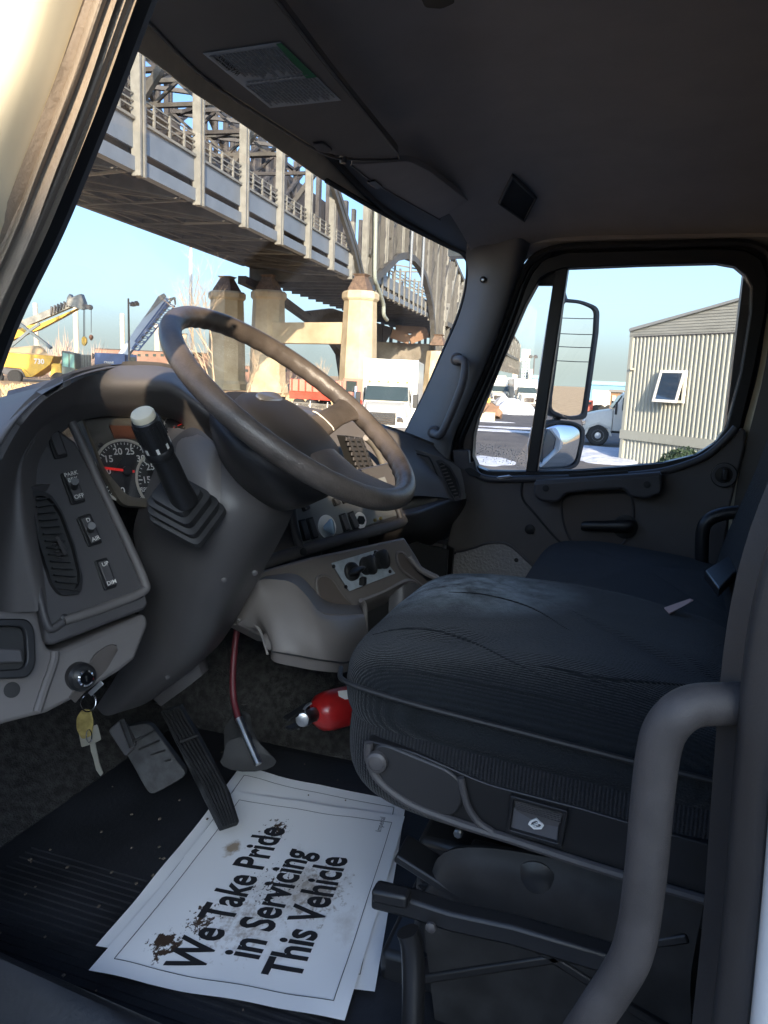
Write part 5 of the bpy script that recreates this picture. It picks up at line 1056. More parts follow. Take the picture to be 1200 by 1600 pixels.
def snowbank(cx, cy, rx, ry, h, seed, label, rot=0.):
    n, m = 44, 10; vs = []
    for j in range(m):
        t = j / (m - 1)
        for k in range(n):
            a = 2 * math.pi * k / n; w = 1 + .35 * noise.noise(V((math.cos(a) * 1.6 + seed, math.sin(a) * 1.6, seed)))
            x, y = rx * w * (1 - t * .98) * math.cos(a), ry * w * (1 - t * .98) * math.sin(a)
            z = h * math.sin(t * math.pi / 2) ** .8 * (1 + .55 * noise.noise(V((x * .9 + seed, y * .9, 3)))) if j else -.02
            vs.append(V((cx + x * math.cos(rot) - y * math.sin(rot), cy + x * math.sin(rot) + y * math.cos(rot), z + .006)))
    fs = [(j * n + k, j * n + (k + 1) % n, (j + 1) * n + (k + 1) % n, (j + 1) * n + k) for j in range(m - 1) for k in range(n)] + [tuple((m - 1) * n + k for k in range(n))]
    tag(MB().add(vs, fs).build('snow_pile' if h > .3 else 'snow_patch', snow, angle=80), label, 'snow')
p = at(805, 72); snowbank(p.x, p.y, 2.6, 2.2, 1.25, 1, 'lumpy snow pile in front of the far white delivery trucks')
p = at(790, 78); snowbank(p.x, p.y, 1.4, 1.4, 1.5, 4, 'narrow snow heap behind the lumpy pile, beside the concrete blocks')
for px, d, rx, ry, lab, s_ in ((775, 45, 1.0, 3.4, 'long thin snow patch lying across the road', 2), (812, 48.5, .8, 2.6, 'shorter snow streak on the road before the far trucks', 6), (765, 55, .7, 2.0, 'snow streak at the foot of the concrete blocks', 8), (945, 33.5, 3.2, 2.6, 'broad snow field beside the corrugated building', 3), (955, 29.5, 1.6, 1.4, 'snow edge at the near corner of the corrugated building', 11)):
    p = at(px, d); snowbank(p.x, p.y, rx, ry, .07 if d > 40 else .16, s_, lab, R(12))
p = at(770, 27.5); snowbank(p.x, p.y, 1.8, 1.0, .03, 15, 'pale frozen slush by the near edge of the road', R(20))
def slab_px(px0, px1, py, d, depth, z0=0., py1=None):
    """upright block facing the eye: base points and height"""
    a = at(px0, d, z0); b = at(px1, d, z0); top = zat((px0 + px1) / 2, py, d); n = V((a.x + b.x, a.y + b.y, 0)).normalized(); n = n * depth
    z1 = z0 if py1 is None else zat((px0 + px1) / 2, py1, d)
    a.z = b.z = z1; return MB().prism([a, b, b + n, a + n], (0, 0, top - z1))
# ================================================================ BRIDGE
BA = R(84.5); BD = V((math.sin(BA), math.cos(BA), 0)); BN = V((-math.cos(BA), math.sin(BA), 0)); BS = 1.35
def Wb(s, l, z): return E0 + (BD * s + BN * l + V((0, 0, z))) * BS
br = thing('steel_bridge', Wb(75, 28, 0) * 1.0, 'long grey steel truss bridge with blue girder panels and railings crossing above the yard', 'bridge')
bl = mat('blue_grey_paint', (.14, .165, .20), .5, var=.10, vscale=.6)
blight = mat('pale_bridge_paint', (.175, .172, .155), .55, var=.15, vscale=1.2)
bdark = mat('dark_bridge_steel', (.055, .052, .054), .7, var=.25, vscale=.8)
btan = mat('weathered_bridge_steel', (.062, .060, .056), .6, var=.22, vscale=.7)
bgreen = mat('pale_green_pipe', (.26, .29, .26), .5)
def bb(mb, s0, s1, l0, l1, z0, z1):
    P8 = [Wb(s, l, z) for s in (s0, s1) for l in (l0, l1) for z in (z0, z1)]
    mb.add(P8, [(0, 1, 3, 2), (4, 6, 7, 5), (0, 4, 5, 1), (2, 3, 7, 6), (0, 2, 6, 4), (1, 5, 7, 3)]); return mb
def bs(mb, a, b, w, h=None): mb.bar(Wb(*a), Wb(*b), w * BS, (h or w) * BS); return mb
def chz(s): return 9.75 + (0.25 if s < 40 else .0)
SK = [36.8 + 6.45 * k for k in range(-1, 7)]
for k, s in enumerate(SK[:-1]):
    s1 = SK[k + 1] if k < 6 else 75.6
    bb(MB(), s + .25, s1 - .25, 22.0, 22.15, 10.72, 12.0).build('girder_panel', bl, br, flat=True)
    bb(MB(), s - .1, s1 + .1, 21.9, 22.4, 9.62, 10.30).build('bottom_chord', bl, br, flat=True)
    bb(MB(), s + .2, s1 - .2, 21.85, 22.3, 12.0, 12.14).build('deck_edge', blight, br, flat=True)
    for q, zz in enumerate((12.55, 12.85, 13.2)): bs(MB(), (s + .2, 21.95, zz), (s1 - .2, 21.95, zz), .07).build('rail', blight, br, flat=True)
    for q in range(1, 4): bs(MB(), (s + (s1 - s) * q / 4, 21.92, 12.1), (s + (s1 - s) * q / 4, 21.92, 13.25), .11).build('rail_post', blight, br, flat=True)
for k, s in enumerate(SK):
    top_ = 25 if k < 4 else (21, 18.2, 16.2, 14.8)[k - 4]
    c = MB(); bb(c, s - .28, s - .10, 21.6, 22.1, 9.4, top_); bb(c, s + .10, s + .28, 21.6, 22.1, 9.4, top_); bb(c, s - .10, s + .10, 21.75, 21.95, 9.4, top_)
    c.build('column', blight, br, flat=True)
    g_ = MB(); bb(g_, s + .34, s + .75, 21.85, 22.0, 9.5, 12.9); g_.build('gusset', bl, br, flat=True)
    if k < 7:
        ls = MB()
        for q in range(14): bb(ls, s + .36, s + .73, 21.8, 21.86, 9.7 + q * .22, 9.78 + q * .22)
        ls.build('lacing', blight, br, flat=True)
    f = MB(); f.add([Wb(q_, l_, z_) for q_ in (s - .12, s + .12) for l_, z_ in ((22.4, 9.75), (34, 10.95), (34, 11.3), (22.4, 11.3))], [(0, 1, 2, 3), (7, 6, 5, 4), (0, 4, 5, 1), (1, 5, 6, 2), (2, 6, 7, 3), (3, 7, 4, 0)]); f.build('floor_beam', bdark, br, flat=True)
    bs(MB(), (s + .1, 22.3, 9.7), (s + .1, 34, 10.92), .16, .12).build('beam_flange', btan, br, flat=True)
    bs(MB(), (s, 22.4, 9.72), (s + 3.2, 28, 10.3), .28, .1).build('bracing', blight if k % 2 else btan, br, flat=True)
    bs(MB(), (s, 34, 10.92), (s + 6.4, 22.5, 9.68), .10, .08).build('bracing', btan, br, flat=True)
    bs(MB(), (s, 22.4, 9.70), (s + 6.4, 34, 10.9), .10, .08).build('bracing', btan, br, flat=True)
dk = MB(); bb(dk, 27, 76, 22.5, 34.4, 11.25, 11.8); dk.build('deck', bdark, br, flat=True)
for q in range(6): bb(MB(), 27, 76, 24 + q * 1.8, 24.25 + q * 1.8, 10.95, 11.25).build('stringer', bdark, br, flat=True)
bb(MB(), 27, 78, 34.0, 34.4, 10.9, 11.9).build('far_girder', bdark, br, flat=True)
# far truss plane and cross frames over the deck: heavy dark members with light gaps
random.seed(11)
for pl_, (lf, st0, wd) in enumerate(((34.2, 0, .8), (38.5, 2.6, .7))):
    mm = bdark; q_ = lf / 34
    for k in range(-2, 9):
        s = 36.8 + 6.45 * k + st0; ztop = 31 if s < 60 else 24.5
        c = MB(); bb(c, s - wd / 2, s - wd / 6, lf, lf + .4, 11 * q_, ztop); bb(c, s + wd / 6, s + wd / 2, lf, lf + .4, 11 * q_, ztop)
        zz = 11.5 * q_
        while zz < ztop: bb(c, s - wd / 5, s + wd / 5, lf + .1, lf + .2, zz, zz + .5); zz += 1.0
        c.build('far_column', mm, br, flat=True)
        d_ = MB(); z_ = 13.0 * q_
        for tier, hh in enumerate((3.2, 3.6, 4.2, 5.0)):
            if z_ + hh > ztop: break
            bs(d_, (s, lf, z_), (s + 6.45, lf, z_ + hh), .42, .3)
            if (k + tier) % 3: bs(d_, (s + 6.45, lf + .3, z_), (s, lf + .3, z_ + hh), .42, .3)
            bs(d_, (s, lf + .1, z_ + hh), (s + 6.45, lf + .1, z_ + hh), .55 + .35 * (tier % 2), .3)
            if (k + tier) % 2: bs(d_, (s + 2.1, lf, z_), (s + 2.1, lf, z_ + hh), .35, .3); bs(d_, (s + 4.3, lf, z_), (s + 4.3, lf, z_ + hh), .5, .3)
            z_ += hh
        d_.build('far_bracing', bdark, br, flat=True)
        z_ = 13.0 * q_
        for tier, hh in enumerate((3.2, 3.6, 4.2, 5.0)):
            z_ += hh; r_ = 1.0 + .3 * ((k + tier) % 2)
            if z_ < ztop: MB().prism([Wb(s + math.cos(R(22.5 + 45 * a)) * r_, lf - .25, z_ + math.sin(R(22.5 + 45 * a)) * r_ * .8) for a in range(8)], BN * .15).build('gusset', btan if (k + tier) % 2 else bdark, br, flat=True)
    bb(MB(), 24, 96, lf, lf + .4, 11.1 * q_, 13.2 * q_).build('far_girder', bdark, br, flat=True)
for k, s in enumerate(SK):
    c = MB(); bb(c, s - .18, s + .18, 22.2, 34, 19.2, 19.5); bb(c, s - .18, s + .18, 22.2, 34, 20.9, 21.2)
    for q in range(6): bs(c, (s, 22.2 + q * 1.97, 19.4 if q % 2 else 21.0), (s, 24.2 + q * 1.97, 21.0 if q % 2 else 19.4), .22)
    if k % 2 == 0: bs(c, (s, 22.2, 19.5), (s, 26, 14.6), .4); bs(c, (s, 34, 19.5), (s, 30, 14.6), .4)
    c.build('sway_frame', bdark if k % 2 else btan, br, flat=True)
    for q in range(2):
        g_ = MB(); bb(g_, s + 1.2 + q * 2.1, s + 2.1 + q * 2.1, 33.7 - q * 4, 33.9 - q * 4, 13.0 + q * 1.6, 14.4 + q * 1.6 + random.random()); g_.build('gusset', btan, br, flat=True)
for q in range(2, 9): bs(MB(), (18 + q * 6.45, 22.3, 21), (24.4 + q * 6.45, 34, 21), .3).build('top_lateral', bdark, br, flat=True)
for q in range(2, 9): bs(MB(), (18 + q * 6.45, 34, 21.1), (24.4 + q * 6.45, 22.3, 21.1), .3).build('top_lateral', bdark, br, flat=True)
# inclined end post with battens
ep = [(64, 19.0), (68.2, 16.4), (75.6, 12.2), (79.6, 8.9)]
for dl in (-.55, .55):
    m_ = MB()
    for a, b in zip(ep, ep[1:]): bs(m_, (a[0] + dl, 21.5, a[1] + dl * .2), (b[0] + dl, 21.5, b[1] + dl * .2), .34, .5)
    m_.build('end_post', btan, br, flat=True)
bt_ = MB()
for k in range(19):
    t = k / 18; a = V(ep[0]).lerp(V(ep[-1]), t); s = a.x; z = 19 + (8.9 - 19) * t + (0 if t < .3 else .6 * math.sin((t - .3) * 4)); bs(MB(), (s - .5, 21.6, z), (s + .55, 21.6, z + .25), .30, .12).build('batten', blight if k % 3 == 0 else btan, br, flat=True)
bb(MB(), 75.6, 77.6, 21.7, 23.2, 9.6, 12.2).build('end_block', blight, br, flat=True)
# ---- truss span beyond: arch, verticals, deck
ar_ = [(79.6, 8.9), (83.6, 10.2), (89.8, 12.4), (94, 14.0), (99.1, 15.0), (104, 15.4), (108.4, 15.1), (112.5, 14.3), (116.4, 12.6), (119, 11.1), (121.3, 9.0), (122.6, 6.5), (123.2, 3.8)]
for lf, mm in ((21.6, btan), (34.2, bdark)):
    for a, b in zip(ar_, ar_[1:]): bs(MB(), (a[0], lf, a[1] + .35), (b[0], lf, b[1] + .35), .75, .8).build('arch_chord', mm, br, flat=True)
def az_(s):
    if s <= ar_[0][0]: return ar_[0][1]
    for a, b in zip(ar_, ar_[1:]):
        if a[0] <= s <= b[0]: return a[1] + (b[1] - a[1]) * (s - a[0]) / (b[0] - a[0])
    return 3.6
def tz(s):                                    # upper outline of the truss
    pts = [(60, 21), (80, 24), (100, 26), (118, 25.5), (128, 23.8), (136, 22.0), (145, 20.5), (156, 19.0), (175, 18.0), (200, 19.5), (230, 24), (260, 20), (300, 17), (360, 16)]
    for a, b in zip(pts, pts[1:]):
        if a[0] <= s <= b[0]: return a[1] + (b[1] - a[1]) * (s - a[0]) / (b[0] - a[0])
    return 16
s = 80.5; k = 0
while s < 340:
    w = 1.0 if k % 3 else .62; lo_ = az_(s) + .2; hi_ = tz(s) if s < 128 else tz(s) - (1.5 if k % 2 else 0)
    m_ = MB(); bb(m_, s, s + w * .26, 21.6 - (k % 2) * .3, 22.2, lo_, hi_); bb(m_, s + w * .74, s + w, 21.6, 22.2, lo_, hi_)
    zz = lo_ + .4
    while zz < hi_: bb(m_, s + w * .2, s + w * .8, 21.75, 22.0, zz, zz + .28); bs(m_, (s + w * .2, 21.8, zz + .3), (s + w * .8, 21.8, zz + 1.0), .09); zz += 1.05
    if k % 2 == 0 and hi_ - lo_ > 5:
        for q in range(3): z0_ = lo_ + (hi_ - lo_) * q / 3; bs(m_, (s + w, 21.9, z0_), (s + w + 1.9, 21.9, z0_ + (hi_ - lo_) / 3), .24)
    m_.build('truss_vertical', btan if k % 4 else blight, br, flat=True)
    if k % 3 != 1:
        m_ = MB(); zz = lo_ + random.uniform(.6, 1.6)
        while zz < hi_ - 1.2: bb(m_, s + w * .12, s + w * .34, 21.22, 21.34, zz, zz + random.uniform(.5, 1.1)); zz += random.uniform(1.6, 2.6)
        if m_.v and k % 2: m_.build('slot', bdark, br, flat=True)
    if k % 2 == 0: bb(MB(), s, s + 1.0, 34.2, 34.7, lo_, hi_).build('far_vertical', bdark, br, flat=True)
    s += (1.9 if s < 128 else 3.4) + .5 * (k % 2); k += 1
for i in range(9):
    s0 = 82 + i * 9; bs(MB(), (s0, 21.9, max(az_(s0), 9) + 3), (s0 + 9, 21.9, tz(s0 + 9) - .6), .7, .4).build('truss_diagonal', btan, br, flat=True)
for i in range(26):
    s0 = 64 + i * 10
    bs(MB(), (s0, 21.9, tz(s0)), (s0 + 10, 21.9, tz(s0 + 10)), .8, .7).build('top_chord', btan, br, flat=True)
    if s0 > 125: bs(MB(), (s0, 21.6, 9.6), (s0 + 10, 21.6, 9.6), .8).build('lower_chord', btan, br, flat=True); bs(MB(), (s0, 21.7, 9.6), (s0 + 10, 21.7, tz(s0 + 10)), .5).build('truss_diagonal', blight, br, flat=True)
for i in range(14):
    s0 = 128 + i * 5; bs(MB(), (s0, 21.8, tz(s0) - 1.5 - (i % 3)), (s0, 34, tz(s0) - 1.5), .25).build('top_strut', blight, br, flat=True)
for i in range(13):
    s0 = 84 + i * 3.1; s1 = s0 + 3.1
    bb(MB(), s0 + .1, s1 - .1, 22.3, 22.45, 10.7, 12.0).build('girder_panel', bl, br, flat=True)
    bs(MB(), (s0, 22.2, 9.4), (s0, 22.2, 13.8 if az_(s0) > 14 else min(13.8, az_(s0))), .22).build('rail_post', blight, br, flat=True)
    bb(MB(), s0, s1, 22.2, 22.6, 9.6, 10.2).build('bottom_chord', bl, br, flat=True)
for zz in (12.9, 13.3, 12.5): bs(MB(), (84, 22.3, zz), (121, 22.3, zz), .09).build('rail', blight, br, flat=True)
bb(MB(), 78, 340, 22.5, 34.4, 11.0, 11.8).build('deck', bdark, br, flat=True)
for i in range(34):
    s0 = 80 + i * 3.1; bb(MB(), s0, s0 + .3, 22.4, 34.2, 9.7, 10.9).build('floor_beam', bdark if i % 2 else btan, br, flat=True)
# dark upper mass seen behind the near columns beyond the deck
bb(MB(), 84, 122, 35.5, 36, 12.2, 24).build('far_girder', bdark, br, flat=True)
# far leg of the arch on the left of the near pier
lg = MB(); lp_ = [(62, 9.6), (72, 9.0), (84, 7.2), (94.5, 4.9), (99, 3.6), (104, 0)]
for a, b in zip(lp_, lp_[1:]): bs(lg, (a[0] + 15, 34, a[1] - .2), (b[0] + 15, 34, b[1] - .2), .9, .8)
lg.build('far_arch_leg', bdark, br, flat=True)
fl = MB(); fl.add([Wb(110, 34.3, 9.6), Wb(99, 34.3, 8.2), Wb(109, 34.3, 5.2), Wb(114, 34.3, 3.2), Wb(117, 34.3, -1.5), Wb(128, 34.3, -1.5), Wb(150, 34.3, 9.6), Wb(110, 35, 9.6), Wb(99, 35, 8.2), Wb(109, 35, 5.2), Wb(114, 35, 3.2), Wb(117, 35, -1.5), Wb(128, 35, -1.5), Wb(150, 35, 9.6)], [(0, 1, 2, 3, 4, 5, 6), (13, 12, 11, 10, 9, 8, 7)] + [(i, i + 7, (i + 1) % 7 + 7, (i + 1) % 7) for i in range(7)])
fl.build('far_bracing', bdark, br, flat=True)
# drain pipe
MB().tube(cr([Wb(81.3, 21.1, 18.8), Wb(81.8, 21.1, 14), Wb(82.2, 21.1, 10.6), Wb(83.4, 21.1, 9.8), Wb(85.2, 21.1, 8.9), Wb(86.6, 21.1, 8.1), Wb(87.0, 21.1, 7.0), Wb(88.6, 21.1, 6.6)], 40), .30, 10).build('drain_pipe', bgreen, br)
for s_, z_ in ((100, 15.5), (108, 15.5)): MB().tube([Wb(s_, 21.0, 24), Wb(s_, 21.0, z_ - 3)], .26, 8).build('drain_pipe', bl, br)
# ---- piers
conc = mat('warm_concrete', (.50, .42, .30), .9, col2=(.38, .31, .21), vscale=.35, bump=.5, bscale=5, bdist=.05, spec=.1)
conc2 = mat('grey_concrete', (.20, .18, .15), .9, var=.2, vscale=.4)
def pier(name, px0, px1, pyt, d, label, taper=1.12, base_flare=True, cap=True):
    a = at(px0, d); b = at(px1, d); c = (a + b) / 2; r_ = (b - a).length / 2; zt = zat((px0 + px1) / 2, pyt, d)
    t = thing(name, c, label, 'bridge pier', 'concrete piers under the bridge')
    def ring_(r2, z, n=8): return [c + V((math.cos(R(22.5) + 2 * math.pi * k / n) * r2, math.sin(R(22.5) + 2 * math.pi * k / n) * r2, z)) for k in range(n)]
    H3 = zt * .42
    MB().loft([ring_(r_ * 1.30, -.1), ring_(r_ * 1.28, .9), ring_(r_ * 1.13, 1.4), ring_(r_ * 1.08, H3), ring_(r_ * .97, zt - 1.3), ring_(r_ * .97, zt - 1.2)]).build('shaft', conc, t, angle=20)
    if cap: MB().loft([ring_(r_ * 1.0, zt - 1.25), ring_(r_ * 1.10, zt - .95), ring_(r_ * 1.10, zt - .3), ring_(r_ * .98, zt)]).build('capital', conc, t, angle=20)
    MB().loft([[c + V((x * q, y * q, z)) for x, y in ((-1, -1), (1, -1), (1, 1), (-1, 1))] for q, z in ((r_ * .62, zt), (r_ * .60, zt + .2), (r_ * .30, zt + 1.9), (r_ * .42, zt + 2.2))]).build('bearing', mat('rusty_bearing', (.12, .08, .058), .8, var=.3, vscale=2), t, flat=True)
    return t, c, zt
pA, cA_, zA = pier('bridge_pier', 533, 585, 458, 104, 'sunlit concrete pier nearest the white box truck, carrying the truss end')
pB, cB_, zB = pier('bridge_pier', 393, 443, 457, 113, 'concrete pier with shaded top joined to its neighbour by a beam')
pC, cC_, zC = pier('bridge_pier', 328, 380, 458, 118, 'concrete pier behind the tall bare tree')
pD, cD_, zD = pier('bridge_pier', 664, 700, 540, 160, 'farther short concrete pier partly hidden by the white box truck', cap=False)
d1_ = (cA_ - cB_).normalized()
ct = MB(); n_ = V((-d1_.y, d1_.x, 0)) * 1.2; zt_, zb_ = zat(480, 505, 108), zat(480, 537, 108)
ct.add([cB_ + n_ + V((0, 0, zb_)), cB_ - n_ + V((0, 0, zb_)), cA_ - n_ + V((0, 0, zb_)), cA_ + n_ + V((0, 0, zb_)), cB_ + n_ + V((0, 0, zt_)), cB_ - n_ + V((0, 0, zt_)), cA_ - n_ + V((0, 0, zt_)), cA_ + n_ + V((0, 0, zt_))], [(0, 1, 2, 3), (7, 6, 5, 4), (0, 4, 5, 1), (1, 5, 6, 2), (2, 6, 7, 3), (3, 7, 4, 0)])
cr_b = ct.build('cross_beam', conc, None, flat=True); tag(cr_b, 'horizontal concrete beam joining the two piers', 'beam')
kk = MB().prism([D(400, 490, 112), D(420, 475, 112), D(445, 505, 112), D(445, 535, 112), D(395, 537, 112)], V((1.2, 1.0, 0))); tag(kk.build('pier_haunch', conc, flat=True), 'angled concrete haunch where the beam meets the shaded pier', 'beam')
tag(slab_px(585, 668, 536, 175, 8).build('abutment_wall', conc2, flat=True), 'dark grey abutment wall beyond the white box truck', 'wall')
bm_ = MB(); bm_.bar(D(612, 521, 170), D(640, 531, 170), 2.0); bm_.bar(D(640, 531, 170), D(668, 520, 170), 2.0); bm_.bar(D(618, 514, 172), D(664, 517, 172), 1.6)
tag(bm_.build('rusty_strut', mat('rust_brown', (.22, .13, .08), .8), flat=True), 'rusty brown struts above the abutment wall under the bridge', 'strut')
# ================================================================ YARD: vehicles, cranes, buildings, trees
def frame_at(c, fwd):                         # local frame: x to the vehicle's left... returns placing function
    f = V((fwd[0], fwd[1], 0)).normalized(); r = V((f.y, -f.x, 0))
    return lambda x, y, z: V(c) + r * x + f * y + V((0, 0, z))
tyre = mat('tyre_rubber', (.02, .02, .02), .85); rimm = mat('wheel_rim', (.55, .55, .55), .4, metal=.6); wglass = mat('vehicle_glass', (.035, .05, .05), .08, spec=.8)
def lbox(L, x0, x1, y0, y1, z0, z1): mb = MB(); mb.add([L(x, y, z) for x in (x0, x1) for y in (y0, y1) for z in (z0, z1)], [(0, 1, 3, 2), (4, 6, 7, 5), (0, 4, 5, 1), (2, 3, 7, 6), (0, 2, 6, 4), (1, 5, 7, 3)]); return mb
def wheel(L, x, y, r_, w, t):
    ax = (L(1, 0, 0) - L(0, 0, 0)); c = L(x, y, r_)
    o = MB().lathe(c - ax * w / 2, ax, [(r_ * .9, 0), (r_, w * .15), (r_, w * .85), (r_ * .9, w)], 24).build('wheel', tyre, t)
    s = 1 if x > 0 else -1
    MB().lathe(c + ax * s * w * .46, ax * s, [(r_ * .58, -.04), (r_ * .56, .012), (r_ * .42, .0), (r_ * .2, .02), (r_ * .18, .06), (r_ * .05, .07)], 20).build('rim', rimm, o)
def box_truck(c, fwd, label, paint, box_h=3.6, box_l=6.0, group='white box trucks parked beyond the road', bz=None, box=True, sleeper=False):
    L = frame_at(c, fwd); t = thing('box_truck', c, label, 'truck', group)
    if box: lbox(L, -1.22, 1.22, -1.2 - box_l, -1.0, 1.05, box_h).build('cargo_box', paint, t, bevel=.04); lbox(L, -1.24, 1.24, -.995, -.96, 1.05, box_h + .02).build('box_front_rail', rimm, t)
    # cab and sloping hood as lofted sections
    def sec(y, w, z0, z1, tw): return [L(-w, y, z0), L(-w, y, (z0 + z1) / 2), L(-tw, y, z1), L(tw, y, z1), L(w, y, (z0 + z1) / 2), L(w, y, z0)]
    MB().loft([sec(-.95, 1.06, .75, 2.55, .95), sec(-.2, 1.06, .75, 2.62, .93), sec(.15, 1.06, .75, 2.52, .90), sec(.55, 1.04, .75, 1.80, .98)]).build('cab', paint, t, bevel=.03)
    MB().loft([sec(.56, 1.0, .7, 1.78, .90), sec(1.2, .96, .62, 1.66, .80), sec(1.75, .90, .60, 1.50, .72), sec(1.92, .82, .60, 1.32, .66)]).build('hood', paint, t, bevel=.04)
    MB().add([L(-.90, .22, 2.44), L(.90, .22, 2.44), L(.97, .60, 1.84), L(-.97, .60, 1.84), L(-.90, .26, 2.44), L(.90, .26, 2.44), L(.97, .64, 1.84), L(-.97, .64, 1.84)], [(0, 1, 2, 3), (7, 6, 5, 4), (0, 4, 5, 1), (1, 5, 6, 2), (2, 6, 7, 3), (3, 7, 4, 0)]).build('windshield', wglass, t)
    for s in (-1, 1):
        x0, x1 = sorted((s * 1.045, s * 1.075)); lbox(L, x0, x1, -.6, .18, 1.75, 2.35).build('side_window', wglass, t)
        lbox(L, min(s * .60, s * .88), max(s * .60, s * .88), 1.80, 1.96, .98, 1.22).build('headlight', M['chrome'], t, bevel=.03)
        lbox(L, min(s * 1.15, s * 1.38), max(s * 1.15, s * 1.38), .42, .52, 1.55, 2.15).build('wing_mirror', M['black'], t, bevel=.03)
        MB().loft([[L(s * (1.0 + a), 1.2 + math.cos(R(q)) * rr_, .5 + math.sin(R(q)) * rr_) for q, rr_ in ((0, .66), (40, .66), (90, .64), (140, .66), (180, .66), (180, .56), (140, .56), (90, .54), (40, .56), (0, .56))] for a in (-.16, .14)]).build('fender', paint, t)
        wheel(L, s * 1.02, 1.2, .50, .28, t); wheel(L, s * .98, -4.6 if box else -2.6, .50, .5, t)
        if not box: wheel(L, s * .98, -3.8, .50, .5, t)
    gr = lbox(L, -.55, .55, 1.90, 1.95, .86, 1.36).build('grille', M['black'], t)
    for k in range(6): lbox(L, -.53, .53, 1.95, 1.965, .89 + k * .08, .93 + k * .08).build('grille_bar', M['chrome'], gr)
    lbox(L, -1.12, 1.12, 1.88, 2.08, .42, .76).build('bumper', M['dark'], t, bevel=.05)
    lbox(L, -.42, .42, -8.0 if box else -5.0, 1.2, .62, .80).build('chassis', M['black'], t)
    for k in range(5): lbox(L, -.9 + k * .42, -.78 + k * .42, -.1, .0, 2.6, 2.67).build('roof_marker', mat('amber_lens', (.5, .2, .02), .3) if k == 0 else bpy.data.materials['amber_lens'], t)
    return t
wpaint = mat('truck_white', (.54, .52, .46), .35, coat=.3, var=.03)
p = at(607, 34); box_truck(p, (-p.x - 3, -p.y + 2.5), 'white box truck facing the camera beside the concrete pier, cropped by the cab pillar', wpaint, box_h=3.62)
p = at(783, 90); box_truck(p, (-p.x, -p.y + 8), 'far white box truck behind the snow heap, left one of the pair', wpaint, box_h=3.4)
p = at(824, 84); box_truck(p, (-p.x, -p.y - 14), 'far white box truck with green tinted windshield, right one of the pair', wpaint, box_h=3.3)
p = at(988, 37.5); box_truck(p + V((.0, .3, 0)), (-.12, 1, 0), 'white day cab truck parked half hidden behind the corrugated building', wpaint, box=False, group='white trucks by the corrugated building')
# red truck with trailer behind the fence
p = at(515, 60); t = thing('red_truck', p, 'red and pale pink dump trailer behind the wire fence, next to the pier', 'truck')
redp = mat('faded_red', (.50, .07, .04), .5, var=.15, vscale=1.5); pinkp = mat('sun_bleached_red', (.55, .24, .17), .6)
a = at(466, 60); b = at(545, 58); f_ = (b - a).normalized(); L = frame_at((a + b) / 2, f_); hl2 = (b - a).length / 2
zt, zm, zb = zat(505, 594, 59), zat(505, 613, 59), zat(505, 625, 59)
lbox(L, -1.2, 1.2, -hl2, hl2, zm, zt).build('trailer_body', pinkp, t, bevel=.05); lbox(L, -1.22, 1.22, -hl2, hl2, zb, zm - .01).build('trailer_rail', redp, t, bevel=.03)
for k in range(7): lbox(L, -1.26, 1.26, -hl2 + .2 + k * .62, -hl2 + .3 + k * .62, zm, zt).build('side_rib', redp, t)
for s in (-1, 1):
    for y in (-hl2 + .8, -hl2 + 1.9): wheel(L, s * 1.0, y, .5, .5, t)
a = at(550, 52); b = at(572, 51); L2 = frame_at((a + b) / 2, f_)
lbox(L2, -1.15, 1.15, -.6, 1.6, .8, zat(560, 592, 51)).build('cab', pinkp, t, bevel=.08); lbox(L2, -1.18, 1.18, -.3, .5, 1.8, 2.5).build('side_window', wglass, t)
lbox(L2, -1.2, 1.2, -.7, 1.7, .7, 1.3).build('cab_skirt', redp, t, bevel=.05)
for s in (-1, 1): wheel(L2, s * 1.0, .8, .5, .35, t)
MB().tube([D(556, 632, 49.5), D(556, 604, 49.5)], .11, 10).build('exhaust_stack', M['chrome'], t)
# ---- yellow articulated hauler
yel = mat('construction_yellow', (.62, .36, .03), .5, var=.12, vscale=1.2)
hd = thing('dump_hauler', at(45, 112), 'yellow articulated dump hauler loaded with sand, number on its side', 'dump truck')
def dpts(pts, d): return [D(a, b, d) for a, b in pts]
dv = (cF * 1).normalized(); dv = V((dv.x, dv.y, 0)).normalized()
MB().prism(dpts([(-70, 550), (-20, 548), (10, 551), (84, 556), (78, 570), (52, 588), (40, 589), (33, 576), (-6, 572), (-70, 568)], 112), dv * 3.2).build('dump_body', yel, hd, bevel=.1)
MB().sheet([[D(a, b, 112.4) for a, b in ((-60, 551), (-10, 548), (10, 550), (40, 551), (76, 556))], [D(a, b, 113.6) for a, b in ((-50, 545), (0, 545), (30, 543), (60, 541), (72, 550))], [D(a, b, 115) for a, b in ((-50, 548), (0, 549), (30, 549), (60, 549), (74, 555))]], 14, 8, .1, away=(0, 0, -10)).build('sand_load', mat('sand', (.48, .34, .19), .95, bump=1, bscale=3, bdist=.1), hd)
MB().prism(dpts([(33, 576), (36, 575), (50, 589), (46, 589)], 111.8), dv * .3).build('body_rib', yel, hd)
MB().prism(dpts([(0, 574), (33, 577), (40, 590), (2, 584)], 112.5), dv * 2).build('underframe', M['dark'], hd)
for a in (-40, -8, 22): MB().lathe(D(a, 589, 111.8), dv, [(.95, 0), (1.05, .1), (1.05, .6), (.9, .7)], 20).build('wheel', tyre, hd)
MB().prism(dpts([(80, 568), (95, 568), (96, 592), (78, 596)], 111), dv * 2.8).build('front_frame', yel, hd, bevel=.1)
MB().prism(dpts([(96, 548), (117, 552), (118, 585), (96, 585)], 110), dv * 2.2).build('cab', mat('cab_frame_dark', (.05, .07, .06), .5), hd, bevel=.08)
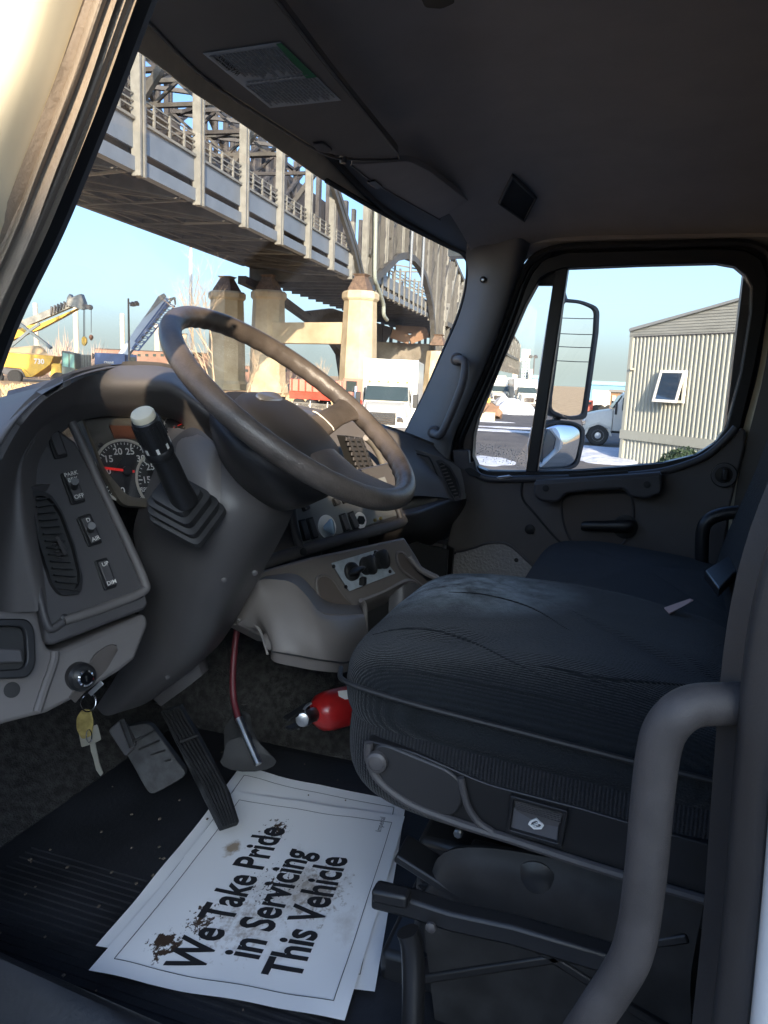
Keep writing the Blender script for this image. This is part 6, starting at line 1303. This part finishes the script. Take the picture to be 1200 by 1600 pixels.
MB().prism(dpts([(98, 551), (107, 553), (107, 574), (98, 572)], 109.9), dv * .05).build('cab_window', mat('green_glass', (.12, .26, .22), .15), hd)
MB().prism(dpts([(109, 553), (116, 555), (116, 575), (109, 574)], 109.9), dv * .05).build('cab_window', bpy.data.materials['green_glass'], hd)
MB().prism(dpts([(117, 577), (140, 575), (141, 592), (117, 594)], 110), dv * 2.4).build('hood', yel, hd, bevel=.15)
MB().lathe(D(90, 594, 109.8), dv, [(1.0, 0), (1.1, .1), (1.1, .6), (.9, .7)], 20).build('wheel', tyre, hd)
text('number_print', '730', M['printwh'], hd, D(61, 565, 111.9), V((dv.y, -dv.x, 0)), (0, 0, 1), 1.0, bold=.03)
gt = thing('grey_tank', at(132, 118), 'grey weathered storage container between the hauler and the blue crane', 'container')
c_ = slab_px(118, 143, 554, 118, 3); c_.build('tank_body', mat('grey_green_paint', (.16, .19, .18), .6, var=.2, vscale=1), gt, flat=True)
for k in range(6): slab_px(119 + k * 4.2, 120 + k * 4.2, 555, 117.8, .2).build('tank_rib', M['dark'], gt, flat=True)
# ---- yellow crane
ck = thing('crane', at(20, 125), 'yellow and grey telescopic crane with its boom rising from the left, two hooks hanging', 'crane')
bg = mat('boom_grey', (.20, .20, .18), .5, var=.25, vscale=.8); bsteel = mat('boom_blue_grey', (.10, .13, .15), .5)
def boxbeam(a, b, h0, h1, dep, d): (ax, ay), (bx, by) = a, b; return MB().prism(dpts([(ax, ay - h0 / 2), (bx, by - h1 / 2), (bx, by + h1 / 2), (ax, ay + h0 / 2)], d), dv * dep)
boxbeam((-90, 558), (122, 470), 15, 10, 1.0, 125).build('boom_section', bg, ck, flat=True)
MB().prism(dpts([(-90, 562), (45, 508), (62, 506), (96, 492), (122, 481), (96, 496), (60, 515), (40, 522), (-90, 578)], 124.8), dv * 1.2).build('lower_boom', yel, ck, flat=True)
for k in range(9): a = 78 + k * 5; MB().prism(dpts([(a, 492 - k * 2.6), (a + 2.2, 491 - k * 2.6), (a + 3.6, 479 - k * 1.9), (a + 1, 478 - k * 1.9)], 124.6), dv * .3).build('boom_plate', M['dark'], ck, flat=True)
MB().prism(dpts([(104, 466), (108, 459), (112, 465), (120, 461), (126, 459), (131, 472), (133, 482), (124, 483), (116, 480), (106, 478)], 124.5), dv * 1.4).build('boom_head', bg, ck, flat=True)
MB().bar(D(130, 476, 124.4), D(142, 481, 124.4), .5, .5).build('jib_arm', M['dark'], ck, flat=True); MB().lathe(D(140, 480, 124.2), dv, [(.42, 0), (.42, .4)], 14).build('sheave', M['dark'], ck)
for a in (130.6, 132.4): MB().tube([D(a, 483, 124.6), D(a, 526, 124.6)], .055, 5).build('hoist_line', M['dark'], ck)
MB().tube([D(142.5, 483, 124.6), D(142.5, 520, 124.6)], .05, 5).build('hoist_line', M['dark'], ck)
MB().prism(dpts(rnd([(127.5, 528), (131, 525), (134.5, 528), (135, 536), (131, 541), (127.5, 537)], 2), 124.5), dv * .5).build('hook_block', yel, ck)
MB().lathe(D(142.5, 527, 124.4), (0, 0, 1), [(.1, -.5), (.3, -.2), (.36, 0), (.3, .22), (.1, .4)], 14).build('headache_ball', mat('rust_ball', (.16, .07, .04), .6), ck)
for a, b, c2, d2 in ((10, 495, 34, 508), (34, 508, 80, 544), (8, 549, 46, 517), (46, 517, 62, 506)): MB().bar(D(a, b, 121), D(c2, d2, 121), .55, .4).build('brace_strut', bsteel, ck, flat=True)
MB().bar(D(5, 560, 121), D(6, 505, 121), .7, .5).build('mast', bsteel, ck, flat=True)
# ---- blue crane
c2_ = thing('crane', at(180, 120), 'blue crane with lattice tipped boom leaning right and a blue counterweight box', 'crane')
blu = mat('crane_blue', (.03, .08, .22), .45, var=.1, vscale=1); pale = mat('pale_boom', (.36, .42, .50), .4)
MB().prism(dpts([(184, 553), (198, 556), (262, 476), (258, 464), (250, 461), (243, 470)], 119), dv * 1.3).build('boom_section', pale, c2_, flat=True)
MB().prism(dpts([(226, 496), (232, 490), (260, 463), (256, 458), (247, 463)], 118.9), dv * .1).build('boom_plate', bg, c2_, flat=True)
lt = [((206, 545), (262, 474)), ((216, 548), (273, 478)), ((211, 534), (259, 470))]
for (a, b), (c3, d3) in lt: MB().bar(D(a, b, 118.5), D(c3, d3, 118.5), .22).build('lattice_chord', blu, c2_, flat=True)
for k in range(11):
    t = k / 10; a0 = V((206, 545)).lerp(V((262, 474)), t); a1 = V((216, 548)).lerp(V((273, 478)), t); MB().bar(D(a0.x, a0.y, 118.4), D(a1.x, a1.y, 118.4), .14).build('lattice_bar', blu, c2_, flat=True)
    if k < 10: a2 = V((216, 548)).lerp(V((273, 478)), t + .1); MB().bar(D(a0.x, a0.y, 118.4), D(a2.x, a2.y, 118.4), .12).build('lattice_bar', blu, c2_, flat=True)
for a, b, c3, d3 in ((262, 468, 273, 465), (273, 465, 274, 476), (262, 474, 273, 465), (266, 466, 266, 474)): MB().bar(D(a, b, 118.4), D(c3, d3, 118.4), .2).build('jib_bar', bsteel, c2_, flat=True)
cw = slab_px(148, 195, 552, 115, 3, py1=572); cw.build('counterweight', blu, c2_, flat=True)
cab2 = slab_px(186, 214, 554, 116, 2.4); cab2.build('operator_cab', blu, c2_, flat=True); slab_px(200, 212, 558, 115.9, .1, py1=566).build('cab_window', wglass, c2_, flat=True)
slab_px(146, 226, 573, 115.5, 2.6).build('carrier', mat('carrier_paint', (.14, .17, .22), .5), c2_, flat=True)
tp = D(169, 558, 114.8); text('crane_print', 'McNALLY', M['printdk'], c2_, tp, V((dv.y, -dv.x, 0)), (0, 0, 1), 1.15, bold=.05)
tp = D(170, 566.5, 114.8); text('crane_print', 'CRANE', M['printwh'], c2_, tp, V((dv.y, -dv.x, 0)), (0, 0, 1), .45, bold=.02)
for k in range(4): MB().lathe(D(155 + k * 18, 586, 115), dv, [(.6, 0), (.62, .4)], 14).build('wheel', tyre, c2_)
# ---- stacks, tall pole, lamp posts
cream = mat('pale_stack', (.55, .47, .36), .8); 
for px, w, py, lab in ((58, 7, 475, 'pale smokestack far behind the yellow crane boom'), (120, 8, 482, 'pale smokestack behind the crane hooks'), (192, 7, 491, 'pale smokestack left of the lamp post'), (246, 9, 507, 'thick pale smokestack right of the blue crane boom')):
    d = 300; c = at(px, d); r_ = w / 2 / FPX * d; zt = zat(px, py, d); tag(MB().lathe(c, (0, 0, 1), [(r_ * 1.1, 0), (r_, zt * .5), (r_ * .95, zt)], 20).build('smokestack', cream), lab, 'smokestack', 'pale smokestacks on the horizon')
c = at(298, 150); tag(MB().lathe(c, (0, 0, 1), [(.40, 0), (.30, zat(298, 384, 150))], 12).build('white_mast', mat('mast_white', (.8, .78, .72), .5)), 'very tall thin white mast rising past the steering wheel rim', 'mast')
def lamp(px, py, d, heads, label):
    c = at(px, d); t = thing('lamp_post', c, label, 'lamp post'); zt = zat(px, py, d); MB().lathe(c, (0, 0, 1), [(.16, 0), (.12, zt)], 10).build('pole', M['dark'], t)
    for hx_, hy_ in heads: q = D(hx_, hy_, d); MB().lathe(q, (0, 0, 1), [(.05, -.35), (.38, -.3), (.42, 0), (.2, .3)], 12).build('lamp_head', M['dark'], t); MB().bar(D(px, hy_ - 1, d), q, .12).build('arm', M['dark'], t, flat=True)
lamp(202, 468, 105, [(207.5, 475), (213, 474)], 'dark lamp post with two round heads between the cranes')
lamp(832, 556, 150, [(829, 557), (837, 557)], 'thin lamp post beside the towers seen through the passenger side window')
# ---- low brick buildings and blue shed on the horizon
brick = mat('red_brown_brick', (.26, .15, .11), .9, var=.15, vscale=.3); beige = mat('far_beige', (.52, .42, .30), .9)
for px0, px1, py, d, mm, lab in ((40, 150, 556, 210, brick, 'long low brick building behind the yellow hauler'), (150, 330, 549, 200, brick, 'long low brick building behind the blue crane'), (262, 292, 522, 190, beige, 'square beige tower block behind the thin mast'), (330, 470, 573, 230, brick, 'low brick building seen between the piers')):
    t = thing('brick_building' if mm is brick else 'beige_building', at((px0 + px1) / 2, d), lab, 'building'); slab_px(px0, px1, py, d, 14).build('wall', mm, t, flat=True); slab_px(px0 - 1, px1 + 1, py - 1.2, d - .3, 15, py1=py).build('roof', M['dark'], t, flat=True)
    n_ = int((px1 - px0) / 12)
    for k in range(n_):
        q = px0 + 5 + k * 12; slab_px(q, q + 5, py + 4, d - .1, .1, py1=py + 8).build('window', wglass, t, flat=True)
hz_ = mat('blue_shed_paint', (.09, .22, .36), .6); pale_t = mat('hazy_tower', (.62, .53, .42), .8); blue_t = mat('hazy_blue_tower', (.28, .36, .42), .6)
def tower(px0, px1, py, d, mm, lab, rows=10, cols=3, glassy=True):
    t = thing('tower_block', at((px0 + px1) / 2, d), lab, 'building'); slab_px(px0, px1, py, d, 30).build('wall', mm, t, flat=True)
    w = MB(); dy = (604 - py) / rows
    for i in range(rows):
        for k in range(cols):
            a = px0 + (px1 - px0) * (k + .25) / cols; b = px0 + (px1 - px0) * (k + .75) / cols; q = slab_px(a, b, py + dy * (i + .25), d - .5, .3, py1=py + dy * (i + .7)); w.add(q.v, q.f)
    stuff(w.build('window', wglass if glassy else blue_t, t, flat=True))
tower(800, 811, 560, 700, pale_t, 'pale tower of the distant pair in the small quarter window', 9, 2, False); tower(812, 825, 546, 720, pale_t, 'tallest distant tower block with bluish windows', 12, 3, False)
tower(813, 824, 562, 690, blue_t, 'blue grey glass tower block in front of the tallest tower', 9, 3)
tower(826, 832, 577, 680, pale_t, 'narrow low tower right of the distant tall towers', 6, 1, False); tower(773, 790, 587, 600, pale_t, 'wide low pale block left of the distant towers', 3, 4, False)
for px0, px1, py, d, lab in ((830, 846, 586, 130, 'blue shed behind the far white trucks'), (922, 978, 596, 120, 'teal blue roofed shed between the mirror and the corrugated building')):
    t = thing('blue_shed', at((px0 + px1) / 2, d), lab, 'shed'); slab_px(px0, px1, py + 6, d, 12).build('wall', hz_, t, flat=True); slab_px(px0 - 1, px1 + 1, py, d - .3, 13, py1=py + 6).build('roof', mat('teal_roof', (.12, .30, .36), .5), t, flat=True)
t = thing('white_trailer', at(940, 70), 'white trailer standing between the mirror and the brown shed', 'trailer'); slab_px(927, 958, 610, 70, 2.6, py1=636).build('trailer_body', wpaint, t, flat=True); slab_px(927, 958, 636, 70.2, 2.3, py1=640).build('underframe', M['black'], t, flat=True)
for a in (931, 937, 952): MB().lathe(D(a, 641, 69.9), (1, 0, 0), [(.5, 0), (.5, .4)], 14).build('wheel', tyre, t)
t = thing('brown_shed', at(965, 62), 'small open brown shed just left of the corrugated building', 'shed'); slab_px(955, 974, 613, 62, 3).build('wall', mat('shed_brown', (.20, .12, .07), .9), t, flat=True); slab_px(952, 976, 609, 61.7, 3.6, py1=613).build('roof', M['dark'], t, flat=True); slab_px(958, 964, 618, 61.9, .1, py1=638).build('door', beige, t, flat=True)
t = thing('red_van', at(922, 66), 'small red vehicle just visible beside the tall mirror', 'van'); slab_px(916, 929, 626, 66, 2).build('body', redp, t, flat=True); slab_px(918, 926, 628, 65.9, .05, py1=632).build('window', wglass, t, flat=True); MB().lathe(D(923, 648, 65.8), (1, 0, 0), [(.4, 0), (.4, .3)], 12).build('wheel', tyre, t)
# concrete blocks and rubble by the road
for i, (px0, px1, py, d) in enumerate(((744, 760, 646, 56), (760, 777, 645, 57))):
    tag(slab_px(px0, px1, py, d, 1.2).build('concrete_block', mat('pale_concrete', (.50, .40, .28), .9, var=.15, vscale=1.5) if i == 0 else bpy.data.materials['pale_concrete'], flat=True), ('left concrete block at the road edge below the rubble', 'right concrete block at the road edge beside the snow pile')[i], 'concrete block')
random.seed(5)
for k in range(7):
    c = at(748 + k * 4.6, 62 + random.uniform(-2, 2)); r_ = random.uniform(.5, .95)
    vs = [(V((random.gauss(0, 1), random.gauss(0, 1), random.gauss(0, .8)))).normalized() * r_ * random.uniform(.75, 1.1) + c + V((0, 0, r_ * .6)) for _ in range(16)]
    bm = bmesh.new(); [bm.verts.new(v) for v in vs]; bmesh.ops.convex_hull(bm, input=bm.verts); me = bpy.data.meshes.new('rubble'); bm.to_mesh(me); bm.free(); me.materials.append(bpy.data.materials['rust_brown']); o = bpy.data.objects.new('rubble', me); C.objects.link(o)
    tag(o, 'brown rubble lump in the heap behind the concrete blocks', 'rubble', 'rubble heap behind the concrete blocks')
t = thing('yellow_loader', at(762, 76), 'small yellow loader half hidden behind the rubble', 'loader'); slab_px(757, 768, 622, 76, 2.2).build('body', yel, t, flat=True); slab_px(760, 766, 612, 76.3, 1.6, py1=622).build('cab', wglass, t, flat=True)
for a in (759, 766): MB().lathe(D(a, 639, 75.8), (1, 0, 0), [(.6, 0), (.6, .5)], 14).build('wheel', tyre, t)
# ---- corrugated building
P1 = at(981, 30.0); z1 = zat(981, 516, 30.0); d2 = 25.0; P2 = at(1171, d2 * 1.0)
wd = (P2 - P1).normalized(); wn = V((-wd.y, wd.x, 0)); wn = wn if wn.dot(-P1) > 0 else -wn
Lw = (P2 - P1).length; EXT = Lw + 3.5
bd_ = thing('corrugated_building', P1, 'pale corrugated metal building with one small tilted open window', 'building')
cg = mat('corrugated_cream', (.31, .315, .275), .5, var=.06, vscale=.8, stretch=(1, 1, .15)); zband = zat(981, 527, 30.0)
def Wp(s, z, o=0.): return P1 + wd * s + wn * o + V((0, 0, z))
nr = 46; pit = EXT / nr; zlow = .95
for k in range(nr):                           # trapezoid ribs, one sheet pitch each
    s0 = k * pit; prof = [(0, 0), (.22, 0), (.34, .055), (.66, .055), (.78, 0), (1, 0)]
    vs = [Wp(s0 + a * pit, zlow + .25, b) for a, b in prof] + [Wp(s0 + a * pit, zband, b) for a, b in prof] + [Wp(s0 + a * pit, zlow + .25, b - .01) for a, b in prof] + [Wp(s0 + a * pit, zband, b - .01) for a, b in prof]
    fs = [(i, i + 1, i + 7, i + 6) for i in range(5)] + [(i + 12, i + 18, i + 19, i + 13) for i in range(5)] + [(i, i + 12, i + 13, i + 1) for i in range(5)] + [(i + 6, i + 7, i + 19, i + 18) for i in range(5)] + [(0, 6, 18, 12), (5, 17, 23, 11)]
    MB().add(vs, fs).build('wall_rib', cg, bd_, flat=True)
    vs2 = [Wp(s0 + a * pit, -.3, b * .6) for a, b in prof] + [Wp(s0 + a * pit, zlow - .1, b * .6) for a, b in prof] + [Wp(s0 + a * pit, -.3, b - .03) for a, b in prof] + [Wp(s0 + a * pit, zlow - .1, b - .03) for a, b in prof]
    MB().add(vs2, fs).build('skirt_rib', cg, bd_, flat=True)
MB().prism([Wp(-.05, 0, -.012), Wp(EXT, 0, -.012), Wp(EXT, zband + .1, -.012), Wp(-.05, zband + .1, -.012)], -wn * .2).build('wall', cg, bd_, flat=True)
MB().prism([Wp(-.1, zlow - .1, .02), Wp(EXT, zlow - .1, .02), Wp(EXT, zlow + .25, .02), Wp(-.1, zlow + .25, .02)], wn * .09).build('base_rail', cg, bd_, flat=True)
MB().prism([Wp(-.06, 0, .0), Wp(.10, 0, .0), Wp(.10, zband, .0), Wp(-.06, zband, .0)], wn * .085).build('corner_trim', cg, bd_, flat=True)
ztop0 = z1; ztop1 = zat(1171, 462, d2)
fasc = mat('grey_fascia', (.30, .30, .27), .5, var=.12, vscale=.7, stretch=(1, 1, 6))
MB().prism([Wp(-.15, zband, .03), Wp(EXT, zband, .03), Wp(EXT, ztop1 + .5, .03), Wp(Lw, ztop1, .03), Wp(-.15, ztop0, .03)], -wn * .3).build('gable_band', fasc, bd_, flat=True)
for k in range(15):
    zz = zband + .08 + k * .10; s0 = max(-.1, (zz - ztop0) / (ztop1 - ztop0) * Lw + .1)
    MB().bar(Wp(s0, zz, .04), Wp(EXT, zz, .04), .018, .012).build('gable_lap', fasc, bd_, flat=True)
MB().bar(Wp(-.12, ztop0 - .02, .07), Wp(Lw, ztop1 + .02, .07), .09, .09).build('roof_edge', mat('grey_trim', (.25, .26, .26), .5), bd_, flat=True)
MB().prism([Wp(-.12, ztop0, .08), Wp(Lw, ztop1, .08), Wp(Lw, ztop1, .08) - wn * 9, Wp(-.12, ztop0, .08) - wn * 9], (0, 0, .06)).build('roof', bpy.data.materials['grey_trim'], bd_, flat=True)
MB().prism([Wp(-.06, 0, .02), Wp(-.06, ztop0 - .05, .02), Wp(-.06, ztop0 - .05, .02) - wn * 9, Wp(-.06, 0, .02) - wn * 9], -wd * -.1).build('side_wall', cg, bd_, flat=True)
MB().bar(Wp(-.1, zband, .05), Wp(EXT, zband, .05), .05, .03).build('band_flashing', M['dark'], bd_, flat=True)
# side marker lamp
MB().box(P1 + wd * .25 + wn * .1 + V((0, 0, zat(987, 577, 30) )), (.15, .15, .06)).build('wall_lamp', beige, bd_)
# window: sash hinged at the top, pushed open
def onwall(px, py, o=0.): return P(px, py, Wp(0, 0, o), wn)
wq = [onwall(1038, 580), onwall(1075, 579), onwall(1072, 628), onwall(1034, 628)]
s_l = min((q - P1).dot(wd) for q in wq); s_r = max((q - P1).dot(wd) for q in wq); zt = max(q.z for q in wq); zb = min(q.z for q in wq)
wo_ = [Wp(s_l, zb, .07), Wp(s_r, zb, .07), Wp(s_r, zt, .07), Wp(s_l, zt, .07)]
wi_ = [Wp(s_l + .10, zb + .10, .07), Wp(s_r - .10, zb + .10, .07), Wp(s_r - .10, zt - .10, .07), Wp(s_l + .10, zt - .10, .07)]
wf = MB().ring(wo_, wi_, wn * .08).build('window', mat('window_white', (.75, .72, .64), .5), bd_, flat=True)
od = .26
so1 = [Wp(s_l - .02, zb, .15 + od), Wp(s_r - .02, zb, .15 + od), Wp(s_r, zt, .16), Wp(s_l, zt, .16)]; cen = sum(so1, V()) / 4; si1 = [p + (cen - p) * .17 for p in so1]
MB().ring(so1, si1, wn * .04).build('sash', bpy.data.materials['window_white'], wf, flat=True)
MB().prism([p + wn * .015 for p in si1], wn * .008).build('pane', mat('sky_pane', (.03, .05, .08), .02, spec=1.0, coat=1), wf, flat=True)
MB().prism([p - wn * .045 for p in wi_], wn * .01).build('inner_pane', wglass, wf, flat=True)
# shrub by its foot
shp = at(1082, 24.5); sh = thing('shrub', shp, 'low dark green shrub at the foot of the corrugated building', 'shrub')
leafm = mat('shrub_leaf', (.035, .065, .025), .7, col2=(.015, .03, .012), vscale=3)
lv = MB(); random.seed(2); hs_ = zat(1082, 701, 24.5)
for k in range(4200):
    a = random.uniform(0, 6.28); r_ = random.random() ** .5; zz = random.random(); rx = 1.35 * math.cos(a) * r_; ry = 1.0 * math.sin(a) * r_; hh = hs_ * (1 - .8 * r_ ** 2.2) * (1 + .12 * noise.noise(V((rx * 2, ry * 2, 0))))
    c = shp + V((rx, ry, hh * zz ** .5)); u = V((random.gauss(0, 1), random.gauss(0, 1), random.gauss(0, 1))).normalized(); w = u.orthogonal().normalized(); L_ = random.uniform(.04, .09)
    lv.add([c - w * L_ * .4, c + u * L_, c + w * L_ * .4, c - u * L_ * .6], [(0, 1, 2, 3)])
stuff(lv.build('foliage', leafm, sh, flat=True)); MB().tube([shp, shp + V((0, 0, hs_ * .6))], [.06, .03], 8).build('stem', M['dark'], sh)
# ---- bare trees
bark = mat('pale_bark', (.40, .30, .20), .9, var=.2, vscale=2)
def bare_tree(px, d, pytop, label, seed, spread=.55, trunks=1, lean=0, th=.10):
    random.seed(seed); b0 = at(px, d); Ht = zat(px, pytop, d); t = thing('bare_tree', b0, label, 'tree'); tr = MB(); tw = MB()
    def grow(mb, p, dr, L_, r_, lv_):
        path = [p]; dd = dr.copy()
        for i in range(5):
            dd = (dd + V((random.gauss(0, .09), random.gauss(0, .09), random.gauss(.03, .05)))).normalized(); path.append(path[-1] + dd * L_ / 5)
        mb.tube(path, [r_ * (1 - .16 * i) for i in range(6)], 5 if lv_ else 8)
        if lv_ < 4:
            for q in range(random.choice((3, 4, 4))):
                k = random.randint(2, 5); ax = V((random.gauss(0, 1), random.gauss(0, 1), random.gauss(0, .4))).normalized(); nd = (dd + ax * spread * random.uniform(.6, 1.3) + V((0, 0, .12))).normalized(); grow(tw, path[k], nd, L_ * random.uniform(.5, .72), r_ * .52, lv_ + 1)
    for q in range(trunks): grow(tr, b0 + V((q * .3, q * .2, -.1)), V((lean + random.gauss(0, .08), random.gauss(0, .1), 1)).normalized(), Ht * .42, th, 0)
    tr.build('trunk', bark, t); tw.build('branches', bark, t)
bare_tree(338, 56, 372, 'tall pale bare tree rising behind the steering wheel in front of the piers', 9, .62, 2, .10, .10)
bare_tree(519, 64, 545, 'small bare tree between the beam and the near pier', 8, .5, 1, 0, .09)
bare_tree(442, 60, 560, 'thin bare sapling in front of the beam by the wheel rim', 12, .4, 1, 0, .07)
bare_tree(386, 70, 520, 'bare bushy sapling leaning against the middle pier', 15, .5, 1, .1, .08)
# ---- distant scrub: uncountable
random.seed(21); sc = MB()
for k in range(7000):
    px = random.uniform(-120, 300) if random.random() < .86 else random.uniform(300, 560); d = random.uniform(135, 195); c = at(px, d); hh = random.uniform(3, 9) * (1.25 if 40 < px < 160 else (.55 if px > 160 else .9)); hh *= (.75 + .5 * noise.noise(V((px * .035, 0, 0)))); u = V((random.gauss(0, .22), random.gauss(0, .22), 1)); w = V((dv.y, -dv.x, 0)) * random.uniform(.05, .10)
    p0 = c + V((random.gauss(0, .5), random.gauss(0, .5), hh * random.uniform(0, .5))); p1 = p0 + u.normalized() * hh * random.uniform(.3, .6); sc.add([p0 - w, p0 + w, p1, p0 + dv * .06], [(0, 1, 2), (1, 3, 2), (3, 0, 2)])
so2 = sc.build('scrub', mat('far_scrub', (.46, .32, .24), .95, var=.2, vscale=.1), None, flat=True); stuff(so2); so2['label'] = 'leafless pinkish brown scrub along the horizon'
random.seed(22); gs = MB()
for k in range(9000):
    px = random.uniform(-100, 600); d = random.uniform(14, 95); c = at(px, d); w = V((dv.y, -dv.x, 0)) * random.uniform(.008, .02) * (1 + d / 25); hh = random.uniform(.12, .5); p1 = c + V((random.gauss(0, .1), random.gauss(0, .1), hh)); gs.add([c - w, c + w, p1], [(0, 1, 2)])
so3 = gs.build('dry_grass', mat('dry_grass_blades', (.58, .42, .24), .95, col2=(.42, .29, .15), vscale=.5), None, flat=True); stuff(so3); so3['label'] = 'tufts of dry grass across the yard'
# ---- wire fence
fe = thing('wire_fence', at(450, 42), 'low wire mesh fence with thin pale posts in front of the red trailer', 'fence')
fpx = [(330, 46), (368, 45), (408, 44), (447, 43), (486, 42), (513, 41), (560, 40)]; fz = 1.25
gal = mat('galvanised', (.52, .48, .40), .5, metal=.3)
for (a, d) in fpx: c = at(a, d); MB().lathe(c, (0, 0, 1), [(.035, 0), (.035, fz + .1), (.01, fz + .14)], 8).build('fence_post', gal, fe)
for (a, d), (b, e) in zip(fpx, fpx[1:]):
    p0 = at(a, d); p1 = at(b, e); m_ = MB()
    for zz in (.05, fz): m_.bar(p0 + V((0, 0, zz)), p1 + V((0, 0, zz)), .02)
    n_ = 22
    for k in range(n_ + 8):
        for s_ in (1, -1):
            k0 = k - 4; q0 = p0.lerp(p1, min(1, max(0, k0 / n_))); q1 = p0.lerp(p1, min(1, max(0, (k0 + 4 * s_) / n_))); 
            if (q0 - q1).length > .05: m_.bar(q0 + V((0, 0, .05)), q1 + V((0, 0, fz)), .007)
    m_.build('wire_mesh', gal, fe, flat=True)
# ---- unseen shed added behind the open door, roof height set to shade the lower cab
XN = -9.0; zlo = H - .17 + .357 * 9.9
sd = thing('added_shade_shed', (-12, -7, 0), 'pale lean-to shed added out of view behind the open driver door, shaped to shade the lower cab', 'shed')
for nm, y0, y1, zt_ in (('bay', -16.0, 2.0, zlo),):
    MB().prism([V((XN, y0, 0)), V((XN, y0, zt_)), V((XN - 6, y0, zt_ - 2.6)), V((XN - 6, y0, 0))], (0, y1 - y0, 0)).build(nm, cg, sd, flat=True)
    k = y0 + .2
    while k < y1 - .1: MB().box((XN + .02, k, zt_ / 2), (.05, .16, zt_ - .1)).build('wall_rib', cg, sd, flat=True); k += .8
for y in (-13, -7.5, -2.0): MB().box((XN + .06, y, 1.7), (.06, 2.8, 3.4)).build('roller_door', M['white'], sd, flat=True)

# ---- utility poles and wires down the road behind the truck (they show in the tall mirror)
up = thing('utility_line', (8, -60, 0), 'utility poles with sagging wires behind the truck, seen in the tall mirror', 'power line')
wood = mat('pole_wood', (.16, .11, .07), .9)
for x, y in ((-14, -62), (26, -58)):
    MB().lathe(V((x, y, 0)), (0, 0, 1), [(.18, 0), (.13, 12)], 10).build('pole', wood, up); MB().box((x, y, 11.2), (.12, 2.2, .14)).build('crossarm', wood, up, flat=True)
for k, (zz, dy) in enumerate(((11.3, -.9), (11.3, 0), (11.3, .9), (9.6, 0), (8.6, 0), (7.8, 0), (6.9, 0))):
    MB().tube([V((-14 + 40 * t, -62 + 4 * t + dy, zz - 1.0 * math.sin(t * math.pi) * (1 + .2 * k))) for t in [i / 16 for i in range(17)]], .035, 5).build('wire', M['black'], up)
